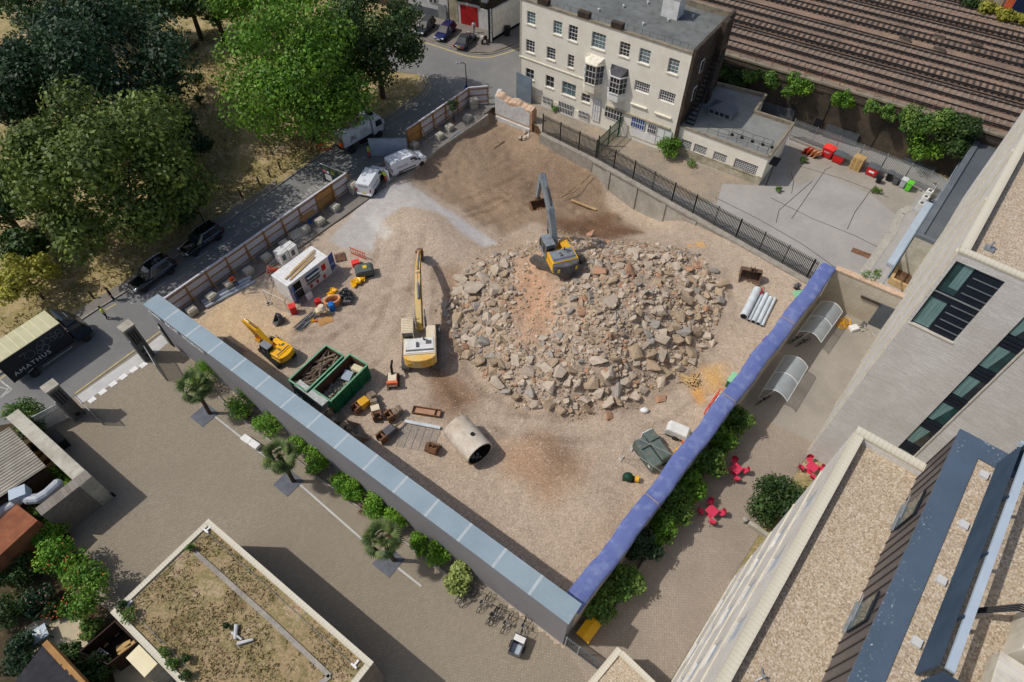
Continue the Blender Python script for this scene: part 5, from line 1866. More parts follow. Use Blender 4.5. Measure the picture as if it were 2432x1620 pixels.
while k < L - .05:
 inst('slat', me, t, (k, 0,0))
 k += .13
mb = MB()
for z in (.1,1.55,2.1):
 mb.bx(0, L, -.05,.021, z, z + .07)
mb.build('rail', 'galvanised', t)
WH = 3.4
w0, w1, w2 = P(100,1022), P(271,1178), P(160,1268)
t = thing('yard_wall', 'high old stone wall with flat top beside the forecourt', 'wall', w1,0)
mb = MB()
def wallseg(mb, a, b, th, z):
 d = (b - a).normalized()
 s = Vector((-d.y, d.x, 0)) * th
 mb.prism([tuple(a.xy), tuple(b.xy), tuple((b + s).xy), tuple((a + s).xy)],0, z)
zero = Vector((w1.x, w1.y, 0))
wallseg(mb, w1 - zero, w0 - zero, -1.0 if False else 1.0, WH)
mb.build('long_wall', 'concrete_block', t)
mb = MB()
wallseg(mb, w2 - zero, w1 - zero + (w1 - w2).normalized() * -.002,.9, WH + .03)
mb.build('brick_return', 'stone_wall', t)
MB().tube((.2,-.1,.2),(.2,-.1,.75),.1).build('wall_lamp', 'black_plastic', t)
cr = [P(-60,1010,3), P(22,1012,3), P(112,1108,3), P(28,1150,3), P(-60,1060,3)]
t = thing('corrugated_shed', 'shed with pale corrugated metal roof behind the old wall', 'shed', (cr[1].x, cr[1].y, 0))
ca = P(22,1014,3)
cbb = P(110,1108,3)
cdir = (cbb - ca).normalized()
cside = Vector((-cdir.y, cdir.x, 0)) * -1
Lc = (cbb - ca).length
zr = Vector((cr[1].x, cr[1].y, 0))
mb = MB()
n = 60
wdt = 5.2
for i in range(n):
 for j in range(1):
  pA = ca + cdir * (Lc * i / n) - zr
  pB = ca + cdir * (Lc * (i + 1) / n) - zr
  z0_, z1_ = 3.0 + .05 * math.sin(i * 2.1),3.0 + .05 * math.sin((i + 1) * 2.1)
  pC, pD = pB + cside * wdt, pA + cside * wdt
  mb.add([(pA.x, pA.y, z0_),(pB.x, pB.y, z1_),(pC.x, pC.y, z1_ + .5),(pD.x, pD.y, z0_ + .5)],[(3,2,1,0)])
mb.build('corrugated_roof', 'corrugated', t)
pA, pB = ca - zr, cbb - zr
mb = MB()
mb.prism([tuple((pA + cside * .2).xy), tuple((pB + cside * .2).xy), tuple((pB + cside * (wdt - .1)).xy), tuple((pA + cside * (wdt - .1)).xy)],0,2.9)
mb.build('wall', 'dark_timber', t)
for i, (a, b, c, d) in enumerate([(66,1062,86,1048),(82,1078,98,1064),(94,1090,118,1072),(108,1106,132,1090)]):
 p, q = P(a, b, 1.2), P(c, d, 1.2)
 mb = MB()
 strip(mb, [p, q],.55,0,1.25 - .1 * i)
 tag(mb.build('timber_box', 'ply_board', base=(p.x, p.y, 0)),['highest', 'second', 'third', 'lowest'][i] + ' wooden box in the row beside the corrugated shed', 'wooden box', 'wooden boxes beside the corrugated shed')
mb = MB()
pts = [(-10,1222,2.2),(36,1195,2.4),(52,1178,3.0),(70,1186,3.0),(92,1184,3.0),(112,1172,3.0),(136,1150,3.0)]
q = [P(a, b, z) for a, b, z in pts]
mb.path(q, .38,12)
for p in q[1:]:
 mb.ball(p, .4, n=12)
t = tag(mb.build('extract_duct', 'pipe_grey', smooth=False, base=(q[2].x, q[2].y, 0)), 'silver bent ventilation duct above the garden wall', 'duct')
mb = MB().box(0,0,3.2,1.1,.9,.9,.5)
mb.build('duct_box', 'ac_pale', t)
p = P(18,1268,3)
o = tag(MB().box(0,0,1.7,4.2,2.4,3.4, ang(P(0,1285), P(55,1235))).build('rust_roof_shed', 'rust_roof'), 'low shed with rust brown roof at the left edge', 'shed')
o.location = (P(0,1275,3.4).x, P(0,1275,3.4).y, 0)
p = P(-30,1180,2)
q = [P(20,1640,4), P(105,1530,4), P(205,1640,4)]
t = thing('slate_roof_house', 'house gable with dark slate roof at the bottom left corner', 'house', (q[1].x, q[1].y, 0))
v = [Vector((p.x - q[1].x, p.y - q[1].y, 0)) for p in q]
dirR = (v[2] - v[1]).normalized()
dirL = (v[0] - v[1]).normalized()
mb = MB()
for k in range(12):
 a = v[1] + dirR * (k * .5)
 b = v[1] + dirR * (k * .5 + .53)
 z0_, z1_ = 4.0 + k * .02,4.0 + k * .02 + .05
 c, d = b + dirL * 7, a + dirL * 7
 mb.add([(a.x, a.y, z1_),(b.x, b.y, z0_),(c.x, c.y, z0_),(d.x, d.y, z1_)],[(0,1,2,3),(3,2,1,0)])
mb.build('slate_courses', 'slate', t)
mb = MB()
strip(mb, [v[1] - dirL * .1, v[1] + dirR * 6 - dirL * .1],.35,3.4,4.12)
mb.build('verge', 'timber', t)
mb = MB()
mb.prism([tuple((v[1] + dirR * .3 + dirL * .2).xy), tuple((v[1] + dirR * 6 + dirL * .2).xy), tuple((v[1] + dirR * 6 + dirL * 6).xy), tuple((v[1] + dirR * .3 + dirL * 6).xy)],0,3.9)
mb.build('wall', 'dark_brick', t)
sheet('garden', Q([(-300,1060),(60,1000),(110,1040),(225,1170),(165,1265),(190,1330),(225,1430),(262,1452),(360,1560),(380,1750),(-300,1750)]),0.012, 'garden_earth')
sheet('patio', Q([(60,1490),(120,1455),(180,1462),(215,1500),(205,1545),(140,1540),(110,1560),(60,1540)]),0.018, 'patio')
sheet('side_path', Q([(262,1575),(330,1530),(395,1610),(400,1720),(300,1720)]),0.02, 'patio')
p = P(107,1512)
t = thing('garden_table', 'square grey garden table scattered with crockery on the patio', 'table', p, .7)
MB().bx(-.5,.5,-.5,.5,.68,.74).build('table_top', 'ac_pale', t)
for x in (-.45,.4):
 for y in (-.45,.4):
  MB().bx(x, x + .06, y, y + .06,0,.68).build('leg', 'steel_dark', t)
mb = MB()
for k in range(9):
 mb.lathe([(.09,0),(.1,.03),(.04,.06)],8,(rnd.uniform(-.35,.35), rnd.uniform(-.35,.35),.742))
tag(mb.build('crockery', 'white_paint'), 'white dishes scattered on the square garden table', 'dishes', kind='stuff').location = p
p = P(80,1518)
t = thing('garden_chest', 'dark green storage chest with pale lid by the garden table', 'chest', p, .7)
MB().bx(-.7,.7,-.4,.4,0,.6).build('body', 'dark_green', t)
MB().bx(-.74,.74,-.44,.44,.6,.68).build('lid', 'tank_green', t)
u0, u1 = P(955,22), P(1195,78)
t = thing('arch_units', 'row of shabby arch workshops with a red roller shutter', 'building', u0, ang(u0, u1))
L = (u1 - u0).length
MB().bx(-6, L + .2,0,8,0,7).build('brick_front', 'arch_brick', t)
def U(px, py):
 n_ = Vector((math.sin(t.rotation_euler.z),-math.cos(t.rotation_euler.z),0))
 p = onplane(px, py, u0, n_)
 return (p - u0).dot(Vector((math.cos(t.rotation_euler.z), math.sin(t.rotation_euler.z),0))), p.z
def slabp(name, xl, yl, xr, yr, zt, m, y0=-.2, zb=0.02):
 a, b = U(xl, yl)[0], U(xr, yr)[0]
 return MB().bx(min(a, b), max(a, b), y0, y0 + .18, zb, zt).build(name, m, t)
slabp('white_front', 975,30,1068,55,4.2, 'grey_white')
slabp('grey_dado', 975,30,1068,55,1.3, 'membrane_edge', -.24)
slabp('red_shutter', 1098,62,1138,75,2.9, 'red_shutter', -.32)
slabp('shutter_frame', 1092,62,1144,78,3.2, 'grey_white', -.26)
slabp('olive_pier', 1072,56,1092,62,3.8, 'stained_plinth', -.3)
slabp('white_pier', 1142,76,1164,84,3.0, 'white_plaster', -.4)
slabp('red_fascia', 1022,42,1066,52,3.9, 'red_shutter', -.33,3.5)
for (xl, xr, z0_, z1_) in [(1026,1034,2.2,3.2),(1036,1044,2.2,3.2)]:
 a, b = U(xl, 48)[0], U(xr, 50)[0]
 o = MB().bx(a, b, -.3,-.22, z0_, z1_).build('window', 'white_paint', t)
 MB().bx(a + .06, b - .06,-.31,-.301, z0_ + .06, z1_ - .06).build('pane', 'dark_window', o)
slabp('shutter_grille', 1046,54,1064,58,2.3, 'galvanised', -.34)
for k in range(5):
 a = U(1080 + k * 18,60 + k * 4)[0]
 MB().bx(a, a + .9,-.9,-.33,4.2 + (k % 2) * .5,5.1 + (k % 2) * .5).build('condenser_box', 'grey_white', t)
for k in range(11):
 a = U(1098,62)[0]
 b = U(1138,75)[0]
 MB().bx(a, b, -.345,-.321,.15 + k * .25,.18 + k * .25).build('shutter_slat', 'red_shutter', t)
c0, c1 = P(1168,100), P(1232,62)
t2 = thing('passage_wall', 'cream painted side wall of the railway bridge passage', 'wall', c0, ang(c0, c1))
MB().bx(0,9,0,.3,0,4.4).build('wall', 'cream_trim', t2)
MB().bx(0,9,-.02,.32,0,.5).build('dark_base', 'black_plastic', t2)
g = thing('lattice_column', 'tall white lattice sign column at the bridge passage corner', 'column', P(1166,102), ang(c0, c1))
mb = MB()
for k in range(16):
 mb.bx(-.18,.18,-.1,.1,.1 + k * .3,.26 + k * .3)
mb.build('rung', 'white_paint', g)
MB().bx(-.35,-.19,-.12,.12,0,5.0).build('post', 'steel_dark', g)
MB().bx(.19,.3,-.12,.12,0,5.0).build('post', 'steel_dark', g)
p = P(1190,110)
t3 = thing('bridge_deck', 'brown brick railway bridge above the passage', 'bridge', P(1180,60,5), ang(c0, c1))
b_ = MB().bx(-1,14,3.2,11,5.0,7.5).build('girder', 'rubble_brick', t3)
for i, (px, py, m, lab) in enumerate([(2345,8, 'rubble_pale', 'pale brown container beyond the railway'),(2385,14, 'white_metal', 'white container beyond the railway'),(2412,26, 'orange_plastic', 'small orange container beyond the railway'),(2428,34, 'clothes_navy', 'dark blue container beyond the railway')]):
 p = P(px, py, DZ)
 t = thing('shipping_container', lab, 'container', (p.x, p.y, DZ - .25), math.atan2(rd.y, rd.x), None)
 MB().bx(-1.6,1.6,-1.2,1.2,0,2.4).build('shell', m, t)
 mb = MB()
 for k in range(12):
  mb.bx(-1.55 + k * .27,-1.45 + k * .27,-1.25,-1.2,.1,2.3)
 mb.build('ribs', m, t)
def crown_blobs(R, Rz, k, seed, sub=.34, squash=.8, low=-.55):
 r = random.Random(seed)
 out = [(0,0,0, R * .72, R * .72, Rz * .72)]
 for i in range(k):
  z = r.uniform(low, 1)
  t = r.uniform(0,6.283)
  q = math.sqrt(max(0,1 - z * z))
  d = r.uniform(.62,.86)
  s = R * sub * r.uniform(.6,1.15)
  out.append((R * d * q * math.cos(t), R * d * q * math.sin(t), Rz * d * z, s, s, s * squash))
 return out
def limbs(mb, h0, c, R, Rz, seed, r0=.38, n=9):
 r = random.Random(seed)
 mb.tube((0,0,0),(0.1,.05, h0), r0, r0 * .75,10)
 mb.tube((.1,.05, h0),(0,0, c), r0 * .75, r0 * .35,8)
 for i in range(n):
  t = i * 2.4 + r.uniform(-.3,.3)
  z0 = h0 + (c - h0) * r.uniform(0,.6)
  e = R * r.uniform(.55,.8)
  m = (e * .5 * math.cos(t), e * .5 * math.sin(t), z0 + Rz * .3)
  mb.tube((0.05,0, z0), m, r0 * .4, r0 * .25,6)
  mb.tube(m, (e * math.cos(t), e * math.sin(t), z0 + Rz * r.uniform(.4,.8)), r0 * .25, r0 * .08,6)
def tree(px, py, zc, rpx, rzf, leaf, m, n, seed, label, blobs=46, sub=.34, leafr=.22, name='broadleaf_tree', group='large trees in the park', trunk=.4):
 c = P(px, py, zc)
 R = rpx / ppm(c)
 Rz = R * rzf
 t = thing(name, label, 'tree', (c.x, c.y, 0),0, group)
 mb = MB()
 limbs(mb, max(.6, zc - Rz * .8), zc, R, Rz, seed, trunk)
 mb.build('trunk', 'bark', t)
 bl = [(a, b, z + zc, x, y, w) for a, b, z, x, y, w in crown_blobs(R, Rz, blobs, seed, sub)]
 bl = [q for q in bl if q[2] > 1.2]
 mesh_obj('crown', leaf_cloud(bl, n, leafr, seed), leaf, t)
 return t
tree(262,408,8.5,228,.84, 'leaf_olive', None, 30000,1, 'big olive green tree with rounded crown nearest the box truck', 60,.28,.24)
tree(250,170,8.5,205,.8, 'leaf_deep', None, 24000,2, 'big dark green tree behind the olive one', 52,.3,.25)
tree(20,200,8.0,130,.9, 'leaf_deep', None, 13000,3, 'dark green tree cut by the left edge of the picture', 34,.32,.25)
tree(-20,470,5.5,105,.9, 'leaf_dark', None, 8000,4, 'dark shaded tree low at the left edge', 26,.34,.23)
tree(700,185,8.0,190,.98, 'leaf_bright', None, 26000,5, 'big bright green tree leaning over the parked lorry', 56,.3,.22)
tree(885,90,8.0,128,.98, 'leaf_dark', None, 15000,6, 'mid green tree at the road bend beside the parked cars', 40,.32,.22)
tree(640,-30,8.0,140,.9, 'leaf_bright', None, 12000,7, 'light green tree at the top edge behind the bright tree', 34,.32,.24)
tree(345,4,6.5,95,.8, 'leaf_dark', None, 7000,8, 'dark tree at the top edge left of the dry clearing', 26,.34,.24)
tree(440,-8,6.0,75,.8, 'leaf_dark', None, 6000,9, 'small dark tree at the top edge above the fallen log', 22,.34,.24)
tree(505,20,5.0,50,.9, 'leaf_dark', None, 3500,10, 'slim green tree at the top edge beside the bright tree', 18,.36,.22)
tree(110,-20,7.5,110,.8, 'leaf_dark', None, 8000,14, 'dark tree at the top left corner', 30,.34,.25)
tree(430,330,4.0,75,.9, 'leaf_deep', None, 6500,11, 'lower dark tree filling the gap right of the olive tree', 24,.36,.22)
tree(420,480,2.8,60,.9, 'leaf_dark', None, 4200,12, 'low dark tree beside the lamp post at the road edge', 20,.36,.2)
tree(60,660,3.0,78,.7, 'leaf_yellow', None, 2600,13, 'sparse yellow green young tree above the box truck', 26,.26,.2, trunk=.12)
tree(50,590,3.0,60,.8, 'leaf_dark', None, 3000,15, 'dark bush behind the yellow green tree', 18,.36,.22, trunk=.2)
def shrub(px, py, rpx, hz_, leaf, n, leafr, label, name='shrub', seed=1, group=None, blobs=9, zc=None, z=0.0, cat='shrub', stem=True, sub=.5):
 zc = hz_ * .55 if zc is None else zc
 c = P(px, py, z + zc)
 R = rpx / ppm(c)
 t = thing(name, label, cat, (c.x, c.y, z),0, group)
 bl = [(a, b, q * 1.0 + zc, x, y, w) for a, b, q, x, y, w in crown_blobs(R, hz_ * .5, blobs, seed, sub, .9,-.4)]
 mesh_obj('foliage', leaf_cloud(bl, n, leafr, seed), leaf, t)
 if stem:
  mb = MB()
  for k in range(4):
   mb.tube((rnd.uniform(-.1,.1), rnd.uniform(-.1,.1),0),(rnd.uniform(-.4,.4) * R, rnd.uniform(-.4,.4) * R, zc),.04,.02,5)
  mb.build('stem', 'bark', t)
 return t
shrub(463,190,18,2.6, 'leaf_dark', 700,.16, 'thin sapling in the dry clearing', 'sapling', 3, blobs=7)
shrub(470,235,12,1.6, 'leaf_dark', 300,.14, 'low leafy shoot below the sapling', 'sapling', 4, blobs=5)
a, b = P(438,132), P(470,108)
lg = tag(MB().tube((a.x, a.y, .25),(b.x, b.y, .28),.3,.24,10).build('fallen_log', 'bark', base=(a.x, a.y, 0)), 'fallen dark log lying in the dry grass clearing', 'log')
r = np.random.RandomState(5)
n = 26000
uu, ww = r.rand(n), r.rand(n)
g0, g1, g2, g3 = (np.array(P(*q)[:2]) for q in [(330,60),(700,80),(780,370),(-60,900)])
pts = (g0 * ((1 - uu) * (1 - ww))[:, None] + g1 * (uu * (1 - ww))[:, None] + g2 * (uu * ww)[:, None] + g3 * ((1 - uu) * ww)[:, None])
clump = vnoise(pts[:, 0], pts[:, 1],.5) + vnoise(pts[:, 0], pts[:, 1] + 9,.17)
lroad = [tuple(P(a, b).xy) for a, b in [(-150,955),(0,862),(227,706),(310,656),(527,506),(600,462),(660,420),(800,330),(906,275),(955,245)]]
ok = (clump > -.12) & inside(pts[:, 0], pts[:, 1], lroad + [tuple(P(955,60).xy), tuple(P(300,-20).xy), tuple(P(-150,200).xy)])
pts = pts[ok]
n = len(pts)
hgt_ = r.uniform(.08,.3, n)
dx = r.normal(size=(n, 2)) * .12
wv = r.normal(size=(n, 2)) * .05
v = np.zeros((n, 4,3))
v[:, 0, :2] = pts - wv
v[:, 1, :2] = pts + wv
v[:, 2, :2] = pts + wv * .5 + dx
v[:, 3, :2] = pts - wv * .5 + dx
v[:, 2,2] = v[:, 3,2] = hgt_
v[:, :2,2] = -.03
tag(mesh_obj('dry_grass_tufts', quads_mesh(v.reshape(-1,3), n), 'leaf_grass'), 'dry straw coloured grass under the park trees', 'grass', kind='stuff')
bed = [P(478,925), P(445,905), P(600,1040), P(760,1165), P(900,1280), P(1050,1395), P(1075,1372)]
mb = MB()
strip(mb, [P(a, b) for a, b in [(520,945),(560,985),(640,1047),(700,1090),(760,1140),(850,1205),(930,1265),(1000,1318),(1070,1372),(1090,1398),(1110,1392)]],.16,0,.22)
struct('planter_kerb', mb, 'kerb_stone')
gs = 'clipped green shrubs along the grey wall'
sh = [(487,890,40,2.6, 'tallest rounded green shrub at the road end of the grey wall'),(573,955,38,2.0, 'round green shrub second from the road end of the grey wall'),
      (640,1003,36,1.9, 'round green shrub third from the road end of the grey wall'),(712,1058,30,1.8, 'left half of the double green shrub behind the middle palm'),(752,1092,32,1.8, 'right half of the double green shrub behind the middle palm'),
      (815,1142,26,1.5, 'smaller yellowish green shrub in the middle of the grey wall'),(845,1160,28,1.6, 'round green shrub right of the small yellowish one'),
      (895,1195,34,1.8, 'upper round shrub beside the third palm'),(938,1232,34,1.8, 'lower round shrub beside the third palm'),
      (998,1292,26,1.4, 'smaller shrub of the last pair before the bamboo'),(1040,1308,32,1.7, 'larger shrub of the last pair before the bamboo')]
for i, (a, b, rp, h, lab) in enumerate(sh):
 shrub(a, b, rp, h, 'leaf_shrub', 2600,.085, lab, 'clipped_shrub', 20 + i, gs, 12)
t = shrub(1092,1372,36,1.7, 'leaf_bamboo', 2200,.12, 'pale feathery bamboo clump above the bicycles', 'bamboo_clump', 41, None, 12)
for i, (a, b, lab) in enumerate([(590,985, 'reddish spiky plant beside the second shrub'),(745,1118, 'reddish spiky plant in front of the double shrub'),(862,1208, 'brown spiky plant beside the third palm'),(930,1268, 'small brown spiky plant under the lower palm shrub')]):
 p = P(a, b, .3)
 t = thing('spiky_plant', lab, 'plant', (p.x, p.y, 0))
 mb = MB()
 for k in range(46):
  t_, e = rnd.uniform(0,6.28), rnd.uniform(.2,1.2)
  L = rnd.uniform(.5,.85)
  d = Vector((math.cos(t_) * math.cos(e), math.sin(t_) * math.cos(e), math.sin(e)))
  s = Vector((-math.sin(t_), math.cos(t_),0)) * .035
  mb.add([tuple(-s), tuple(s), tuple(d * L + s * .2), tuple(d * L - s * .2)],[(0,1,2,3)])
 mb.build('blades', 'leaf_spiky', t).location = (0,0,.1)
fr = MB()
fr.tube((0,0,0),(.75,0,.12),.022,.015,4)
for k in range(13):
 t_ = R_(-78 + 13 * k)
 L = .78 * (1 - .22 * abs(k - 6) / 6)
 e = Vector((.75 + L * math.cos(t_), L * math.sin(t_),.12 - .22 * L - .05 * abs(k - 6) / 6))
 s = Vector((-math.sin(t_), math.cos(t_),0)) * .055
 b = Vector((.75,0,.12))
 m_ = b.lerp(e, .55) + Vector((0,0,.08))
 fr.add([tuple(b), tuple(m_ - s), tuple(e), tuple(m_ + s)],[(0,1,2,3)])
fme = fr.data('frond', 'leaf_palm')
for i, (bx_, by_, tx, ty, lab) in enumerate([(498,982,462,917, 'fan palm nearest the gate pillars on a slate square'),(697,1143,664,1084, 'middle fan palm on a slate square in the forecourt'),(935,1330,908,1280, 'fan palm nearest the bicycles on a slate square')]):
 b = P(bx_, by_)
 best = min((abs((P(tx, ty, z * .1).xy - b.xy).length), z * .1) for z in range(15,60))[1]
 t = thing('fan_palm', lab, 'palm', b, i * 1.1, 'fan palms in the forecourt')
 top = P(tx, ty, best) - b
 mi = Matrix.Rotation(-i * 1.1,3, 'Z') @ Vector((top.x, top.y, best))
 mb = MB()
 mb.tube((0,0,0),(mi.x * .5, mi.y * .5, best * .5),.17,.15,9)
 mb.tube((mi.x * .5, mi.y * .5, best * .5),(mi.x, mi.y, best),.15,.2,9)
 mb.build('trunk', 'palm_trunk', t)
 for k in range(34):
  inst('frond', fme, t, (mi.x, mi.y, best),(rnd.uniform(-.3,.3), R_(rnd.uniform(-62,58)), k * 2.399),(1.05,) * 3)
 sq = P(bx_ - 12, by_ + 4)
 o = tag(MB().box(0,0,.02,1.7,1.7,.035, ang(GW0, GW1)).build('slate_square', 'paver_slate'), 'dark slate paving square under the ' + ['first palm by the gate', 'middle palm', 'last palm by the bicycles'][i], 'paving slab')
 o.location = (sq.x, sq.y, 0)
mb = MB()
pk = [P(a, b) for a, b in [(1445,1475),(1490,1400),(1560,1290),(1640,1180),(1700,1090),(1740,1020)]]
strip(mb, pk, .2,0,.4)
struct('planter_kerb', mb, 'kerb_stone')
hs = [(1425,1432,42,2.2, 'leaf_hedge', 'bushy shrub at the low end of the tarpaulin wall above the yellow bin'),(1480,1385,44,2.4, 'leaf_hedge', 'shrub second from the low end of the tarpaulin wall'),
      (1530,1300,42,2.8, 'leaf_deep', 'blue green shrub third along the tarpaulin wall'),(1570,1255,36,2.6, 'leaf_bright', 'bright leafy shrub fourth along the tarpaulin wall'),
      (1600,1200,44,2.8, 'leaf_hedge', 'pale twiggy shrub in the middle of the tarpaulin wall'),(1632,1150,40,2.6, 'leaf_bright', 'green shrub beside the middle red table'),
      (1675,1095,40,2.8, 'leaf_hedge', 'shrub beside the upper red table'),(1705,1040,40,2.6, 'leaf_bright', 'spreading palm like shrub near the upper red table'),(1745,1000,38,2.4, 'leaf_hedge', 'last shrub below the cycle shelter')]
for i, (a, b, rp, h, lf, lab) in enumerate(hs):
 shrub(a, b, rp, h, lf, 2600,.14, lab, 'wall_shrub', 60 + i, 'shrubs behind the tarpaulin wall', 13)
shrub(1852,1195,62,2.8, 'leaf_dark', 7000,.12, 'large dense round shrub in the raised courtyard planter', 'courtyard_shrub', 80, None, 18)
mb = MB()
strip(mb, [P(a, b) for a, b in [(1775,1245),(1840,1290),(1900,1240)]],.3,0,.5)
tag(mb.build('planter_wall', 'concrete_block', base=P(1775,1245)), 'low concrete planter wall below the dense round shrub', 'planter')
vs = [(1700,165,34, 'leaf_dark', 'dense ivy mound on the viaduct beside the cream building'),(1742,185,32, 'leaf_dark', 'second ivy mound on the viaduct wall'),(1790,178,22, 'leaf_hedge', 'small pale bush third on the viaduct wall'),
      (1835,188,24, 'leaf_hedge', 'bush fourth on the viaduct wall'),(1898,200,32, 'leaf_bright', 'bright bush fifth on the viaduct wall'),(2005,232,26, 'leaf_bright', 'bright hanging bush in the middle of the viaduct wall'),
      (2075,250,18, 'leaf_hedge', 'small tuft on the viaduct wall'),(2110,262,22, 'leaf_hedge', 'tuft beside the big viaduct bush'),(2185,285,40, 'leaf_hedge', 'upper part of the big bush on the viaduct'),(2190,340,44, 'leaf_bright', 'big yellow green bush hanging down the viaduct'),
      (2250,290,36, 'leaf_hedge', 'grey green bush right of the big viaduct bush'),(2280,325,46, 'leaf_dark', 'dark bush beside the dark flat roof'),(2310,290,30, 'leaf_dark', 'bush at the corner of the dark flat roof')]
for i, (a, b, rp, lf, lab) in enumerate(vs):
 u, z = via(a, b)
 z = min(max(z, 2.0), DZ + .6)
 p = VO + vd * u
 R = rp / ppm((p.x, p.y, z))
 t = thing('viaduct_bush', lab, 'bush', (p.x, p.y, z - R * .8),0, 'bushes growing on the viaduct wall')
 bl = [(x - vn.x * .5, y - vn.y * .5, q + R * .8, a_, b_, c_) for x, y, q, a_, b_, c_ in crown_blobs(R, R * .85,9,90 + i, .5,.9,-.7)]
 mesh_obj('foliage', leaf_cloud(bl, int(500 + 900 * R),.16,90 + i), lf, t)
 MB().tube((0,0,0),(-vn.x * .4,-vn.y * .4, R),.06,.03,5).build('stem', 'bark', t)
for i, (a, b, rp) in enumerate([(2300,8,30),(2350,22,26),(2390,40,26),(2425,52,22)]):
 p = P(a, b, DZ)
 t = thing('embankment_bush', ['leafy bush at the top edge beyond the tracks', 'yellow green bush beyond the tracks', 'low bush below the white container', 'bush in the top right corner'][i], 'bush', (p.x, p.y, DZ - .3))
 R = rp / ppm(p)
 bl = [(x, y, q * .6 + .5, a_, b_, c_) for x, y, q, a_, b_, c_ in crown_blobs(R, R * .6,8,120 + i, .5,.8,-.3)]
 mesh_obj('foliage', leaf_cloud(bl, 900,.2,120 + i),['leaf_dark', 'leaf_yellow', 'leaf_yellow', 'leaf_yellow'][i], t)
 MB().tube((0,0,0),(0,0,.6),.08,.03,5).build('stem', 'bark', t)
shrub(1590,350,27,2.3, 'leaf_bright', 2200,.13, 'bright green bush between the cream building and its annex', 'corner_bush', 130, None, 12)
for i, (a, b, rp, lab) in enumerate([(1640,388,14, 'weeds along the annex plinth'),(1316,258,10, 'weeds by the cream building basement grille'),(2082,450,12, 'weed clump in the car park joint'),(1848,448,9, 'weed tuft at the annex corner'),(2075,655,22, 'grey green weeds on the white cross wall'),(2190,655,12, 'weed tuft in the earth bed'),(1908,380,10, 'weed in the yard kerb')]):
 shrub(a, b, rp, .6 if i != 4 else 1.2, 'leaf_hedge', 260,.1, lab, 'weed_clump', 140 + i, None, 5, z=4.2 if i == 4 else 0.02, cat='weeds', stem=False)
shrub(1075,252,14,1.5, 'leaf_dark', 600,.1, 'small street tree with dark leaves inside the hoarding', 'street_sapling', 150, None, 7, zc=2.3)
mb = MB().tube((0,0,0),(0,0,2.2),.04,.03)
p = P(1074,300)
gd = [(60,985,40,2.6, 'leaf_hedge', 'climber heaped over the wall top by the slatted gate'),(80,1020,26,2.0, 'leaf_dark', 'dark ivy along the old wall'),(100,1060,20,1.6, 'leaf_dark', 'dark ivy beside the wooden boxes'),
      (130,1135,34,1.6, 'leaf_bright', 'bright grassy growth by the silver duct'),(160,1170,30,1.8, 'leaf_bright', 'grassy growth hanging on the brick return'),(100,1215,36,1.6, 'leaf_hedge', 'low growth under the silver duct'),
      (70,1270,32,1.4, 'leaf_hedge', 'growth right of the rust roof'),(115,1270,36,2.4, 'leaf_shrub', 'rounded shrub below the brick return'),(150,1330,52,3.2, 'leaf_shrub', 'large flowering shrub with orange blooms'),(210,1405,66,3.4, 'leaf_bright', 'largest garden shrub touching the pavilion'),
      (35,1360,50,2.4, 'leaf_dark', 'dark shrub in the shaded garden'),(20,1440,50,2.2, 'leaf_dark', 'dark shrub at the left garden edge'),(90,1430,34,1.8, 'leaf_deep', 'blue green shrub beside the patio'),(55,1550,44,2.2, 'leaf_deep', 'dark round shrub by the slate roof'),
      (165,1560,32,2.2, 'leaf_dark', 'shrub between the slate roof and the dark enclosure'),(215,1600,46,2.0, 'leaf_dark', 'dark shrub at the bottom edge by the enclosure'),(130,1450,24,1.2, 'leaf_dark', 'small shrub with red flowers at the patio'),(215,1490,26,1.0, 'leaf_hedge', 'low flowering plants by the enclosure fence')]
for i, (a, b, rp, h, lf, lab) in enumerate(gd):
 t = shrub(a, b, rp, h, lf, int(400 + rp * 42),.11, lab, 'garden_shrub', 160 + i, 'garden shrubs behind the old wall', 11)
 if i in (8,9,16,17,12):
  bl = [(x, y, z, q, w, e) for x, y, z, q, w, e in crown_blobs(rp / ppm(P(a, b, h * .55)), h * .5,6,200 + i, .5,.9,.0)]
  bl = [(x, y, z + h * .6, q, w, e) for x, y, z, q, w, e in bl]
  mesh_obj('blossom', leaf_cloud(bl, 70,.07,300 + i, inner=0, shell=(.98,1.1)), 'flower_pink' if i == 12 else 'flower_orange', t)
r = np.random.RandomState(8)
n = 9000
lx = r.uniform(.45, SL - .45, n)
ly = r.uniform(le.y + .45,-.45, n)
keep = vnoise(lx, ly, .7) + .4 * vnoise(lx + 30, ly, 2.2) > -.1
lx, ly = lx[keep], ly[keep]
n = len(lx)
v = np.zeros((n, 4,3))
w = r.normal(size=(n, 2)) * .035
d = r.normal(size=(n, 2)) * .05
base = np.stack([lx, ly],1)
v[:, 0, :2], v[:, 1, :2], v[:, 2, :2], v[:, 3, :2] = base - w, base + w, base + w * .6 + d, base - w * .6 + d
v[:, 2,2] = v[:, 3,2] = r.uniform(.03,.1, n)
o = mesh_obj('sedum_tufts', quads_mesh(v.reshape(-1,3), n), 'leaf_sedum', sed)
o.location = (0,0, ZS - .042)
o['kind'] = 'stuff'
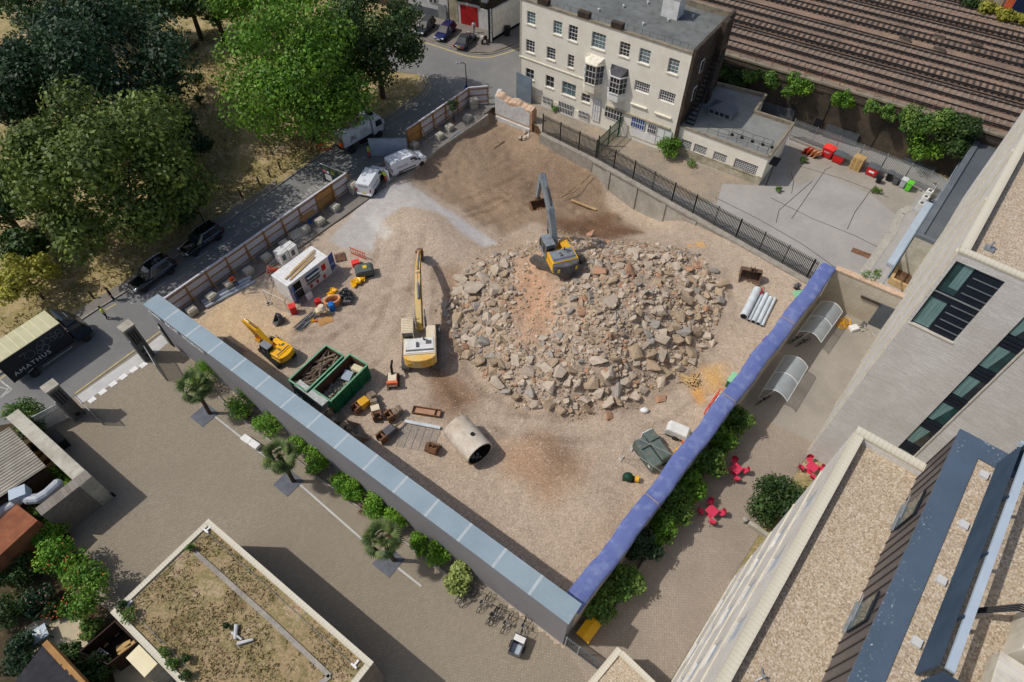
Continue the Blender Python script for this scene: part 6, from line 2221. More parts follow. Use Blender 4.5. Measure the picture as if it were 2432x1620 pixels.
for i, (a, b, rp) in enumerate([(310,1460,22),(285,1440,14),(392,1548,14),(442,1562,11),(410,1580,18),(440,1608,14),(450,1300,9),(538,1485,8)]):
 shrub(a, b, rp, .7, 'leaf_dark' if i % 2 else 'leaf_hedge', 420,.07,['self seeded bush at the left corner of the sedum roof', 'thin self seeded weed at the left corner of the sedum roof', 'round weed tuft on the lower left sedum edge', 'single weed tuft inside the lower sedum roof', 'larger weed tuft on the lower left sedum edge', 'weed tuft at the bottom of the sedum roof', 'weed tuft at the end of the grey strip on the sedum roof', 'tiny green tuft beside the bleached logs'][i], 'roof_weed', 220 + i, None, 5, z=ZS - .05, cat='weeds', stem=False)
def sample_in(poly, n, r):
 xs, ys = [p[0] for p in poly],[p[1] for p in poly]
 out = []
 while len(out) < n:
  x, y = r.uniform(min(xs), max(xs)), r.uniform(min(ys), max(ys))
  if inside(np.array([x]), np.array([y]), poly)[0]:
   out.append((x, y))
 return out
RAMP = W([(1215,600),(1300,600),(1345,640),(1320,720),(1300,800),(1250,850),(1215,800),(1225,700)],1.3)
EXC2 = PG(1325,628)
r = random.Random(21)
chunk_me = {}
for m in ('rubble_pale', 'rubble_tan', 'rubble_brick', 'rubble_grey'):
 chunk_me[m] = []
 for k, (vs, fs) in enumerate(HULLS):
  mb = MB().add(vs, fs)
  chunk_me[m].append(mb.data('rubble_chunk', m))
labels = {'rubble_pale': 'pale grey broken concrete lump on the rubble heap', 'rubble_tan': 'tan broken concrete lump on the rubble heap', 'rubble_brick': 'reddish brown broken brickwork lump on the rubble heap', 'rubble_grey': 'dark grey broken concrete lump on the rubble heap'}
cand = []
pts = sample_in(PILE, 2600, r)
X = np.array(pts)
ed = edge_dist(X[:, 0], X[:, 1], PILE)
rampm = soft(X[:, 0], X[:, 1], RAMP, 1.0)
for (x, y), e, q in zip(pts, ed, rampm):
 if q > .4 or (Vector((x, y)) - EXC2.xy).length < 3.4:
  continue
 back = y > P(1400,610,1).y
 w = (1.0 if e < 3.5 else .72) * (.55 if back else 1.0)
 s = w * (.2 + .46 * r.random() ** 2.4)
 cand.append((s, x, y))
cand.sort(reverse=True)
taken = []
big = []
for s, x, y in cand:
 if all((x - a) ** 2 + (y - b) ** 2 > (.75 * (s + t)) ** 2 for a, b, t in taken):
  taken.append((x, y, s))
 if len(taken) >= 300:
  break
zs = height(np.array([t[0] for t in taken]), np.array([t[1] for t in taken]))
for (x, y, s), z in zip(taken, zs):
 m = r.choices(['rubble_pale', 'rubble_tan', 'rubble_brick', 'rubble_grey'],[.5,.36,.05,.09])[0]
 o = inst('rubble_chunk', r.choice(chunk_me[m]), None, (x, y, z + s * .3),(r.uniform(-.5,.5), r.uniform(-.5,.5), r.uniform(0,6.28)),(s * r.uniform(.75,1.35), s * r.uniform(.7,1.1), s * r.uniform(.5,.9)))
 tag(o, labels[m], 'rubble', labels[m].split(' on ')[0] + 's')
small = {k: MB() for k in chunk_me}
pts = sample_in(PILE, 6500, r)
X = np.array(pts)
zs = height(X[:, 0], X[:, 1])
rampm = soft(X[:, 0], X[:, 1], RAMP, 1.0)
for (x, y), z, q in zip(pts, zs, rampm):
 if q > .5 and r.random() < .8:
  continue
 if (Vector((x, y)) - EXC2.xy).length < 2.6:
  continue
 s = .07 + .2 * r.random() ** 2
 m = r.choices(['rubble_pale', 'rubble_tan', 'rubble_brick', 'rubble_grey'],[.4,.42,.1,.08])[0]
 small[m].rock((x, y, z + s * .25),(s * r.uniform(.8,1.3), s, s * .8), r)
lastp = W([(1180,560),(1330,520),(1500,560),(1660,600),(1720,720),(1690,840),(1560,960),(1330,1020),(1180,960),(1060,860),(1030,720)])
pts = sample_in(lastp, 1500, r)
X = np.array(pts)
zs = height(X[:, 0], X[:, 1])
for (x, y), z in zip(pts, zs):
 s = .05 + .12 * r.random() ** 3
 small['rubble_tan'].rock((x, y, z + s * .2), s, r)
for m, mb in small.items():
 tag(mb.build('rubble_fragments', m), {'rubble_pale': 'pale', 'rubble_tan': 'tan', 'rubble_brick': 'reddish', 'rubble_grey': 'grey'}[m] + ' small rubble fragments strewn over the heap', 'rubble', kind='stuff')
for i, (px, py, s, m, lab) in enumerate([(1446,988,.45, 'rubble_brick', 'single brown lump lying alone in front of the heap'),(1570,948,.5, 'rubble_brick', 'reddish block at the front right foot of the heap'),(1645,858,.55, 'rubble_pale', 'pale round lump right of the heap'),(1405,560,.6, 'rubble_brick', 'brick lump behind the grey and yellow excavator'),(1690,815,.4, 'rubble_pale', 'pale oblong block right of the heap'),(1470,955,.45, 'rubble_tan', 'tan block in front of the heap'),(1330,975,.5, 'rubble_tan', 'tan block at the front foot of the heap'),(1495,645,.8, 'rubble_brick', 'large orange brickwork lump near the top of the heap'),(1425,645,.6, 'rubble_brick', 'pinkish brickwork slab at the top of the heap'),(1385,715,.55, 'rubble_brick', 'brown brick lump in the middle of the heap'),(1130,690,.95, 'rubble_pale', 'largest pale concrete slab at the left end of the heap'),(1180,690,.8, 'rubble_pale', 'tall pale slab leaning at the left end of the heap'),(1570,805,.7, 'rubble_pale', 'broad pale slab on the right of the heap'),(1620,790,.7, 'rubble_grey', 'broad grey slab near the right foot of the heap'),(1450,720,.8, 'rubble_pale', 'broad pale slab in the middle of the heap'),(1560,740,.8, 'rubble_pale', 'big pale boulder right of the heap middle'),(1420,860,.7, 'rubble_pale', 'broad slab on the front face of the heap')]):
 p = PG(px, py)
 o = inst('rubble_chunk', chunk_me[m][(i * 5 + 3) % len(HULLS)], None, (p.x, p.y, p.z + s * .3),(r.uniform(-.3,.3), r.uniform(-.3,.3), r.uniform(0,6.28)),(s * 1.15, s * .9, s * .55))
 tag(o, lab, 'rubble')
n = 26000
rr = np.random.RandomState(31)
xs = np.array([p[0] for p in SITE])
ys = np.array([p[1] for p in SITE])
x = rr.uniform(xs.min(), xs.max(), n * 3)
y = rr.uniform(ys.min(), ys.max(), n * 3)
dens = .16 + .5 * np.clip(vnoise(x, y, .25) + .3,0,1)
for poly, a in [([(1180,1040),(1300,1020),(1400,1080),(1400,1150),(1300,1200),(1205,1125)],.8),([(1300,1180),(1480,1120),(1520,1180),(1400,1340),(1290,1320)],1.0),([(890,510),(1010,490),(1190,600),(1120,660),(920,640)],.8),([(980,1020),(1260,1120),(1250,1330),(1100,1210)],.6)]:
 dens += a * soft(x, y, W(poly),2)
dens *= (1 - soft(x, y, SLAB, .2)) * (1 - .8 * soft(x, y, PIT, .5)) * (soft(x, y, SITE, .01) > .5)
k = rr.rand(len(x)) < np.clip(dens, 0,1)
x, y = x[k][:n], y[k][:n]
n = len(x)
z = height(x, y)
s = rr.uniform(.025,.075, n)
d = np.array([[1,0,0],[0,1,0],[-1,0,0],[0,-1,0],[0,0,.8]], float)
v = d[None] * s[:, None, None] * rr.uniform(.6,1.3,(n, 5,1))
th = rr.uniform(0,6.28, n)
c_, s_ = np.cos(th)[:, None], np.sin(th)[:, None]
v = np.stack([v[..., 0] * c_ - v[..., 1] * s_, v[..., 0] * s_ + v[..., 1] * c_, v[..., 2]],-1) + np.stack([x, y, z],1)[:, None]
me = bpy.data.meshes.new('crushed_stone')
me.vertices.add(5 * n)
me.vertices.foreach_set('co', v.astype(np.float32).ravel())
tri = np.array([[0,1,4],[1,2,4],[2,3,4],[3,0,4]])
fidx = (tri[None] + (np.arange(n) * 5)[:, None, None]).reshape(-1).astype(np.int32)
me.loops.add(len(fidx))
me.loops.foreach_set('vertex_index', fidx)
me.polygons.add(len(fidx) // 3)
me.polygons.foreach_set('loop_start', np.arange(0, len(fidx),3, dtype=np.int32))
me.update(calc_edges=True)
tag(mesh_obj('crushed_stone', me, 'pebbles'), 'loose crushed stone strewn over the demolition site', 'gravel', kind='stuff')
mb = MB()
edge = W([(1413,380),(1287,318),(1279,300),(1180,255),(1110,238),(965,350)])
for a, b in zip(edge[:-1], edge[1:]):
 mb.add([(a[0], a[1],-4),(b[0], b[1],-4),(b[0], b[1],-.028),(a[0], a[1],-.028)],[(0,1,2,3)])
struct('earth_bank', mb, 'soil_bed')
mb = MB()
strip(mb, [P(a, b) for a, b in [(1158,272),(1130,292),(1040,352),(985,398)]],.3,-1.6,.06)
struct('ledge_edge', mb, 'kerb_stone')
def track_profile(L, h):
 r_ = h / 2
 pts = []
 for k in range(9):
  t = math.pi / 2 + math.pi * k / 8
  pts.append((-L / 2 + r_ + r_ * math.cos(t), r_ + r_ * math.sin(t)))
 for k in range(9):
  t = -math.pi / 2 + math.pi * k / 8
  pts.append((L / 2 - r_ + r_ * math.cos(t), r_ + r_ * math.sin(t)))
 return pts
def bucket_mesh(w, s, m, inner='dust_inside'):
 """open digger bucket, mouth towards -x, hinge ears on top"""
 prof = [(-.55,0.0),(.2,-.05),(.62,.2),(.72,.55),(.5,.95),(.1,1.05)]
 mb = MB()
 t = .05
 for a, b in zip(prof[:-1], prof[1:]):
  d = Vector((b[0] - a[0],0, b[1] - a[1])).normalized()
  nn = Vector((-d.z, 0, d.x)) * t
  vs = []
  for y in (-w / 2, w / 2):
   vs += [(a[0] * s, y, a[1] * s),(b[0] * s, y, b[1] * s),(b[0] * s + nn.x, y, b[1] * s + nn.z),(a[0] * s + nn.x, y, a[1] * s + nn.z)]
  mb.add(vs, [(0,1,5,4),(3,7,6,2),(0,4,7,3),(1,2,6,5),(0,3,2,1),(4,5,6,7)])
 for y in (-w / 2, w / 2 - .05):
  mb.side([(p[0] * s, p[1] * s) for p in prof], y, y + .05)
 return mb
def bucket(parent, w, s, m, teeth=True, ears=True):
 o = bucket_mesh(w, s, m).build('bucket_shell', m, parent)
 if teeth:
  tm = MB().side([(-.55 * s - .18,-.02),(-.55 * s, -.05),(-.5 * s, .06)],-.05,.05).data('tooth', 'dusty_steel')
  for k in range(5):
   inst('tooth', tm, parent, (0,-w / 2 + .08 + (w - .16) * k / 4,0))
 if ears:
  e = MB()
  for y in (-.2,.14):
   e.side([(.0,1.0 * s),(.45 * s, .95 * s),(.35 * s, 1.35 * s),(.1 * s, 1.35 * s)], y, y + .06)
  e.tube((.22 * s, -.3,1.25 * s),(.22 * s, .3,1.25 * s),.06)
  e.build('hinge', m, parent)
def excavator(name, label, loc, rz, swing, s, C, boom, stick, att, cat='excavator', rubber=False, tilt=(0,0)):
 t = thing(name, label, cat, loc, rz)
 t.rotation_euler = (tilt[0], tilt[1], rz)
 sc = lambda *a: tuple(v * s for v in a)
 TL, TG, TW, TH = 4.9 * s, 1.36 * s, .66 * s, 1.0 * s
 q = Matrix.Rotation(-swing, 4, 'Z')
 for sd in (-1,1):
  mb = MB()
  mb.m = q
  mb.side(track_profile(TL, TH), sd * TG - TW / 2, sd * TG + TW / 2)
  tr = mb.build('crawler_track', 'rubber' if rubber else 'track_steel', t)
  mb = MB()
  mb.m = q
  k = -TL / 2 + TH * .4
  while k < TL / 2 - TH * .4:
   mb.bx(k, k + .05 * s, sd * TG - TW / 2 - .01, sd * TG + TW / 2 + .01, TH, TH + .045 * s)
   k += .19 * s
  mb.build('track_shoe', 'rubber' if rubber else 'track_steel', tr)
 mb = MB()
 mb.m = q
 mb.bx(-1.3 * s, 1.3 * s, -TG, TG, .35 * s, .85 * s)
 mb.lathe([(.75 * s, .85 * s),(.75 * s, 1.1 * s)],14)
 mb.build('undercarriage', 'steel_dark', t)
 z0 = 1.1 * s
 house = MB()
 house.bx(-2.35 * s, 1.55 * s, -1.38 * s, 1.42 * s, z0, z0 + .28 * s)
 house.bx(-2.2 * s, -.35 * s, -1.4 * s, 1.4 * s, z0 + .28 * s, z0 + 1.25 * s)
 house.bx(-.35 * s, 1.3 * s, -1.42 * s, -.55 * s, z0 + .28 * s, z0 + .85 * s)
 ho = house.build('engine_house', C['house'], t, bevel=.05 * s)
 mb = MB()
 mb.bx(-2.1 * s, -.5 * s, -1.25 * s, 1.25 * s, z0 + 1.251 * s, z0 + 1.31 * s)
 mb.build('engine_cover', C['cover'], ho, bevel=.02 * s)
 mb = MB()
 mb.bx(-1.9 * s, -1.75 * s, -1.2 * s, 1.2 * s, z0 + 1.311 * s, z0 + 1.36 * s)
 mb.bx(-1.2 * s, -.8 * s, -1.05 * s, -.55 * s, z0 + 1.311 * s, z0 + 1.33 * s)
 mb.bx(-1.5 * s, -1.0 * s, .1 * s, .3 * s, z0 + 1.311 * s, z0 + 1.45 * s)
 mb.tube(sc(-.7,-.4,2.4), sc(-.7,-.4,2.75),.09 * s)
 mb.build('vent_grille', 'weight_grey', ho)
 ring = []
 for k in range(9):
  a = math.pi / 2 + math.pi * k / 8
  ring.append((-2.2 * s + .75 * s * math.cos(a),1.45 * s * math.sin(a)))
 mb = MB()
 mb.prism(ring, z0 + .1 * s, z0 + 1.2 * s)
 cwt = mb.build('counterweight', C['weight'], t, bevel=.08 * s)
 for sd in (-1,1):
  MB().bx(-2.86 * s, -2.8 * s, sd * .95 * s - .12 * s, sd * .95 * s + .12 * s, z0 + .4 * s, z0 + .85 * s).build('warning_plate', 'plate_yellow', cwt)
 mb = MB()
 mb.path([sc(1.2,-1.38, z0 / s + .85), sc(1.2,-1.38, z0 / s + 1.35), sc(-.3,-1.38, z0 / s + 1.75), sc(-.3,-1.38, z0 / s + 1.25)],.025 * s, 5)
 mb.build('handrail', C['rail'], t)
 cy0, cy1 = .5 * s, 1.45 * s
 cab = MB()
 prof = [(-.35,.28),(1.5,.28),(1.62,1.0),(1.3,1.95),(-.3,1.95)]
 pp = [(a * s, z0 + b * s) for a, b in prof]
 cab.side(pp, cy0 + .03 * s, cy1 - .03 * s)
 cb_ = cab.build('cab_glass', 'cab_glass', t)
 fr = MB()
 for (a, b) in zip(prof, prof[1:] + prof[:1]):
  for y in (cy0, cy1):
   fr.beam((a[0] * s, y, z0 + a[1] * s),(b[0] * s, y, z0 + b[1] * s),.09 * s, .09 * s)
 for y in (cy0, cy1):
  fr.beam((.5 * s, y, z0 + .28 * s),(.5 * s, y, z0 + 1.95 * s),.08 * s, .08 * s, up=(0,1,0))
 fr.bx(-.35 * s, 1.5 * s, cy0 - .02, cy1 + .02, z0 + .285 * s, z0 + .55 * s)
 fr.build('cab_frame', C['cabframe'], cb_)
 MB().bx(-.38 * s, 1.36 * s, cy0 - .05 * s, cy1 + .05 * s, z0 + 1.951 * s, z0 + 2.04 * s).build('cab_roof', C['roof'], t, bevel=.03 * s)
 if C.get('guard'):
  g = MB()
  for k in range(9):
   g.bx((-.3 + k * .19) * s, (-.22 + k * .19) * s, cy0, cy1, z0 + 2.041 * s, z0 + 2.1 * s)
  g.path([sc(1.5, cy0 / s, z0 / s + 1.2), sc(1.7, cy0 / s, z0 / s + 2.15), sc(1.7, cy1 / s, z0 / s + 2.15), sc(1.5, cy1 / s, z0 / s + 1.2)],.03 * s)
  g.build('roof_guard', C['roof'], t)
 by = -.05 * s
 def boxarm(nm, pts, ws, hs, m):
  mb = MB()
  for i in range(len(pts) - 1):
   a, b = pts[i], pts[i + 1]
   d = Vector((b[0] - a[0],0, b[1] - a[1])).normalized()
   n_ = Vector((-d.z, 0, d.x))
   vs = []
   for p, w, h in ((a, ws[i], hs[i]),(b, ws[i + 1], hs[i + 1])):
    for yy, hh in ((-w / 2,-h / 2),(w / 2,-h / 2),(w / 2, h / 2),(-w / 2, h / 2)):
     vs.append((p[0] + n_.x * hh, by + yy, p[1] + n_.z * hh))
   mb.add(vs, [(3,2,1,0),(4,5,6,7),(0,1,5,4),(1,2,6,5),(2,3,7,6),(3,0,4,7)])
   mb.tube((b[0], by - ws[i + 1] / 2 - .02 * s, b[1]),(b[0], by + ws[i + 1] / 2 + .02 * s, b[1]), hs[i + 1] * .5, n=10)
  return mb.build(nm, m, t)
 bo = boxarm('boom', boom, [.55 * s, .6 * s, .5 * s, .42 * s][:len(boom)],[.6 * s, .85 * s, .7 * s, .5 * s][:len(boom)], C['boom'])
 st = boxarm('stick', stick, [.4 * s, .42 * s, .32 * s][:len(stick)],[.5 * s, .62 * s, .34 * s][:len(stick)], C['stick'])
 def ram(a, b, y, par, r_=.1):
  mb = MB()
  A_, B_ = Vector((a[0], by + y, a[1])), Vector((b[0], by + y, b[1]))
  mb.tube(A_, A_.lerp(B_, .58), r_ * s, n=8)
  o = mb.build('hydraulic_ram', C['ram'], par)
  MB().tube(A_.lerp(B_, .58), B_, r_ * .55 * s, n=8).build('ram_rod', 'chrome', o)
 k1 = boom[1]
 for y in (-.45 * s, .45 * s):
  ram((boom[0][0] + .75 * s, boom[0][1] - .45 * s),(k1[0] * .8 + boom[0][0] * .2, k1[1] * .8 + boom[0][1] * .2 - .2 * s), y, bo)
 bt = boom[-1]
 mid = ((k1[0] + bt[0]) / 2,(k1[1] + bt[1]) / 2 + .55 * s)
 ram((k1[0], k1[1] + .55 * s),(stick[0][0] + (stick[0][0] - stick[1][0]) * .12, stick[0][1] + .45 * s),0, bo, .11)
 ram((stick[0][0] * .6 + stick[1][0] * .4, stick[0][1] * .6 + stick[1][1] * .4 + .35 * s),(stick[-1][0], stick[-1][1] + .35 * s),0, st, .09)
 hp = MB()
 hp.path([(boom[0][0] + .1, by - .2 * s, boom[0][1] + .5 * s),(k1[0], by - .28 * s, k1[1] + .5 * s),(bt[0], by - .25 * s, bt[1] + .35 * s),(stick[-1][0], by - .2 * s, stick[-1][1] + .3 * s)],.04 * s, 5)
 hp.build('hose', 'black_plastic', bo)
 att(t, stick[-1], by, s)
 return t
def att_bucket(w, ang_, m):
 def f(t, p, by, s):
  e = bpy.data.objects.new('bucket', None)
  COL.objects.link(e)
  e.parent = t
  bm_ = bucket_mesh(w * s, 1.0 * s, m)
  bpy.data.objects.remove(e, do_unlink=True)
  M_ = Matrix.Translation((p[0], by, p[1])) @ Matrix.Rotation(ang_, 4, 'Y') @ Matrix.Translation((-.25 * s, 0,-1.2 * s))
  bm_.v = [tuple(M_ @ Vector(v)) for v in bm_.v]
  o = bm_.build('bucket', m, t)
  tm = MB()
  tm.m = M_
  for k in range(6):
   y = (-.42 + .84 * k / 5) * w * s
   tm.side([(-.55 * s - .2 * s, -.02),(-.55 * s, -.05),(-.45 * s, .07)], y - .05 * s, y + .05 * s)
  tm.build('teeth', 'dusty_steel', o)
  lk = MB()
  lk.m = M_
  lk.bx(-.1 * s, .4 * s, -.25 * s, .25 * s, .98 * s, 1.3 * s)
  lk.build('quick_hitch', 'rusty', o)
 return f
def att_coupler(t, p, by, s):
 mb = MB()
 mb.box(p[0] + .1 * s, by, p[1] - .25 * s, .75 * s, .5 * s, .55 * s)
 mb.tube((p[0], by - .4 * s, p[1]),(p[0], by + .4 * s, p[1]),.14 * s)
 o = mb.build('quick_hitch', 'rusty', t)
 mb = MB()
 mb.side([(p[0] - .1 * s, p[1] - .5 * s),(p[0] + .8 * s, p[1] - .3 * s),(p[0] + .9 * s, p[1] - 1.1 * s),(p[0] + .4 * s, p[1] - 1.6 * s)], by - .3 * s, by + .3 * s)
 mb.build('grapple_jaw', 'rusty', o)
YC = dict(house='cream_machine', cover='white_metal', weight='yellow_dusty', rail='cream_machine', cabframe='cream_machine', roof='cream_machine', guard=True, boom='yellow_dusty', stick='yellow_dusty', ram='machine_grey')
p = P(1003,832)
p.z = hz(p)
excavator('crawler_excavator', 'large dusty yellow excavator with long boom stretched towards the slab', p, R_(95.5), R_(2),1.0, YC,
          [(.9,1.75),(3.2,3.0),(6.4,3.3)],[(6.2,3.6),(7.2,3.3),(10.9,1.9)], att_coupler)
VC = dict(house='yellow', cover='machine_grey', weight='weight_grey', rail='yellow', cabframe='machine_grey', roof='machine_grey', boom='machine_grey', stick='machine_grey', ram='weight_grey')
p = PG(1323,622)
p.z -= .12
hd = ang(P(1350,640,4), P(1305,555,4))
excavator('crawler_excavator', 'yellow and grey excavator standing on the rubble heap with raised boom', p, hd, R_(-38),.92, VC,
          [(.9,1.6),(2.6,4.6),(5.0,6.6)],[(4.8,6.9),(5.4,6.3),(6.1,3.2)], att_bucket(1.9, R_(35), 'rusty'))
JC = dict(house='yellow_bright', cover='yellow_bright', weight='yellow_bright', rail='steel_dark', cabframe='steel_dark', roof='machine_grey', boom='yellow_bright', stick='yellow_bright', ram='weight_grey')
p = P(662,842)
hd = ang(P(690,832), P(600,775))
mini = excavator('mini_excavator', 'small bright yellow excavator with folded boom near the grey wall', p, hd, R_(8),.6, JC,
                 [(.6,1.0),(1.9,2.2),(3.3,2.5)],[(3.4,2.55),(3.55,2.3),(2.6,.85)], att_bucket(1.0, R_(70), 'yellow_bright'), rubber=True)
mb = MB().bx(1.55,1.65,-.85,.85,.1,.5)
mb.beam((.5,-.4,.35),(1.6,-.4,.3),.1,.12)
mb.beam((.5,.4,.35),(1.6,.4,.3),.1,.12)
mb.build('dozer_blade', 'steel_dark', mini)
p = P(935,908)
t = thing('demolition_robot', 'small orange and grey tracked demolition machine beside the skips', 'machine', p, R_(95), None, (1.25,1.25,1.25))
for sd in (-1,1):
 mb = MB().side(track_profile(1.2,.4), sd * .32 - .1, sd * .32 + .1)
 mb.build('crawler_track', 'rubber', t)
MB().bx(-.6,.35,-.3,.3,.3,.75).build('body', 'cream_machine', t, bevel=.04)
MB().bx(-.62,-.4,-.38,.38,.5,.82).build('rear_cover', 'orange_plastic', t, bevel=.03)
MB().bx(-.3,.3,-.31,-.29,.4,.7).build('side_stripe', 'orange_plastic', t)
mb = MB()
mb.beam((.2,0,.7),(.5,0,1.3),.16,.18)
mb.beam((.5,0,1.3),(1.15,0,1.0),.13,.15)
mb.tube((1.1,0,1.05),(1.4,0,.55),.06,.03)
mb.build('arm', 'steel_dark', t)
for x in (-.65,.45):
 for y in (-.45,.45):
  MB().beam((x * .8, y * .5,.4),(x, y, .05),.07,.07).build('outrigger', 'dusty_steel', t)
SKA = ang(P(696,894,0), P(781,815,0))
def skip(label, px, py, contents):
 p = P(px, py)
 t = thing('waste_skip', label, 'skip', p, SKA, 'two green roll on skips side by side')
 L, W2_, H_ = 4.5,2.05,2.1
 mb = MB()
 mb.bx(0, L, 0,.07,.15, H_)
 mb.bx(0, L, W2_ - .07, W2_, .15, H_)
 mb.bx(0,.07,.07, W2_ - .07,.15, H_)
 mb.bx(L - .07, L, .07, W2_ - .07,.15, H_)
 b_ = mb.build('shell', 'green_skip', t)
 mb = MB()
 mb.bx(.07, L - .07,.071,.09,.3, H_ - .02)
 mb.bx(.07, L - .07, W2_ - .09, W2_ - .071,.3, H_ - .02)
 mb.bx(.071,.09,.09, W2_ - .09,.3, H_ - .02)
 mb.bx(L - .09, L - .071,.09, W2_ - .09,.3, H_ - .02)
 mb.bx(.07, L - .07,.07, W2_ - .07,.16,.3)
 mb.build('inside', 'skip_inside', t)
 mb = MB()
 for y in (-.06, W2_ - .07):
  mb.bx(-.06, L + .06, y, y + .13, H_ + .001, H_ + .09)
 for x in (-.06, L - .07):
  mb.bx(x, x + .13,.071, W2_ - .071, H_ + .001, H_ + .085)
 mb.build('rim', 'green_rim', t)
 rib = MB().bx(-.05,.05,-.07,-.001,.15, H_ - .02).data('rib', 'green_skip')
 rib2 = MB().bx(-.05,.05,.001,.07,.15, H_ - .02).data('rib', 'green_skip')
 for k in range(5):
  inst('rib', rib, t, (.3 + k * .97,0,0))
  inst('rib', rib2, t, (.3 + k * .97, W2_, 0))
 mb = MB()
 for z in (.5,.9,1.3,1.7):
  mb.bx(.1, L - .1,-.03,-.001, z, z + .05)
 mb.build('side_corrugation', 'green_skip', t)
 MB().bx(.2, L - .2,.4, W2_ - .4,0,.15).build('runner', 'steel_dark', t)
 contents(t, L, W2_, H_)
 return t
def lay(o, t):
 o.location = t.location
 o.rotation_euler = t.rotation_euler
 return o
def wood(t, L, w, h):
 mb = MB()
 r_ = random.Random(4)
 for k in range(150):
  a = Vector((r_.uniform(.3, L - .3), r_.uniform(.3, w - .3), r_.uniform(1.0,1.75)))
  th_ = r_.gauss(0,.5) if r_.random() < .7 else r_.uniform(0,3.1)
  l = r_.uniform(.5,1.9)
  b = a + Vector((math.cos(th_) * l, math.sin(th_) * l, r_.uniform(-.15,.2)))
  b.x, b.y = min(max(b.x, .15), L - .15), min(max(b.y, .15), w - .15)
  mb.tube(a, b, r_.uniform(.03,.085), n=5)
 mb.bx(.1, L - .1,.1, w - .1,.3,1.05)
 o = lay(mb.build('timber_waste', 'wood_waste'), t)
 tag(o, 'tangled grey timber and branches filling the left skip', 'timber waste', kind='stuff')
def mixed(t, L, w, h):
 mb = MB()
 r_ = random.Random(6)
 mb.bx(.1, L - .1,.1, w - .1,.3,.75)
 for k in range(190):
  x = r_.uniform(.2, L - .2)
  mb.rock((x, r_.uniform(.2, w - .2),.8 + .35 * max(0, x - 2.6) * r_.random() + r_.uniform(0,.2)),(r_.uniform(.06,.22), r_.uniform(.05,.18), r_.uniform(.03,.12)), r_)
 o = lay(mb.build('mixed_waste', 'mixed_waste'), t)
 tag(o, 'mixed pale rubbish in the right skip', 'rubbish', kind='stuff')
 s_ = lay(MB().box(3.0,1.2,1.35,.95,.75,.03,.3,.25,-.1).build('blue_sheet', 'ac_pale'), t)
 tag(s_, 'pale blue board lying on the rubbish in the right skip', 'board')
 s_ = lay(MB().box(4.0,.95,1.4,.6,.9,.25,.2,.1,.15).build('foam_block', 'board_cream'), t)
 tag(s_, 'cream foam slab at the far end of the right skip', 'foam')
skip('green skip full of grey timber waste, left of the pair', 742,962, wood)
skip('green skip with mixed rubbish, right of the pair', 799,985, mixed)
a, b = P(707,950), P(772,1000)
t = thing('fence_panel_stack', 'stack of grey mesh fence panels leaning beside the green skips', 'fence panels', a, ang(a, b))
L = (b - a).length
for k in range(9):
 mb = MB()
 z1, y1 = 2.0,.25 + k * .085
 y0 = -.35 + k * .085
 mb.path([(0, y0,.05),(0, y1, z1),(L, y1, z1),(L, y0,.05)],.025,5, True)
 for j in range(1,16):
  x = L * j / 16
  mb.tube((x, y0,.05),(x, y1, z1),.006, n=3)
 mb.build('panel', 'galvanised', t)
for k, (x, z, m) in enumerate([(.5,1.4, 'white_paint'),(.9,1.35, 'white_paint'),(1.6,1.2, 'white_paint'),(2.3,.9, 'leaf_yellow')]):
 MB().box(x * L / 3,-.2 + .1 * z, z, .3,.02,.35,0, R_(-17)).build('notice', m, t)
def loose_bucket(px, py, rz, w, s, m, label, rx=0.0, ry=0.0, z=0.0):
 p = PG(px, py)
 t = thing('digger_bucket', label, 'bucket', (p.x, p.y, p.z + z), rz)
 t.rotation_euler = (rx, ry, rz)
 bucket(t, w, s, m)
 return t
loose_bucket(800,1002, R_(215),1.7,1.5, 'dusty_steel', 'large pale digger bucket against the grey wall, nearest the skips')
loose_bucket(845,1036, R_(215),1.8,1.5, 'dusty_steel', 'large pale digger bucket against the grey wall, farther from the skips')
loose_bucket(1778,665, R_(75),2.0,1.25, 'bucket_brown', 'brown rusty toothed digger bucket by the palisade', 0, R_(-8))
loose_bucket(662,766, R_(40),.8,.8, 'weight_grey', 'small dark digger bucket near the mini excavator')
loose_bucket(1030,1066, R_(250),1.0,.9, 'rusty', 'small rusty ribbed bucket in front of the concrete pipe')
def breaker(px, py, qx, qy, label, body, jaws=True, s=1.3):
 a, b = PG(px, py), PG(qx, qy)
 t = thing('breaker_attachment', label, 'attachment', a, ang(a, b), None, (s, s, s))
 L = (b - a).length / s
 mb = MB()
 mb.side([(.5,.1),(L * .72,.1),(L * .8,.3),(L * .72,.62),(.5,.66)],-.28,.28)
 mb.build('housing', body, t, bevel=.03)
 mb = MB()
 mb.bx(0,.5,-.3,-.2,.05,.7)
 mb.bx(0,.5,.2,.3,.05,.7)
 mb.tube((.12,-.35,.25),(.12,.35,.25),.08)
 mb.tube((.35,-.35,.55),(.35,.35,.55),.08)
 mb.build('mounting_bracket', 'rusty', t)
 mb = MB()
 if jaws:
  mb.side([(L * .7,.35),(L * .85,.75),(L * 1.1,.6),(L * 1.15,.4),(L * .9,.45)],-.22,.22)
  mb.side([(L * .7,.3),(L * .9,.1),(L * 1.1,.2),(L * .9,.32)],-.2,.2)
 else:
  mb.tube((L * .78,0,.36),(L * 1.15,0,.3),.09,.05)
 mb.build('jaw', 'dusty_steel', t)
breaker(842,982,888,946, 'yellow hydraulic breaker lying beside the right skip', 'yellow')
breaker(900,1002,890,962, 'pale crusher jaw lying upright beside the yellow breaker', 'cream_machine')
breaker(920,1000,952,980, 'pale shear jaw with grille beside the crusher jaw', 'dusty_steel')
breaker(902,1052,950,1012, 'long dark ripper attachment lying on the gravel', 'weight_grey', False)
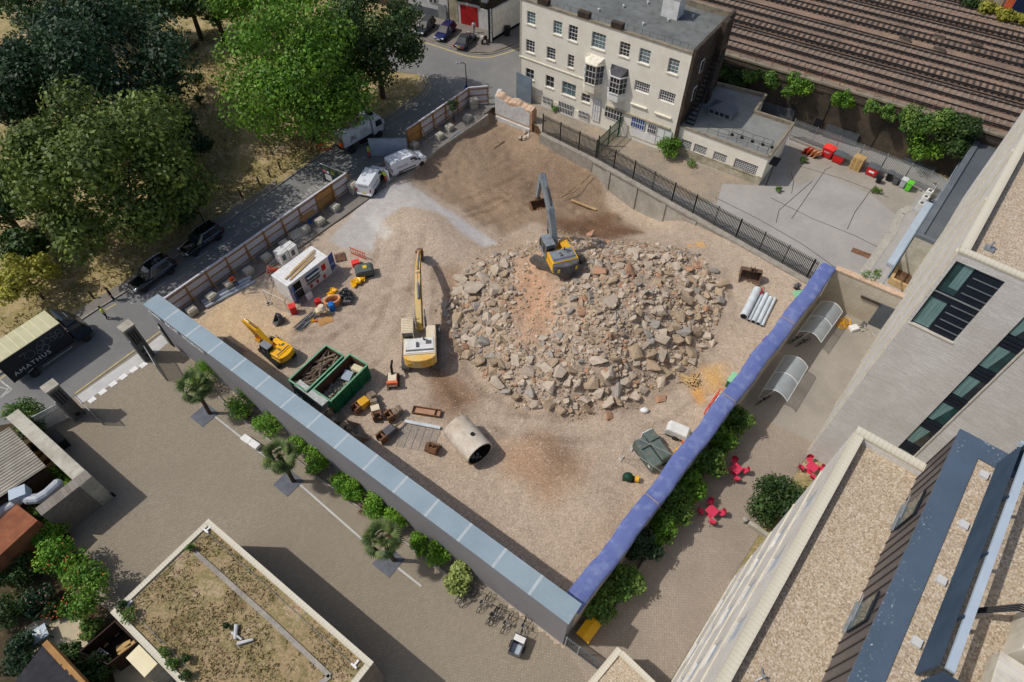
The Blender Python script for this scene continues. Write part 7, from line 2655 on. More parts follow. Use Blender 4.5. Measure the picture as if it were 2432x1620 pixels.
a, b = P(978,983), P(1045,993)
t = thing('steel_tray', 'long rusty steel tray lying behind the grating', 'tray', a, ang(a, b))
L = (b - a).length
mb = MB()
mb.bx(0, L, 0,.06,0,.25)
mb.bx(0, L, .65,.71,0,.25)
mb.bx(0,.06,.06,.65,0,.25)
mb.bx(L - .06, L, .06,.65,0,.25)
mb.bx(L * .78, L * .78 + .05,.06,.65,0,.24)
mb.build('frame', 'rusty', t)
MB().bx(.06, L - .06,.06,.65,.01,.05).build('floor', 'rubble_brick', t)
a, b = P(962,1002), P(1046,1018)
t = thing('fence_mat', 'flat stack of galvanised mesh panels and white beam on the gravel', 'fence panels', a, ang(a, b))
L = (b - a).length
MB().bx(0, L, -.15,.12,.05,.2).build('white_beam', 'pipe_white', t)
bar = MB().bx(0, L, -.008,.008,.03,.05).data('mesh_bar', 'galvanised')
for k in range(22):
 inst('mesh_bar', bar, t, (0,-.25 - k * .1,0),(0,0,-.01))
bar = MB().bx(-.012,.012,-2.4,-.2,.05,.07).data('cross_bar', 'galvanised')
for k in range(6):
 inst('cross_bar', bar, t, (L * k / 5,0,0))
a, b = P(1085,1025), P(1142,1092)
hd = ang(a, b)
t = thing('concrete_pipe', 'large pale concrete pipe section lying open end towards the camera', 'pipe', P(1113,1062), hd)
n = 28
R0, R1, L = 1.22,1.1,3.3
r_ = random.Random(2)
mb = MB()
rings = []
for x, rr_ in ((-L / 2, R0),(L / 2, R0),(L / 2, R1),(-L / 2, R1)):
 rings.append([(x + (r_.uniform(-.12,.12) if x > 0 and False else 0), rr_ * math.cos(2 * math.pi * k / n), R0 + rr_ * math.sin(2 * math.pi * k / n)) for k in range(n)])
mb.add(rings[0] + rings[1],[(k, (k + 1) % n, n + (k + 1) % n, n + k) for k in range(n)])
mb.add(rings[1] + rings[2],[(k, (k + 1) % n, n + (k + 1) % n, n + k) for k in range(n)])
mb.add(rings[3] + rings[0],[(k, (k + 1) % n, n + (k + 1) % n, n + k) for k in range(n)])
mb.build('pipe_wall', 'pipe_concrete', t, smooth=False)
MB().add(rings[2] + rings[3],[(k, (k + 1) % n, n + (k + 1) % n, n + k) for k in range(n)]).build('bore', 'opening_shade', t)  # inner wall coloured near black for the shade inside the pipe
MB().lathe([(.2,0),(.2,.02)],12,(.4,.25,2 * R0 - .03)).build('lifting_hole', 'opening_shade', t)  # dark disc painted in for the shade of the hole
mb = MB()
for k in range(12):
 mb.rock((L / 2 - .5 + r_.uniform(-.4,.3), r_.uniform(-.6,.2),.25 + r_.uniform(0,.2)), r_.uniform(.08,.18), r_)
mb.build('loose_stone', 'rubble_grey', t)
mb = MB()
for k in range(9):
 mb.rock((-L / 2 - .5 + r_.uniform(-.3,.3), r_.uniform(-1.0,1.0), r_.uniform(.1,.9)),(r_.uniform(.1,.35),.15,.2), r_)
mb.build('broken_rim', 'rubble_tan', t)
CA = ang(P(646,657,2.4), P(741,588,2.4))
p = P(682.7,680.8,2.45)
t = thing('site_cabin', 'white steel site cabin with planks on its roof and blue doors', 'cabin', (p.x, p.y, 0), CA)
L, w = 5.0,2.3
MB().bx(0, L, 0, w, .12,2.45).build('shell', 'white_metal', t)
MB().bx(-.04, L + .04,-.04, w + .04,2.451,2.53).build('roof', 'white_paint', t)
mb = MB()
for k in range(16):
 mb.bx(.2 + k * .3,.23 + k * .3,0, w, 2.531,2.55)
mb.build('roof_rib', 'grey_white', t)
MB().bx(.1, L - .1,.1, w - .1,0,.12).build('skid', 'steel_dark', t)
d_ = MB().bx(0,.85,-.05,0,.2,2.15).build('door', 'blue_door', t)
d_.location = (.55,-.03,0)
d_.rotation_euler = (0,0, R_(-125))
MB().bx(.5,1.4,-.012,-.002,.15,2.2).build('doorway', 'opening_shade', t)  # dark sheet on the shell, standing in for the unlit interior
d_ = MB().bx(0,.9,-.05,0,.2,2.15).build('door', 'blue_door', t)
d_.location = (L + .03,.25,0)
d_.rotation_euler = (0,0, R_(15))
MB().bx(2.0,3.6,-.06,-.003,.9,2.05).build('window_shutter', 'membrane', t)
MB().box(2.8,-.3,2.05,1.7,.6,.05,0, R_(-20)).build('awning', 'membrane_edge', t)
MB().bx(4.0,4.5,-.02,-.003,1.2,2.0).build('red_notice', 'red', t)
for k, (x, m) in enumerate([(2.2, 'red'),(2.6, 'white_paint'),(3.0, 'red'),(3.9, 'red')]):
 MB().bx(x, x + .3,-.02,-.003,.3,.75).build('notice', m, t)
for k, (x0, y0, x1, y1) in enumerate([(.9,.5,4.6,1.25),(.6,.35,4.2,.85),(.4,.75,3.2,1.15),(1.2,.95,4.8,1.55)]):
 o = MB().beam((x0, y0,2.58 + k * .03),(x1, y1,2.58 + k * .03),.16,.03).build('roof_plank', 'timber_pale')
 lay(o, t)
 tag(o, ['uppermost', 'second', 'third', 'lowest'][k] + ' of the loose planks lying on the cabin roof', 'plank', 'planks on the site cabin roof')
 o.location = (t.location.x, t.location.y, 0)
CT = t
def local(o, x, y, z=0.0, rz=0.0):
 v = Matrix.Rotation(CA, 3, 'Z') @ Vector((x, y, z))
 o.location = CT.location + v
 o.rotation_euler = (0,0, CA + rz)
for k, (px, py) in enumerate([(674,618),(695,606)]):
 p = P(px, py, .2)
 t = thing('toilet_cubicle', ['left', 'right'][k] + ' of two white cubicles behind the site cabin', 'cubicle', (p.x, p.y, 0), CA)
 MB().bx(-.5,.5,-.5,.5,0,1.5).build('body', 'white_paint', t, bevel=.03)
 MB().bx(-.53,.53,-.53,.53,1.501,1.58).build('lid', 'white_metal', t)
 MB().bx(-.3,.1,-.515,-.501,.6,1.3).build('vent', 'membrane', t)
def heras(pts, label, z=0.0):
 t = thing('mesh_fence', label, 'fence', (pts[0].x, pts[0].y, z))
 for a, b in zip(pts[:-1], pts[1:]):
  o = a - pts[0]
  d = b - a
  L_ = d.length
  rz = ang(a, b)
  mb = MB()
  mb.path([(0,0,.1),(0,0,2.0),(L_, 0,2.0),(L_, 0,.1)],.021,5, True)
  for k in range(1, int(L_ / .22)):
   mb.tube((k * .22,0,.1),(k * .22,0,2),.0045, n=3)
  for k in range(1,6):
   mb.tube((0,0,.1 + k * .32),(L_, 0,.1 + k * .32),.004, n=3)
  q_ = inst('panel', mb.data('panel', 'galvanised'), t, (o.x, o.y, 0),(0,0, rz))
  inst('foot', MB().bx(-.3,.3,-.12,.12,0,.13).data('foot', 'concrete_block'), t, (o.x, o.y, 0),(0,0, rz + 1.57))
 return t
heras([P(638,722), P(688,746), P(760,692), P(812,650)], 'thin mesh fence in front of the site cabin')
heras([P(638,722), P(650,665), P(700,615), P(740,588)], 'thin mesh fence behind the site cabin')
heras([P(1475,1090), P(1565,1150)], 'leaning mesh fence panel below the green tanks')
heras([P(1500,1066), P(1590,1110)], 'mesh fence panel along the front of the green tanks')
heras([P(1545,1030), P(1605,1068)], 'mesh fence panel behind the green tanks')
def simple(name, label, cat, px, py, build, rz=0.0, z=None):
 p = PG(px, py) if z is None else P(px, py, z)
 t = thing(name, label, cat, p, rz)
 build(t)
 return t
def b_generator(t):
 MB().side([(-.9,.2),(.9,.2),(.95,.8),(.7,1.05),(-.7,1.05),(-.95,.8)],-.6,.6).build('cover', 'dark_tarp', t, bevel=.12)
 MB().bx(-.8,.8,-.5,.5,0,.2).build('base', 'steel_dark', t)
 MB().bx(-.1,.3,-.2,.2,1.05,1.1).build('yellow_patch', 'plate_yellow', t)
simple('covered_generator', 'generator under a dark grey green tarpaulin beside the yellow bags', 'generator', 868,652, b_generator, .3)
for i, (px, py, lab) in enumerate([(848,674, 'left crumpled yellow bag in the clutter row'),(858,668, 'right crumpled yellow bag in the clutter row'),(790,698, 'yellow bag on the cream machine')]):
 def bb(t, i=i):
  mb = MB()
  for k in range(6):
   mb.rock((rnd.uniform(-.3,.3), rnd.uniform(-.3,.3), rnd.uniform(.2,.45)),(.35,.28,.25), rnd)
  mb.build('bag', 'yellow_bright', t)
 simple('yellow_bag', lab, 'bag', px, py, bb)
def b_engine(t):
 MB().bx(-.6,.6,-.35,.35,.1,.5).build('frame', 'weight_grey', t)
 mb = MB()
 for k in range(10):
  mb.rock((rnd.uniform(-.5,.5), rnd.uniform(-.3,.3), rnd.uniform(.45,.7)), rnd.uniform(.1,.22), rnd)
 mb.build('engine_block', 'steel_dark', t)
 for x in (-.5,.5):
  MB().lathe([(.22,-.06),(.22,.06)],12,(x, .42,.22), 'Y').build('wheel', 'rubber', t)
simple('compressor', 'dark grey engine set in the middle of the clutter row', 'machine', 818,702, b_engine, .7)
simple('engine_parts', 'smaller dark engine beside the dark grey engine set', 'machine', 828,714, b_engine, 1.6)
def b_hose(t):
 mb = MB()
 for j in range(4):
  pts = [(.62 * math.cos(k * .524) * 1.25,.62 * math.sin(k * .524) * .8,.14 + j * .17) for k in range(12)]
  mb.path(pts, .11,7, True)
 mb.build('coil', 'orange_hose', t)
simple('hose_coil', 'coil of fat peach coloured corrugated hose in the clutter row', 'hose', 792,722, b_hose, .5)
def b_drum(m, h=.85, r_=.3):
 def f(t):
  MB().lathe([(r_, 0),(r_ * 1.04, h * .3),(r_, h * .33),(r_ * 1.04, h * .66),(r_, h * .7),(r_, h),(r_ * .85, h + .01)],16).build('drum', m, t)
  MB().lathe([(.05, h),(.05, h + .05)],8,(r_ * .5,0,.01)).build('bung', 'black_plastic', t)
 return f
simple('plastic_drum', 'bright blue plastic drum beside the hose coil', 'drum', 790,735, b_drum('blue_plastic'))
def b_can(t):
 MB().bx(-.3,.3,-.25,.25,0,.75).build('body', 'red', t, bevel=.04)
 MB().bx(-.1,.1,-.03,.03,.75,.85).build('handle', 'red_lid', t)
simple('red_fuel_box', 'red box standing next to the hose coil', 'box', 758,724, b_can, .4)
def b_ext(t):
 MB().bx(-.3,.3,-.3,.3,0,.9).build('body', 'red', t, bevel=.03)
 MB().bx(-.33,.33,-.33,.33,.9,1.0).build('lid', 'red_lid', t)
simple('fire_point_box', 'red fire point cabinet at the corner of the cabin fence', 'box', 699,742, b_ext, .4)
def b_mixer(t):
 MB().lathe([(.12,-.35),(.4,-.1),(.42,.15),(.25,.4)],14,(0,0,.75)).build('drum', 'cream_machine', t)
 mb = MB()
 for x in (-.4,.4):
  mb.beam((x, -.3,0),(x * .6,0,.75),.06,.06)
  mb.beam((x, .3,0),(x * .6,0,.75),.06,.06)
 mb.build('stand', 'yellow', t)
 MB().bx(-.6,-.3,-.3,.3,.3,.7).build('motor_cover', 'cream_machine', t)
simple('cement_mixer', 'cream cement mixer beside the rusty steel sheet', 'machine', 768,745, b_mixer, .4)
MBs = MB().box(0,0,.05,1.4,.9,.05,.5)
p = P(773,762)
o = MBs.build('rusty_sheet', 'ply_board')
o.location = (p.x, p.y, 0)
tag(o, 'ochre steel sheet lying below the cement mixer', 'sheet')
def b_bars(t):
 for k in range(20):
  MB().tube((rnd.uniform(-1.4,-1.1), rnd.uniform(-.4,.4),.05 + .02 * k % .2),(rnd.uniform(.9,1.5), rnd.uniform(-.35,.35),.08 + .015 * k),.035, n=5).build('bar', 'weight_grey' if k % 3 else 'galvanised', t)
simple('scaffold_tubes', 'loose heap of grey scaffold tubes by the mini excavator', 'tubes', 728,765, b_bars, R_(55))
def b_helmet(t):
 MB().lathe([(.22,0),(.2,.15),(.05,.28)],10).build('pot', 'yellow_bright', t)
 MB().lathe([(.12,0),(.1,.2)],8,(.3,-.1,0)).build('cup', 'orange_plastic', t)
simple('yellow_pot', 'small yellow and orange pots beside the scaffold tubes', 'pot', 743,762, b_helmet)
def b_boards(t):
 for k in range(6):
  MB().beam((0, k * .14,.04 + .02 * (k % 3)),(2.6 + .2 * (k % 2), k * .17,.05 + .02 * (k % 2)),.12,.05).build('board', 'dusty_steel', t)
simple('board_pile', 'pile of weathered boards against the grey wall near the mini excavator', 'boards', 520,815, b_boards, ang(GW0, GW1))
def b_pipes(n, L_, rads, m):
 def f(t):
  y = 0
  for k in range(n):
   R = rads[k]
   mb = MB()
   mb.lathe([(R, 0),(R, L_ * (1 - .06 * (k % 2)))],14,(0, y + R, R), 'X')
   o = mb.build('pipe', m, t)
   MB().lathe([(R * .86,-.003),(R * .86,-.002)],12,(0, y + R, R), 'X').build('pipe_mouth', 'opening_shade', o)  # dark disc on a closed end, standing in for shade inside
   y += R * 2.15
 return f
simple('pipe_bundle', 'three long grey pipes lying along the hoarding', 'pipes', 492,735, b_pipes(3,5.2,[.16,.2,.2], 'pipe_grey'), ang(P(492,735), P(600,678)))
p0_, p1_ = P(1768,772), P(1800,708)
simple('pipe_bundle', 'five white pipes lying side by side near the palisade', 'pipes', 1812,778, b_pipes(5,4.1,[.15,.22,.22,.16,.38], 'pipe_white'), ang(p0_, p1_))
def b_trolley(t):
 mb = MB()
 mb.path([(-.3,-.9,.1),(.3,-.9,.1),(.3,.5,.3),(-.3,.5,.3)],.03,5, True)
 mb.build('frame', 'dusty_steel', t)
 MB().bx(-.25,.25,-.85,-.1,.15,.55).build('tank', 'red', t, bevel=.05)
 for x in (-.36,.36):
  MB().lathe([(.16,-.04),(.16,.04)],12,(x, -.6,.16), 'X').build('wheel', 'rubber', t)
simple('fuel_trolley', 'red tank on a small trolley behind the white pipes', 'trolley', 1802,690, b_trolley, -.35)
def b_tanks(t):
 for k in range(2):
  x0 = -1.15 + k * 1.25
  o = MB().bx(x0, x0 + 1.1,-1.7 + k * .3,1.5 + k * .3,.25,1.35).build('tank', 'tank_green', t, bevel=.08)
  MB().bx(x0 + .05, x0 + 1.05,.35 + k * .3,1.4 + k * .3,1.351,1.55).build('hatch', 'tank_green', o, bevel=.04)
  MB().bx(x0 + .1, x0 + 1.0,-1.6 + k * .3,.2 + k * .3,1.351,1.39).build('lid', 'tank_green', o)
  MB().bx(x0 + .05, x0 + 1.05,-1.5,1.4,0,.25).build('skid', 'steel_dark', o)
 MB().bx(.1,1.2,1.82,1.9,.5,1.3).build('white_end', 'white_metal', t)
 MB().bx(-1.17,-1.155,-1.3,-1.0,.6,.9).build('notice', 'white_paint', t)
simple('fuel_tanks', 'pair of grey green fuel tanks beside the tarpaulin wall', 'tank', 1545,1082, b_tanks, ang(P(1560,1105), P(1520,1050)) - math.pi / 2).scale = (.85,.85,.9)
def b_lightgen(t):
 MB().side([(-.95,.35),(.95,.35),(1.0,.75),(.8,1.15),(-.8,1.2),(-1.0,.8)],-.5,.5).build('canopy', 'white_metal', t, bevel=.08)
 MB().bx(-.9,.9,-.45,.45,.2,.35).build('chassis', 'steel_dark', t)
 for y in (-.55,.5):
  MB().lathe([(.28,0),(.28,.14)],14,(0, y, .28), 'Y').build('wheel', 'rubber', t)
 MB().tube((1.0,0,.3),(1.7,0,.25),.04).build('drawbar', 'galvanised', t)
simple('towed_compressor', 'white towed compressor on wheels by the tarpaulin wall', 'compressor', 1606,1034, b_lightgen, ang(P(1590,1035), P(1640,1055)))
def b_cone(t):
 MB().bx(-.3,.3,-.3,.3,0,.65).build('box', 'yellow_bright', t, bevel=.03)
 MB().bx(-.12,.12,-.305,-.3,.2,.5).build('red_mark', 'red', t)
simple('yellow_box', 'small yellow box with a red mark by the tarpaulin wall', 'box', 1612,1078, b_cone, .5)
simple('orange_pot', 'small amber drum behind the yellow box', 'drum', 1624,1052, b_drum('orange_plastic', .4,.22))
def b_mix2(t):
 MB().ball((0,0,.4),.45,.38,.4).build('drum', 'dark_green', t, smooth=True)
 MB().lathe([(.22,0),(.26,.3)],12,(.55,0,.35), 'X').build('mouth', 'yellow', t)
 MB().beam((-.4,0,.05),(.5,0,.15),.5,.08).build('stand', 'steel_dark', t)
simple('cement_mixer', 'overturned dark green cement mixer on the gravel', 'machine', 1490,1138, b_mix2,-.2)
def b_cage(t):
 mb = MB()
 for z in (0.05,.9):
  mb.path([(-.55,-1.3, z),(.55,-1.3, z),(.55,1.3, z),(-.55,1.3, z)],.035,5, True)
 for x in (-.55,.55):
  for y in (-1.3,-.45,.45,1.3):
   mb.tube((x, y, .05),(x, y, .9),.03, n=5)
 mb.build('frame', 'red_lid', t)
 MB().bx(-.4,.4,.2,1.0,.06,.45).build('white_sack', 'white_paint', t)
 MB().bx(-.4,.3,-.9,-.4,.06,.5).build('blue_crate', 'blue_plastic', t)
simple('red_cage', 'red tubular stillage holding bags beside the tarpaulin wall', 'cage', 1702,968, b_cage, ang(P(1680,985), P(1715,935)) - math.pi / 2)
def b_greenbox(t):
 MB().bx(-.7,.7,-.55,.55,0,.95).build('body', 'green_skip', t)
 MB().bx(-.74,.74,-.6,.6,.951,1.02).build('lid', 'mid_green', t)
simple('green_box', 'green storage box with pale green lid by the tarpaulin wall', 'box', 1745,918, b_greenbox, ang(P(1690,985), P(1725,935)) - math.pi / 2)
def b_purple(t):
 MB().bx(-.35,.35,-.35,.35,0,1.0).build('body', 'purple_plastic', t, bevel=.04)
 MB().bx(-.38,.38,-.38,.38,1.0,1.06).build('lid', 'purple_plastic', t)
simple('purple_bin', 'purple box bin by the tarpaulin wall', 'bin', 1815,825, b_purple, .8)
def b_scrap(m):
 def f(t):
  mb = MB()
  for k in range(9):
   mb.rock((rnd.uniform(-.4,.4), rnd.uniform(-.3,.3),.1),(rnd.uniform(.08,.3),.12,.08), rnd)
  mb.build('scrap', m, t)
  MB().box(.2,.3,.15,.7,.4,.06,.5,.2).build('sheet', 'weight_grey', t)
 return f
simple('scrap_heap', 'dark scrap by the top end of the tarpaulin wall', 'scrap', 1890,685, b_scrap('black_plastic'))
simple('scrap_heap', 'red and black scrap below the purple bin', 'scrap', 1790,850, b_scrap('clothes_dark'))
def b_slab(t):
 MB().box(0,0,.2,1.1,.8,.08,.3,.35,.1).build('sheet', 'mid_green', t)
 MB().box(.1,-.2,.08,.9,.5,.06,.9).build('sheet', 'grey_white', t)
simple('leaning_sheets', 'pale green sheet leaning near the top of the tarpaulin wall', 'sheet', 1895,702, b_slab)
p = PG(1655,585)
o = tag(MB().add([(-.9,-.5,.03),(.9,-.5,.03),(.9,.5,.03),(.1,.5,.03),(.1,.1,.05),(-.4,.1,.05),(-.4,.5,.03),(-.9,.5,.03),(-.9,-.5,0),(.9,-.5,0),(.9,.5,0),(.1,.5,0),(.1,.1,.02),(-.4,.1,.02),(-.4,.5,0),(-.9,.5,0)],
                 [(0,1,2,3,4,5,6,7),(15,14,13,12,11,10,9,8)] + [(i, 8 + i, 8 + (i + 1) % 8,(i + 1) % 8) for i in range(8)]).build('cardboard_sheet', 'cardboard'), 'flat notched cardboard sheet lying near the palisade', 'cardboard')
o.location = p
o.rotation_euler = (.05,0, R_(20))
def b_sack(t):
 mb = MB()
 mb.ball((0,0,.18),.38,.28,.22)
 mb.build('sack', 'white_paint', t, smooth=True)
simple('white_sack', 'white sack lying alone in front of the heap', 'sack', 1530,977, b_sack)
def b_timber(t):
 for k in range(26):
  a_ = rnd.uniform(0,3.14)
  l = rnd.uniform(.3,.8)
  c = Vector((rnd.uniform(-.5,.5), rnd.uniform(-.5,.5),.05 + rnd.random() * .35))
  d = Vector((math.cos(a_), math.sin(a_), rnd.uniform(-.2,.2))) * l
  MB().beam(c - d, c + d, .09,.05).build('stick', 'timber_pale' if k % 2 else 'pallet_wood', t)
simple('timber_heap', 'small heap of broken pale timber right of the rubble', 'timber', 1640,908, b_timber)
a, b = PG(1356,478), PG(1416,500)
o = tag(MB().beam(a + Vector((0,0,.2)), b + Vector((0,0,.15)),.3,.12).build('long_plank', 'timber_pale', base=a), 'long grey plank lying on the dark soil behind the excavator', 'plank')
a, b = PG(1197,335), PG(1172,352)
tag(MB().tube(a + Vector((0,0,.1)), b + Vector((0,0,.1)),.05).build('thin_pole', 'timber_pale', base=a), 'thin pale pole lying in the soil below the ruined wall', 'pole')
mb = MB()
for (q0, q1) in [((1330,470),(1400,415)),((1335,478),(1408,422))]:
 a, b = PG(*q0), PG(*q1)
 mb.tube(a + Vector((0,0,.15)), b + Vector((0,0,.2)),.03)
tag(mb.build('rope_pair', 'timber_pale', base=PG(1330,470)), 'two slack pale cables running up to the retaining wall', 'cable')
a, b = P(1070,330), P(1092,312)
tag(MB().beam(a + Vector((0,0,.1)), b + Vector((0,0,.1)),.16,.1).build('turquoise_pipe', 'blue_sheet', base=a), 'thin turquoise pipe lying along the ledge', 'pipe')
def b_barrow(t):
 MB().box(0,0,.45,1.3,1.0,.3,0,.3).build('tray', 'concrete_block', t)
 MB().lathe([(.25,-.06),(.25,.06)],12,(.9,0,.25), 'Y').build('wheel', 'rubber', t)
 MB().beam((-1.0,0,.5),(.6,0,.3),.5,.06).build('frame', 'dusty_steel', t)
simple('tipped_barrow', 'dusty barrow with a black wheel beside the hoarding', 'barrow', 705,565, b_barrow, .8)
o = tag(MB().box(0,0,.85,2.0,.5,.05,0,.5).build('lean_board', 'ply_board'), 'plywood board leaning inside the hoarding by the blue container', 'board')
p = P(735,525)
o.location = p
o.rotation_euler = (0,0, ang(*h1))
simple('blue_can', 'small blue can on the leaning plywood board', 'can', 737,533, b_drum('blue_plastic', .4,.2))
def b_pallet(t):
 for k in range(7):
  MB().bx(-.6,.6,-.5 + k * .15,-.4 + k * .15,.12,.15).build('slat', 'rusty', t)
 for y in (-.5,0,.45):
  MB().bx(-.6,.6, y, y + .08,0,.12).build('bearer', 'rusty', t)
simple('rusty_ladder', 'rust coloured pallet lying behind the site cabin', 'pallet', 808,612, b_pallet, 1.9)
def b_redmesh(t):
 for k in range(7):
  MB().bx(-.9 + k * .3,-.86 + k * .3,-.02,.02,.1,.9).build('bar', 'barrier_red', t)
 MB().bx(-.95,.95,-.03,.03,.85,.95).build('rail', 'barrier_red', t)
 MB().bx(-.95,.95,-.03,.03,.1,.2).build('rail', 'barrier_red', t)
simple('plastic_barrier', 'red plastic mesh barrier right of the site cabin', 'barrier', 852,610, b_redmesh, -.5)
simple('plastic_barrier', 'orange plastic barrier at the park edge behind the lorry', 'barrier', 772,358, b_redmesh, .25)
def b_orangepile(t):
 for k in range(9):
  MB().box(rnd.uniform(-.4,.4), rnd.uniform(-.3,.3),.1 + k * .07,.9,.25,.06, rnd.uniform(0,3)).build('barrier_foot', 'barrier_red', t)
simple('barrier_pile', 'heap of orange plastic barrier parts left of the cubicles', 'barriers', 652,648, b_orangepile)
def b_pink(t):
 MB().bx(-.4,.4,-.3,.3,0,.55).build('body', 'red_lid', t, bevel=.05)
 MB().lathe([(.2,0),(.2,.1)],10,(.5,0,.2), 'X').build('motor', 'dusty_steel', t)
simple('small_plant', 'pale red pump unit beside the covered generator', 'machine', 846,630, b_pink, .4)
o = tag(MB().bx(-.35,.35,-.02,.02,.1,.9).build('white_sign', 'white_paint'), 'blank white sign board hung on the fence below the cabin', 'sign')
p = P(740,712)
o.location = p
o.rotation_euler = (R_(-15),0, CA)
def wheel_set(t, xs, y, r_, w=.22, rim='chrome'):
 ty = MB().lathe([(r_ * .62,-w / 2),(r_ * .95,-w / 2),(r_, -w * .3),(r_, w * .3),(r_ * .95, w / 2),(r_ * .62, w / 2)],20,(0,0,0), 'Y').data('tyre', 'rubber')
 rm = MB()
 rm.lathe([(r_ * .61,-w * .42),(r_ * .61, w * .42)],16,(0,0,0), 'Y')
 rmd = rm.data('rim', rim)
 hub = MB()
 for k in range(5):
  a = k * 1.2566
  hub.beam((0,0,0),(r_ * .55 * math.cos(a),0, r_ * .55 * math.sin(a)), w * 1.02, r_ * .16, up=(0,1,0))
 hd = hub.data('spokes', 'weight_grey')
 for x in xs:
  for sd in (-1,1):
   o = inst('wheel', ty, t, (x, sd * y, r_))
   q = inst('rim', rmd, o)
   inst('spokes', hd, o)
def smooth_loft(rings, name, m, t, bevel=0.0):
 o = MB().loft(rings).build(name, m, t)
 md = o.modifiers.new('sub', 'SUBSURF')
 md.levels = md.render_levels = 1
 o.data.polygons.foreach_set('use_smooth', [True] * len(o.data.polygons))
 return o
def car(label, px, py, rz, paint, L=4.7, W_=1.88, H_=1.7, suv=True, hatch=True, name='parked_car', roofbars=False, group=None, z=0.0, trim=False):
 p = P(px, py, z)
 t = thing(name, label, 'car', (p.x, p.y, z), rz, group)
 hl, hw = L / 2, W_ / 2
 belt = H_ * .58
 hood = H_ * (.56 if suv else .53)
 def ring(x, w, zb, zt, sh=.9):
  return [(x, -w * .92, zb),(x, -w, zb + (zt - zb) * .35),(x, -w, zb + (zt - zb) * .75),(x, -w * sh, zt),(x, w * sh, zt),(x, w, zb + (zt - zb) * .75),(x, w, zb + (zt - zb) * .35),(x, w * .92, zb)]
 tail = belt * .98 if hatch else belt * .95
 rings = [ring(-hl, hw * .86,.42, tail * .92), ring(-hl + .08, hw * .95,.32, tail), ring(-hl * .55, hw, .26, belt), ring(0, hw, .25, belt), ring(hl * .32, hw, .26, belt * 1.0), ring(hl * .62, hw * .98,.28, hood * .97), ring(hl - .14, hw * .92,.32, hood * .82), ring(hl, hw * .78,.42, hood * .66)]
 body = smooth_loft(rings, 'body', paint, t)
 xr, xf = (-hl + .12 if hatch else -hl * .62), hl * .40
 rr0, rf0 = (xr + (.32 if hatch else .55)), xf - .85
 zt = H_
 k = .74
 base = [(xr, -hw * .82),(xr + .35,-hw * .9),(xf - .5,-hw * .9),(xf, -hw * .72),(xf, hw * .72),(xf - .5, hw * .9),(xr + .35, hw * .9),(xr, hw * .82)]
 top = [(rr0,-hw * .62),(rr0 + .3,-hw * .7),(rf0 - .2,-hw * .7),(rf0,-hw * .6),(rf0, hw * .6),(rf0 - .2, hw * .7),(rr0 + .3, hw * .7),(rr0, hw * .62)]
 MB().loft([[(x, y, belt - .04) for x, y in base],[(x, y, zt - .07) for x, y in top]]).build('glasshouse', 'cab_glass', t)
 rf = [[(x, y, zt - .075) for x, y in top],[(x * .97, y * .93, zt) for x, y in top]]
 rfo = MB().loft(rf).build('roof', paint, t)
 mb = MB()
 for i in (0,1,2,3,4,5,6,7):
  mb.beam((*base[i], belt - .03),(*top[i], zt - .05),.05,.07)
 for sd in (-1,1):
  xm = (xr + xf) / 2 - .1
  mb.beam((xm, sd * hw * .905, belt - .03),(xm - .05, sd * hw * .705, zt - .05),.04,.08)
 mb.build('pillar', paint, t)
 wheel_set(t, (-hl * .6, hl * .63), hw - .1,.34 if suv else .31)
 for sd in (-1,1):
  MB().box(hl - .12, sd * hw * .68, hood * .74,.16,.34,.12,0,0,.25).build('headlight', 'lamp_clear', t)
  MB().box(-hl + .04, sd * hw * .76, tail * .82,.12,.22,.26).build('tail_light', 'lamp_red', t)
  MB().box(xf - .55, sd * (hw + .08), belt + .03,.12,.2,.13).build('door_mirror', paint, t)
  MB().box(-.1, sd * (hw + .004), belt * .78,1.9,.012,.03).build('door_crease', 'chrome' if trim else 'black_plastic', t)
  if trim:
   MB().path([(xr + .4, sd * hw * .915, belt),(xf - .5, sd * hw * .915, belt),(rf0 - .15, sd * hw * .72, zt - .06),(rr0 + .3, sd * hw * .72, zt - .06),(xr + .4, sd * hw * .915, belt)],.018,4).build('window_trim', 'chrome', t)
  if roofbars:
   MB().path([(rr0 + .1, sd * hw * .62, zt),(rr0 + .2, sd * hw * .62, zt + .07),(rf0 - .3, sd * hw * .62, zt + .07),(rf0 - .2, sd * hw * .62, zt)],.022,5).build('roof_bar', 'chrome', t)
 MB().box(hl + .01,0,.42,.03,.5,.11).build('number_plate', 'white_paint', t)
 MB().box(-hl - .01,0,.62,.03,.5,.11).build('number_plate', 'plate_yellow', t)
 return t
RD = ang(P(227,738), P(527,534))
car('black estate car parked at the kerb nearest the box truck', 367,662, RD + math.pi, 'car_black', 4.9,1.95,1.75, roofbars=True, trim=True, group='black cars at the park kerb')
car('black estate car parked at the kerb under the lamp post', 483,580, RD + math.pi, 'car_black', 4.8,1.92,1.7, trim=True, group='black cars at the park kerb')
ca = ang(P(1042,106), P(1085,62))
car('dark slate hatchback parked nearest the trees at the arches', 1010,72, ca + math.pi, 'car_slate', 4.2,1.78,1.5, False, z=.1)
car('dark blue car with sun glint parked between two grey cars', 1058,84, ca + math.pi, 'car_blue', 4.5,1.8,1.5, False, z=.1)
car('grey saloon car parked nearest the red shutter corner', 1106,104, ca, 'car_grey', 4.6,1.8,1.45, False, False, z=.1)
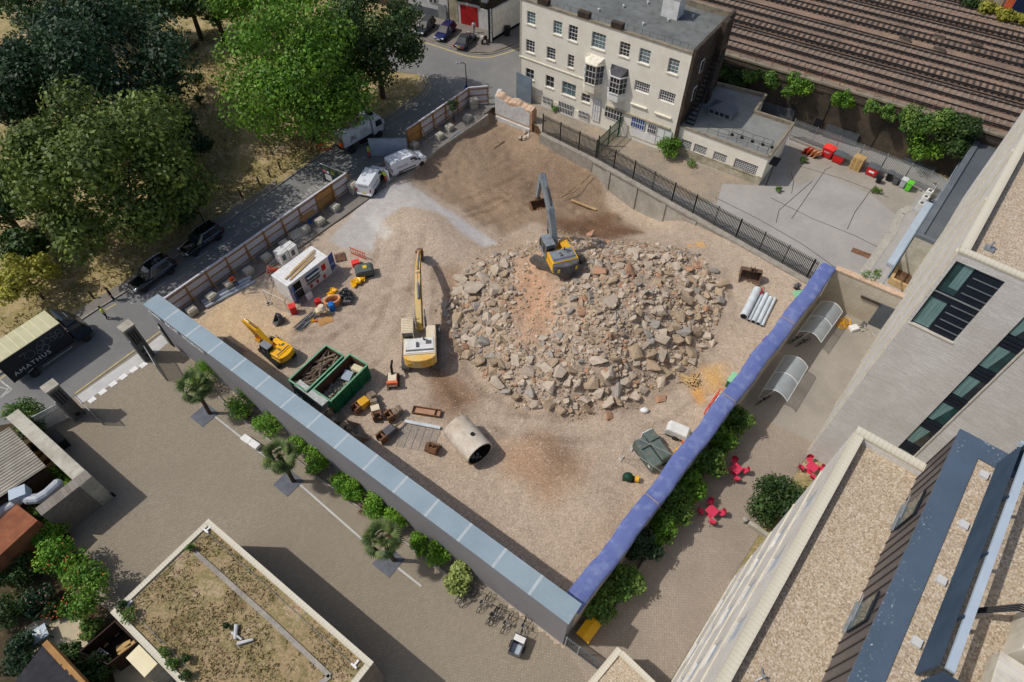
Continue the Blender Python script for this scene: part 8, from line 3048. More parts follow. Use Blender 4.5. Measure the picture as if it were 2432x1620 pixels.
def van(label, px, py, rz, rear_text=True, open_door=False):
 p = P(px, py)
 t = thing('panel_van', label, 'van', (p.x, p.y, 0.1), rz, 'white panel vans at the site gate')
 hl, hw = 2.3,.92
 def ring(x, w, zb, zt, tw):
  return [(x, -w * .95, zb),(x, -w, zb + .25),(x, -w, zt - .55 if zt > 1.4 else zt - .2),(x, -w * tw, zt),(x, w * tw, zt),(x, w, zt - .55 if zt > 1.4 else zt - .2),(x, w, zb + .25),(x, w * .95, zb)]
 rings = [ring(-hl, hw * .94,.35,1.78,.84), ring(-hl + .06, hw, .28,1.86,.86), ring(-.6, hw, .26,1.88,.86), ring(.55, hw, .26,1.84,.84), ring(.95, hw, .26,1.6,.82), ring(1.45, hw, .26,1.13,.9), ring(2.05, hw * .94,.3,.98,.88), ring(hl, hw * .8,.4,.72,.9)]
 o = MB().loft(rings).build('body', 'van_white', t, bevel=.05)
 MB().add([(.72,-hw * .76,1.765),(1.43,-hw * .84,1.165),(1.43, hw * .84,1.165),(.72, hw * .76,1.765)],[(0,1,2,3)]).build('windscreen', 'cab_glass', t)
 for sd in (-1,1):
  q = [(.15, sd * (hw + .006),1.15),(1.2, sd * (hw + .006),1.12),(.72, sd * (hw * .93 + .012),1.62),(.15, sd * (hw * .93 + .012),1.66)]
  MB().add(q, [(0,1,2,3) if sd < 0 else (3,2,1,0)]).build('side_window', 'cab_glass', t)
  MB().box(-.3, sd * (hw + .01),.52,2.0,.03,.12).build('side_moulding', 'black_plastic', t)
  MB().box(-hl - .01, sd * hw * .88,1.0,.05,.14,.42).build('tail_light', 'lamp_red', t)
  MB().box(hl - .14, sd * hw * .68,.82,.2,.3,.16,0,0,.35).build('headlight', 'lamp_clear', t)
  MB().box(1.25, sd * (hw + .12),1.18,.12,.2,.2).build('door_mirror', 'black_plastic', t)
 me = text_mesh('VEGLARE', .34, 'weight_grey', spacing=1.05)
 inst('lettering', me, t, (-1.75,-hw - .012,1.0),(math.pi / 2,0,0))
 inst('lettering', me, t, (-.05, hw + .012,1.0),(math.pi / 2,0, math.pi))
 me2 = text_mesh('VEGLARE', .26, 'weight_grey', spacing=1.05, align='CENTER')
 inst('lettering', me2, t, (-hl - .012,0,1.42),(math.pi / 2,0,-math.pi / 2))
 MB().box(-hl - .02,0,.62,.02,.52,.12).build('number_plate', 'plate_yellow', t)
 MB().box(-hl - .03,0,.42,.1,1.7,.16).build('rear_bumper', 'van_white', t)
 MB().box(-1.7,.0,1.885,.25,.25,.04).build('roof_vent', 'grey_white', t)
 wheel_set(t, (-1.35,1.5), hw - .08,.32)
 if open_door:
  d = MB().bx(0,-1.0,-.03,.03,.3,1.6).build('open_door', 'van_white', t)
  d.location = (1.2,-hw - .02,0)
  d.rotation_euler = (0,0, R_(62))
  MB().add([(.16,-hw - .009,.35),(1.15,-hw - .009,.35),(1.15,-hw - .009,1.1),(.16,-hw - .009,1.1)],[(0,1,2,3)]).build('door_opening', 'opening_shade', t)  # dark sheet on the van side, standing in for cab shade
 return t
va = ang(P(905,412), P(1005,385))
van('white van seen from the side above the soil pit', 967,398, ang(P(925,415), P(1010,378)))
van('white van seen from behind with its driver door open', 886,440, ang(P(868,462), P(905,402)), open_door=True)
RT = ang(P(90,880), P(262,762))
p = P(125,845)
t = thing('box_truck', 'dark navy box truck with cream canvas roof on the road', 'truck', p, RT)
hw = 1.2
o = MB().bx(-3.6,2.0,-hw, hw, .95,3.55).build('box_body', 'navy_box', t)
MB().bx(-3.65,2.05,-hw - .02, hw + .02,3.551,3.62).build('canvas_roof', 'canvas_cream', t)
mb = MB()
for k in range(1,8):
 x = -3.6 + 5.6 * k / 8
 mb.bx(x - .025, x + .025,-hw, hw, 3.621,3.645)
mb.build('roof_seam', 'board_cream', t)
mb = MB()
for x in (-3.62,2.0):
 for y in (-hw - .015, hw - .02):
  mb.bx(x - .02, x + .06, y, y + .035,.9,3.55)
mb.build('corner_post', 'steel_dark', t)
cabp = [(2.2,.55),(3.75,.55),(3.85,1.2),(3.6,1.7),(3.25,2.55),(2.2,2.6)]
MB().side(cabp, -1.08,1.08).build('cab', 'navy_cab', t, bevel=.08)
MB().add([(3.62,-1.0,1.75),(3.62,1.0,1.75),(3.31,.95,2.45),(3.31,-.95,2.45)],[(0,1,2,3)]).build('windscreen', 'cab_glass', t).location = (.035,0,.02)
for sd in (-1,1):
 MB().add([(2.55, sd * 1.09,1.65),(3.5, sd * 1.09,1.65),(3.25, sd * 1.09,2.35),(2.55, sd * 1.09,2.35)],[(0,1,2,3) if sd < 0 else (3,2,1,0)]).build('side_window', 'cab_glass', t)
 MB().box(3.45, sd * 1.25,1.9,.1,.2,.4).build('door_mirror', 'black_plastic', t)
 MB().box(3.82, sd * .8,.85,.08,.3,.2).build('headlight', 'lamp_clear', t)
 MB().bx(-1.2,1.6, sd * 1.15 - .03, sd * 1.15 + .03,.55,.68).build('side_guard', 'galvanised', t)
MB().side([(2.25,2.61),(3.3,2.61),(2.55,3.45),(2.3,3.5)],-1.0,1.0).build('air_deflector', 'navy_cab', t, bevel=.05)
inst('lettering', text_mesh('AMATHUS', .16, 'white_paint', spacing=1.2, align='CENTER'), t, (3.0,0,2.98),(R_(48),0, R_(90)))
wheel_set(t, (-2.0,2.95),1.0,.42,.3, 'chrome')
MB().bx(-3.5,3.2,-.45,.45,.6,.9).build('chassis', 'steel_dark', t)
inst('lettering', text_mesh('AMATHUS', .62, 'grey_white', spacing=1.22), t, (-3.2,-hw - .008,1.45),(math.pi / 2,0,0))
inst('lettering', text_mesh("'", .4, 'grey_white'), t, (.12,-hw - .008,1.85),(math.pi / 2,0,0))
rg = MB()
for (x, z, r_) in [(-1.3,2.55,.42),(-.35,2.6,.26),(.0,2.2,.3),(-.1,2.9,.3),(.35,2.75,.34),(.3,3.1,.2),(.75,3.05,.26),(.85,2.55,.2),(1.1,2.65,.15),(1.05,3.0,.24),(1.5,2.95,.22),(1.45,2.5,.26),(-.6,2.2,.2)]:
 rg.path([(x + r_ * math.cos(k * .393),-hw - .006, z + r_ * math.sin(k * .393)) for k in range(16)],.012,4, True)
rg.build('ring_decoration', 'machine_grey', t)
MB().box(-1.75,-hw - .005,3.0,.5,.006,.04).build('decoration_bar', 'machine_grey', t)
MB().box(-1.5,-hw - .005,1.18,1.9,.006,.02).build('decoration_bar', 'machine_grey', t)
MB().box(-2.1,-hw - .005,1.05,.5,.006,.05,0,0,-.2).build('decoration_bar', 'grey_white', t)
RJ = ang(P(815,352), P(905,300))
p = P(855,338)
t = thing('white_lorry', 'white tanker lorry with dark blue letters parked under the tree', 'lorry', p, RJ)
sec = [(-1.1,1.15),(-1.18,1.8),(-1.12,2.75),(-.8,3.05),(.8,3.05),(1.12,2.75),(1.18,1.8),(1.1,1.15)]
MB().loft([[(x, y, z) for y, z in sec] for x in (-2.9,-2.8,1.0,1.25)]).build('hopper_body', 'lorry_white', t, bevel=.06)
mb = MB()
for k in range(5):
 mb.box(-2.2 + k * .7, rnd.uniform(-.3,.3),3.1,.5,1.2,.14, rnd.uniform(-.1,.1))
mb.build('roof_equipment', 'dusty_steel', t)
MB().bx(-.3,.7,-.6,.6,3.06,3.16).build('roof_hatch', 'black_plastic', t)
MB().bx(-3.0,-2.905,-.95,.95,1.2,2.4).build('rear_door', 'dusty_steel', t)
MB().bx(-3.05,-3.001,-.9,-.3,1.2,1.7).build('chevron_panel', 'hivis_orange', t)
cabp = [(1.45,.75),(3.05,.75),(3.1,1.5),(2.95,2.5),(2.7,2.85),(1.5,2.9)]
MB().side(cabp, -1.12,1.12).build('cab', 'lorry_white', t, bevel=.08)
MB().add([(3.11,-1.0,1.6),(3.11,1.0,1.6),(2.98,.95,2.5),(2.98,-.95,2.5)],[(0,1,2,3)]).build('windscreen', 'cab_glass', t).location = (.015,0,0)
MB().bx(1.9,2.5,-.45,.45,2.9,2.96).build('roof_window', 'cab_glass', t)
for sd in (-1,1):
 MB().add([(1.95, sd * 1.13,1.65),(2.9, sd * 1.13,1.6),(2.8, sd * 1.13,2.4),(1.95, sd * 1.13,2.45)],[(0,1,2,3) if sd < 0 else (3,2,1,0)]).build('side_window', 'cab_glass', t)
 MB().box(3.0, sd * 1.3,2.0,.1,.22,.5).build('door_mirror', 'white_paint', t)
 MB().bx(-.6,1.2, sd * 1.0 - .12, sd * 1.0 + .12,.55,1.1).build('side_locker', 'black_plastic', t)
MB().bx(-2.9,2.9,-.45,.45,.6,1.1).build('chassis', 'steel_dark', t)
wheel_set(t, (-1.9,2.25),.98,.48,.34, 'grey_white')
inst('lettering', text_mesh('JRL', .72, 'clothes_navy', spacing=.95, extrude=.006), t, (-1.95,-1.19,1.75),(R_(88),0,0))
mb = MB()
for z in (1.95,2.1,2.25):
 mb.bx(-.45,.6,-1.19,-1.18, z, z + .05)
mb.build('small_lettering', 'machine_grey', t)
p = P(1150,100,.1)
t = thing('motorcycle', 'dark motorcycle parked beside the grey saloon', 'motorcycle', p, ca)
for x in (-.62,.62):
 MB().lathe([(.18,-.06),(.31,-.06),(.31,.06),(.18,.06)],16,(x, 0,.31), 'Y').build('wheel', 'rubber', t)
MB().side([(-.35,.45),(.3,.4),(.35,.75),(-.1,.85),(-.6,.8)],-.13,.13).build('body', 'black_plastic', t, bevel=.04)
MB().bx(-.5,.0,-.14,.14,.86,.92).build('seat', 'rubber', t)
MB().bx(-.9,-.5,-.22,.22,.85,1.2).build('top_box', 'grey_white', t)
mb = MB()
mb.tube((.4,0,.9),(.62,0,.31),.04)
mb.tube((.38,-.35,1.02),(.38,.35,1.02),.02)
mb.build('fork', 'chrome', t)
MB().ball((.55,0,.85),.1).build('headlight', 'lamp_clear', t)
def person(label, px, py, rz, top, legs, head='hair', pose='stand', z=0.0, helmet=None, vest=None, group=None):
 p = P(px, py, z)
 t = thing('person', label, 'person', (p.x, p.y, z), rz, group)
 if pose == 'stand':
  J = {'pel': (0,0,.95), 'che': (.02,0,1.3), 'nec': (.02,0,1.48), 'hea': (.04,0,1.66),
             'lk': (.03,.11,.5), 'la': (0,.12,.08), 'lt': (.16,.13,.04), 'rk': (.05,-.11,.5), 'ra': (-.06,-.12,.08), 'rt': (.1,-.13,.04),
             'ls': (.02,.2,1.4), 'le': (.0,.27,1.12), 'lh': (.16,.25,.92), 'rs': (.02,-.2,1.4), 're': (.02,-.28,1.12), 'rh': (.2,-.24,.98)}
 elif pose == 'lean':
  J = {'pel': (-.05,0,.92), 'che': (.18,0,1.22), 'nec': (.28,0,1.38), 'hea': (.38,0,1.52),
             'lk': (.02,.11,.48), 'la': (-.05,.13,.08), 'lt': (.11,.14,.04), 'rk': (.1,-.11,.5), 'ra': (.05,-.12,.08), 'rt': (.2,-.13,.04),
             'ls': (.22,.2,1.32), 'le': (.38,.24,1.1), 'lh': (.56,.2,1.12), 'rs': (.22,-.2,1.32), 're': (.36,-.25,1.08), 'rh': (.55,-.2,1.1)}
 else:
  J = {'pel': (0,0,.12), 'che': (.06,0,.45), 'nec': (.1,0,.62), 'hea': (.15,0,.79),
             'lk': (.44,.12,.2), 'la': (.5,.13,-.3), 'lt': (.64,.14,-.36), 'rk': (.44,-.12,.2), 'ra': (.52,-.13,-.3), 'rt': (.66,-.14,-.36),
             'ls': (.07,.2,.56), 'le': (.18,.26,.3), 'lh': (.4,.14,.28), 'rs': (.07,-.2,.56), 're': (.18,-.26,.3), 'rh': (.4,-.1,.28)}
 names = list(J)
 co = [J[n_] for n_ in names]
 ix = {n_: i for i, n_ in enumerate(names)}
 ed = [('pel', 'che'),('che', 'nec'),('nec', 'hea'),('pel', 'lk'),('lk', 'la'),('la', 'lt'),('pel', 'rk'),('rk', 'ra'),('ra', 'rt'),('che', 'ls'),('ls', 'le'),('le', 'lh'),('che', 'rs'),('rs', 're'),('re', 'rh')]
 ed = [(ix[a], ix[b]) for a, b in ed]
 rad = {'pel': (.17,.13), 'che': (.18,.13), 'nec': (.065,.065), 'hea': (.105,.115), 'lk': (.075,.075), 'rk': (.075,.075), 'la': (.05,.05), 'ra': (.05,.05), 'lt': (.045,.04), 'rt': (.045,.04), 'ls': (.08,.08), 'rs': (.08,.08), 'le': (.05,.05), 're': (.05,.05), 'lh': (.038,.03), 'rh': (.038,.03)}
 rads = [rad[n_] for n_ in names]
 for h in ('lh', 'rh'):
  c = Vector(J[h])
  d = (c - Vector(J[h[0] + 'e'])).normalized()
  sdv = d.cross(Vector((0,0,1))).normalized()
  for k in range(5):
   tip = c + d * (.1 - .012 * abs(k - 2)) + sdv * (k - 2) * .02 - Vector((0,0,.02)) if k < 4 else c + d * .04 + sdv * .06
   co.append(tuple(tip))
   rads.append((.009,.009))
   ed.append((ix[h], len(co) - 1))
 me = bpy.data.meshes.new('body')
 me.from_pydata(co, ed, [])
 o = bpy.data.objects.new('body', me)
 COL.objects.link(o)
 md = o.modifiers.new('skin', 'SKIN')
 for i, v in enumerate(me.skin_vertices[0].data):
  v.radius = rads[i]
  v.use_root = (i == 0)
 sb = o.modifiers.new('sub', 'SUBSURF')
 sb.levels = sb.render_levels = 1
 dg = bpy.context.evaluated_depsgraph_get()
 bm_ = bpy.data.meshes.new_from_object(o.evaluated_get(dg))
 bpy.data.objects.remove(o, do_unlink=True)
 bm_.materials.clear()
 for m in (top, legs, 'skin', 'clothes_dark'):
  bm_.materials.append(MATS[m])
 J2 = [Vector(c) for c in co]
 for f in bm_.polygons:
  c = f.center
  seg = min(range(len(J2)), key=lambda i: (J2[i] - c).length)
  nm = names[seg] if seg < len(names) else 'finger'
  f.material_index = 2 if nm in ('hea', 'lh', 'rh', 'finger') else (3 if nm in ('la', 'ra', 'lt', 'rt') else (1 if nm in ('pel', 'lk', 'rk') else 0))
  f.use_smooth = True
 b = bpy.data.objects.new('body', bm_)
 COL.objects.link(b)
 b.parent = t
 h = Vector(J['hea'])
 if helmet:
  mb = MB()
  mb.lathe([(.17,.02),(.15,.06),(.145,.12),(.1,.19),(.03,.215)],14,(h.x, h.y, h.z))
  mb.build('hard_hat', helmet, t, smooth=True)
 else:
  MB().ball((h.x - .02, h.y, h.z + .05),.12,.118,.1).build('hair', head, t, smooth=True)
 fc = MB()
 for y in (-.035,.035):
  fc.ball((h.x + .1, y, h.z + .02),.014, n=6, k=4)
 fc.build('eyes', 'clothes_dark', t)
 MB().box(h.x + .12,0, h.z - .01,.03,.022,.04).build('nose', 'skin', t)
 MB().box(h.x + .108,0, h.z - .06,.012,.045,.01).build('mouth', 'flower_pink', t)
 if vest:
  c = Vector(J['che'])
  q = Vector(J['pel'])
  u_ = (c - q)
  rings = []
  for f, (rx_, ry_) in ((.05,(.15,.19)),(.5,(.155,.2)),(1.0,(.155,.22)),(1.3,(.12,.2))):
   cc = q + u_ * f
   rings.append([(cc.x + rx_ * math.cos(k * .5236), cc.y + ry_ * math.sin(k * .5236), cc.z) for k in range(12)])
  MB().loft(rings, cap=False).build('vest', vest, t, smooth=True)
 return t
person('worker in orange jacket sitting on a concrete block by the hoarding', 551,668, R_(-30), 'hivis_orange', 'clothes_navy', pose='sit', z=.72)
person('person in yellow jacket and blue trousers standing in front of the box truck', 256,757, R_(30), 'hivis_yellow', 'clothes_navy')
person('person in dark clothes standing on the kerb ahead of the truck', 272,713, R_(210), 'clothes_dark', 'clothes_dark')
person('worker in yellow and orange clothes standing by the grey gate sheet', 878,374, R_(10), 'hivis_yellow', 'hivis_orange', vest='hivis_yellow')
person('worker with white hard hat leaning into the open van door', 918,432, R_(165), 'hivis_yellow', 'hivis_orange', pose='lean', helmet='white_paint', vest='hivis_yellow')
person('pale dressed person near the red roller shutter', 1126,78, R_(-60), 'white_paint', 'clothes_grey', z=.1)
p = P(1110,232)
t = thing('street_lamp', 'slim black street lamp inside the hoarding corner with blue sign', 'street lamp', p, R_(100))
MB().tube((0,0,0),(0,0,4.6),.08,.05).build('column', 'black_plastic', t)
MB().path([(0,0,4.6),(.1,.2,4.75),(.15,.7,4.8)],.045).build('arm', 'black_plastic', t)
MB().box(.16,.9,4.8,.2,.5,.1).build('lantern', 'grey_white', t)
s = MB().box(0,0,.9,.55,.04,.55,0,0,.3).build('blue_sign', 'blue_sign', t)
s.location = (.1,0,.5)
s.rotation_euler = (0,0, R_(-100))
p = P(497,552)
t = thing('lamp_post', 'black lamp post under the tree beside the second black car', 'street lamp', p, 0)
MB().tube((0,0,0),(0,0,5),.08,.05).build('column', 'black_plastic', t)
MB().box(0,.3,5.0,.2,.6,.1).build('lantern', 'grey_white', t)
p = P(1178,72,.1)
t = thing('road_sign', 'small blue square sign by the bridge passage', 'road sign', p, R_(-20))
MB().tube((0,0,0),(0,0,2.6),.04).build('post', 'galvanised', t)
MB().bx(-.35,.35,-.05,-.02,1.95,2.6).build('sign_plate', 'blue_sign', t)
for i, (a, b) in enumerate([(616,438),(642,420),(666,402),(222,708),(18,836),(575,470)]):
 p = P(a, b)
 t = thing('timber_bollard', ['leftmost of three dark timber bollards at the park edge opposite the hoarding', 'middle one of three dark timber bollards at the park edge', 'dark timber bollard nearest the lorry at the park edge', 'leaning timber bollard in front of the box truck', 'timber bollard behind the box truck', 'timber bollard in the shade between cars and lorry'][i], 'bollard', p, 0, 'timber bollards along the park edge')
 MB().tube((0,0,0),(.02,0,1.0),.11,.1,8).build('post', 'bark', t)
 MB().lathe([(.1,1.0),(.05,1.06)],8,(.02,0,0)).build('cap', 'bark', t)
a, b = P(580,1042), P(617,1067)
t = thing('stone_bench', 'white two block bench on the forecourt', 'bench', a, ang(a, b))
L = (b - a).length
for k in range(2):
 MB().bx(L * k / 2 + .01, L * (k + 1) / 2 - .01,-.28,.28,.12,.48).build('seat_block', 'white_paint', t, bevel=.03)
MB().bx(.15, L - .15,-.2,.2,0,.12).build('base', 'concrete', t)
def wheelie(label, px, py, rz, body, lid, w=.6, d=.7, h=1.05, big=False):
 p = P(px, py)
 t = thing('wheeled_bin', label, 'bin', (p.x, p.y, .02), rz)
 mb = MB()
 mb.loft([[(-w * .4,-d * .4,.1),(w * .4,-d * .4,.1),(w * .4, d * .4,.1),(-w * .4, d * .4,.1)],[(-w / 2,-d / 2, h),(w / 2,-d / 2, h),(w / 2, d / 2, h),(-w / 2, d / 2, h)]])
 mb.build('body', body, t)
 MB().side([(-w / 2 - .03, h + .005),(w / 2 + .03, h + .005),(w / 2 + .03, h + .05),(0, h + .12 if big else h + .07),(-w / 2 - .03, h + .05)],-d / 2 - .04, d / 2 + .04).build('lid', lid, t)
 for x in (-w * .38, w * .38):
  for y in ((-d * .35, d * .35) if big else (d * .42,)):
   MB().lathe([(.1,-.03),(.1,.03)],10,(x, y, .1), 'X').build('castor', 'rubber', t)
 return t
ya = ang(P(1960,404), P(2068,452))
t = wheelie('tall red four wheeled bin with bright red lid', 1962,372, ya, 'red', 'red_lid', 1.3,1.0,1.25, True)
inst('lettering', text_mesh('FIRST', .3, 'white_paint', align='CENTER'), t, (0,-.52,.75),(R_(96),0,0))
wheelie('red four wheeled bin with dark lid beside the tall red bin', 1988,385, ya, 'red', 'membrane', 1.3,1.0,1.1, True)
t = wheelie('red four wheeled bin with dark lid next to the pallet stack', 2068,415, ya, 'red', 'membrane', 1.3,1.0,1.1, True)
MB().bx(-.3,.3,-.48,-.45,.5,.75).build('notice', 'white_paint', t)
wheelie('small black bin standing alone in the yard', 2084,434, ya, 'black_plastic', 'black_plastic', .55,.55,.7)
wheelie('black wheeled bin left of the dark grey one', 2108,428, ya, 'black_plastic', 'membrane')
wheelie('dark grey wheeled bin in the row of yard bins', 2124,437, ya, 'weight_grey', 'membrane')
wheelie('pale grey wheeled bin next to the bright green one', 2140,444, ya, 'grey_plastic', 'grey_white')
wheelie('bright green wheeled bin at the end of the row', 2153,452, ya, 'bright_green', 'bright_green')
wheelie('large black bin in the corner behind the slatted gate', 148,1058, ang(w0, w1), 'black_plastic', 'black_plastic', 1.5,1.05,1.2, True)
wheelie('black bin in the bridge passage', 1205,85,0, 'black_plastic', 'black_plastic', .9,.9,1.2, True)
wheelie('yellow grit bin at the low end of the tarpaulin wall', 1396,1502, ang(BW0, BW1) - math.pi / 2, 'yellow_bright', 'yellow_bright', .95,1.5,.85, True)
p = P(2030,400)
t = thing('pallet_stack', 'tall stack of wooden pallets between the red bins', 'pallets', (p.x, p.y, .02), ya)
def pal():
 mb = MB()
 for k in range(7):
  mb.bx(-.6,.6,-.5 + k * .155,-.4 + k * .155,.11,.14)
 for k in range(3):
  mb.bx(-.6 + k * .53,-.46 + k * .53,-.5,.53,.03,.11)
 for k in range(3):
  mb.bx(-.6,.6,-.5 + k * .465,-.4 + k * .465,0,.03)
 return mb.data('pallet', 'pallet_wood')
pm2 = pal()
p2 = [inst('wooden_pallet', pm2, None, (p.x, p.y, .02 + k * .145),(0,0, ya + rnd.uniform(-.03,.03))) for k in range(11)]
bpy.data.objects.remove(t, do_unlink=True)
for k, o in enumerate(p2):
 tag(o, 'pale wooden pallet in the tall stack between the red bins', 'pallet', 'wooden pallets stacked between the red bins')
for i, (a, b, m) in enumerate([(1912,364, 'barrier_red'),(1921,367, 'barrier_red'),(1930,371, 'orange_hose'),(1938,375, 'orange_hose')]):
 p = P(a, b)
 t = thing('folded_barrier', ['leftmost red folded barrier', 'second red folded barrier', 'first amber folded barrier', 'second amber folded barrier'][i] + ' leaning by the silver palisade', 'barrier', (p.x, p.y, .02), ya + 1.2, 'folded plastic barriers by the red bins')
 MB().box(0,0,.45,1.0,.08,.85,0,.25).build('panel', m, t)
 MB().box(0,.1,.05,.6,.4,.08).build('foot', 'black_plastic', t)
aa = ang(P(2140,505), P(2230,420))
for i, (a, b, m, lab) in enumerate([(2212,452, 'white_metal', 'upper white appliance with round hole beside the silver fence'),(2200,468, 'white_metal', 'second white appliance with round hole beside the silver fence'),(2190,482, 'white_metal', 'third white appliance above the black ones'),(2205,492, 'black_plastic', 'upper black appliance by the dark roof'),(2195,508, 'black_plastic', 'lower black appliance by the dark roof'),(2180,497, 'grey_white', 'narrow grey cabinet left of the black appliances')]):
 p = P(a, b)
 t = thing('appliance', lab, 'appliance', (p.x, p.y, .02), aa)
 MB().bx(-.32,.32,-.32,.32,0,.9).build('case', m, t, bevel=.02)
 MB().bx(-.2,.2,-.16,.16,.901,.92).build('top_opening', 'weight_grey' if m != 'black_plastic' else 'membrane', t)
def shelter(p00, p01, label, seed):
 a, b = P(*p00), P(*p01)
 t = thing('cycle_shelter', label, 'shelter', a, ang(a, b), 'curved cycle shelters along the tarpaulin wall')
 L = (b - a).length
 n = 10
 W3 = 2.1
 arc = [(-W3 * (k / n),1.15 + 1.05 * math.sin(math.pi * (.12 + .72 * k / n))) for k in range(n + 1)]
 mb = MB()
 for k in range(n):
  (y0, z0_),(y1, z1_) = arc[k], arc[k + 1]
  mb.add([(0, y0, z0_),(L, y0, z0_),(L, y1, z1_),(0, y1, z1_)],[(0,1,2,3)])
 mb.build('canopy', 'polycarb', t, smooth=True)
 mb = MB()
 for x in (0, L / 2, L):
  mb.path([(x, y, z_ + .01) for y, z_ in arc],.035,5)
  mb.tube((x, 0,0),(x, arc[0][0], arc[0][1]),.035, n=6)
  mb.tube((x, -.15,0),(x, arc[4][0], arc[4][1]),.03, n=6)
 for y, z_ in (arc[0], arc[-1]):
  mb.tube((0, y, z_),(L, y, z_),.025, n=5)
 mb.build('frame', 'white_paint', t)
 mb = MB()
 for k in range(5):
  x = .5 + (L - 1) * k / 4
  mb.path([(x, -.6,0),(x, -.6,.75),(x, -1.4,.75),(x, -1.4,0)],.025,5)
 mb.build('cycle_hoop', 'galvanised', t)
 return t
shelter((1883,812),(1935,742), 'upper curved clear plastic cycle shelter below the white cross wall', 1)
shelter((1800,948),(1850,870), 'lower curved clear plastic cycle shelter beside the tarpaulin wall', 2)
def bicycle():
 b = thing('bicycle', 'x', 'bicycle')
 for x in (-.52,.52):
  mb = MB()
  mb.path([(x + .33 * math.cos(k * .349),0,.33 + .33 * math.sin(k * .349)) for k in range(18)],.022,5, True)
  w = mb.build('tyre', 'rubber', b)
  sp = MB()
  for k in range(8):
   sp.tube((x, 0,.33),(x + .32 * math.cos(k * .785),0,.33 + .32 * math.sin(k * .785)),.004, n=3)
  sp.tube((x, -.04,.33),(x, .04,.33),.03)
  sp.build('spokes', 'galvanised', w)
 mb = MB()
 for s_, e_ in [((-.52,0,.33),(-.05,0,.3)),((-.05,0,.3),(-.18,0,.85)),((-.18,0,.82),(.36,0,.8)),((-.05,0,.3),(.38,0,.72)),((-.52,0,.33),(-.17,0,.78)),((.35,0,.95),(.52,0,.33))]:
  mb.tube(s_, e_, .022, n=6)
 mb.build('frame', 'steel_dark', b)
 MB().side([(-.32,.86),(-.06,.88),(-.06,.93),(-.32,.95)],-.07,.07).build('saddle', 'black_plastic', b)
 mb = MB()
 mb.path([(.3,-.27,.98),(.38,-.1,1.0),(.38,.1,1.0),(.3,.27,.98)],.016,5)
 mb.build('handlebar', 'black_plastic', b)
 mb = MB()
 mb.lathe([(.09,-.02),(.09,.02)],12,(-.05,-.05,.3), 'Y')
 mb.bx(-.2,-.02,-.14,-.06,.27,.3)
 mb.bx(-.05,.12,.06,.14,.29,.32)
 mb.build('crankset', 'galvanised', b)
 return b
bk = bicycle()
bi = [(1088,1432,1122,1402, 'leftmost bicycle of the row, with a bag, below the bamboo'),(1140,1450,1162,1420, 'second bicycle from the bamboo'),(1160,1478,1184,1446, 'dark bicycle third from the bamboo'),(1170,1482,1190,1450, 'bicycle leaning against the third one'),(1195,1500,1216,1465, 'fifth bicycle from the bamboo'),(1240,1500,1248,1475, 'last bicycle, behind the cargo cart'),(1100,1440,1130,1412, 'bicycle parked against the leftmost one')]
for i, (a, b, c, d, lab) in enumerate(bi):
 o = bk if i == 0 else copy_tree(bk)
 m_ = P((a + c) / 2,(b + d) / 2)
 o.location = (m_.x, m_.y, 0.02)
 o.rotation_euler = (R_(-12 + 5 * (i % 3)),0, ang(P(a, b), P(c, d)))
 o['label'] = lab
 o['group'] = 'bicycles parked along the grey wall'
for i, (a, b, c, d, lab) in enumerate([(1878,815,1895,808, 'bicycle under the upper cycle shelter'),(1895,822,1912,815, 'second bicycle under the upper cycle shelter'),(1800,960,1818,950, 'bicycle under the lower cycle shelter'),(1838,920,1852,908, 'second bicycle under the lower cycle shelter')]):
 o = copy_tree(bk)
 m_ = P((a + c) / 2,(b + d) / 2)
 o.location = (m_.x, m_.y, 0.02)
 o.rotation_euler = (R_(8),0, ang(P(a, b), P(c, d)))
 o['label'] = lab
 o['group'] = 'bicycles under the cycle shelters'
p = P(1230,1535)
ca2 = ang(P(1225,1550), P(1242,1508))
t = thing('cargo_cart', 'dark open cargo cart in front of the last bicycle', 'cart', p, ca2)
mb = MB()
mb.bx(-.75,.6,-.42,-.38,.3,.85)
mb.bx(-.75,.6,.38,.42,.3,.85)
mb.bx(-.75,-.71,-.38,.38,.3,.85)
mb.bx(.56,.6,-.38,.38,.3,.85)
mb.bx(-.75,.6,-.38,.38,.26,.3)
mb.build('box', 'weight_grey', t)
MB().bx(-.6,.05,-.3,.35,.31,.34).build('load', 'ac_pale', t)
MB().bx(.1,.5,-.38,.38,.86,.89).build('lid', 'white_metal', t)
for y in (-.5,.5):
 MB().lathe([(.2,-.03),(.26,-.03),(.26,.03),(.2,.03)],16,(-.1, y, .26), 'Y').build('wheel', 'rubber', t)
MB().path([(.6,-.3,.7),(1.0,-.25,1.0),(1.0,.25,1.0),(.6,.3,.7)],.02,5).build('handle', 'galvanised', t)
def chair(t_):
 pass
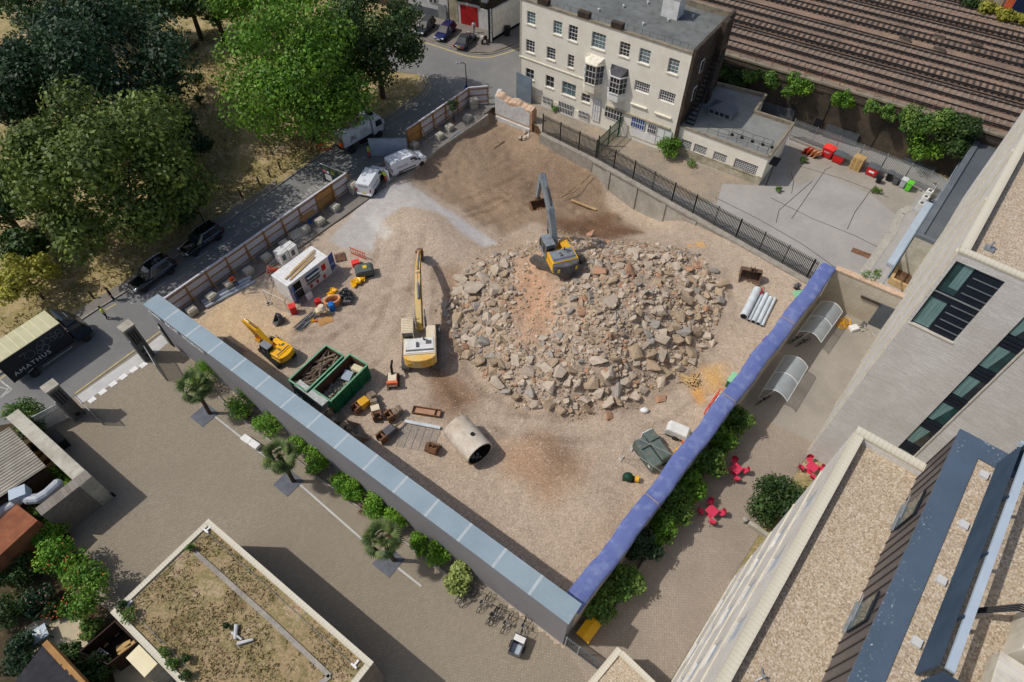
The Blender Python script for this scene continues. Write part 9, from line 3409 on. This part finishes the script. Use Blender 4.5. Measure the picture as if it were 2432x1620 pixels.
def cafe(px, py, rz, lab):
 p = P(px, py)
 t = thing('cafe_table', 'square red table ' + lab, 'table', p, rz, 'red courtyard tables')
 MB().bx(-.4,.4,-.4,.4,.72,.75).build('table_top', 'red_chair', t, bevel=.02)
 MB().tube((0,0,.02),(0,0,.72),.04).build('stem', 'red_chair', t)
 MB().bx(-.25,.25,-.25,.25,0,.03).build('foot', 'red_chair', t)
 for k, nm in enumerate(['wall side', 'upper side', 'building side', 'lower side']):
  a_ = rz + math.pi * .75 - k * math.pi / 2
  d = .78
  c = thing('cafe_chair', 'red chair ' + nm + ' at the table ' + lab, 'chair', (p.x + d * math.cos(a_), p.y + d * math.sin(a_),0), a_ + math.pi + rnd.uniform(-.4,.4), 'red courtyard chairs')
  MB().lathe([(.2,.43),(.25,.45),(.25,.47)],14).build('seat', 'red_chair', c)
  mb = MB()
  q_ = []
  for j in range(9):
   s_ = R_(110 + j * 17.5)
   q_.append((.25 * math.cos(s_),.25 * math.sin(s_)))
  for u_, v_ in zip(q_[:-1], q_[1:]):
   mb.add([(u_[0], u_[1],.47),(v_[0], v_[1],.47),(v_[0] * 1.15, v_[1] * 1.15,.82),(u_[0] * 1.15, u_[1] * 1.15,.82)],[(0,1,2,3),(3,2,1,0)])
  mb.build('backrest', 'red_chair', c)
  for x in (-.16,.16):
   for y in (-.16,.16):
    MB().tube((x * .9, y * .9,.43),(x * 1.2, y * 1.2,0),.018, n=5).build('leg', 'steel_dark', c)
cafe(1743,1122,.7, 'near the top of the wall planting')
cafe(1686,1222,.7, 'beside the middle of the planted wall')
cafe(1922,1118,.7, 'by the tall white block')
p = P(1766,1240)
t = thing('stone_bollard', 'short grey bollard at the planter corner', 'bollard', p)
MB().lathe([(.16,0),(.16,.5),(.2,.5),(.2,.62),(.1,.68)],14).build('post', 'concrete', t)
a, b = P(1342,1532), P(1432,1600)
t = thing('railing_fence', 'grey steel vertical bar fence at the bottom right corner of the forecourt', 'fence', a, ang(a, b))
L = (b - a).length
bar = MB().bx(-.03,.03,-.015,.015,.08,2.0).data('bar', 'membrane')
k = .08
while k < L:
 inst('bar', bar, t, (k, 0,0))
 k += .14
mb = MB()
for z in (.12,1.95):
 mb.bx(0, L, -.04,.04, z, z + .06)
mb.build('rail', 'membrane', t)
for k in (0,.33,1):
 MB().bx(L * k - .05, L * k + .05,-.05,.05,0,2.05).build('post', 'galvanised', t)
def b_rope(t):
 mb = MB()
 for k in range(16):
  c = Vector((rnd.uniform(-.5,.5), rnd.uniform(-.4,.4),.05))
  mb.path([tuple(c + Vector((.35 * math.cos(j * .7 + k),.35 * math.sin(j * .7 + k),.02 * (k % 4)))) for j in range(9)],.025,4)
 mb.build('net', 'yellow_bright', t)
simple('yellow_net', 'heap of yellow netting by the upper cycle shelter', 'net', 2002,768, b_rope, 0,0)
def b_box(m, sx, sy, sz):
 def f(t):
  MB().bx(-sx, sx, -sy, sy, 0, sz).build('body', m, t, bevel=.03)
  MB().bx(-sx * .8, sx * .8,-sy * .8, sy * .8, sz, sz + .02).build('lid', m, t)
 return f
simple('white_tub', 'white square tub next to the yellow netting', 'tub', 2026,782, b_box('white_paint', .4,.3,.35),.3,0)
simple('grey_rubble_bag', 'grey rubble bag below the white cross wall', 'bag', 2050,780, b_scrap('concrete_block'),.3,0)
for i, (a, b) in enumerate([(2066,790),(2082,797)]):
 p = P(a, b)
 mb = MB()
 mb.path([(-.25,-.35,.03),(.25,-.35,.03),(.25,.35,.03),(-.25,.35,.03)],.04,5, True)
 o = tag(mb.build('drain_frame', 'concrete'),['left', 'right'][i] + ' of two empty rectangular frames on the courtyard floor', 'frame')
 o.location = p
 o.rotation_euler = (0,0,.3)
simple('barrier_post', 'orange red plastic barrier standing in the cobbled lane', 'barrier', 1424,292, b_box('barrier_red', .12,.5,1.3),.4,0)
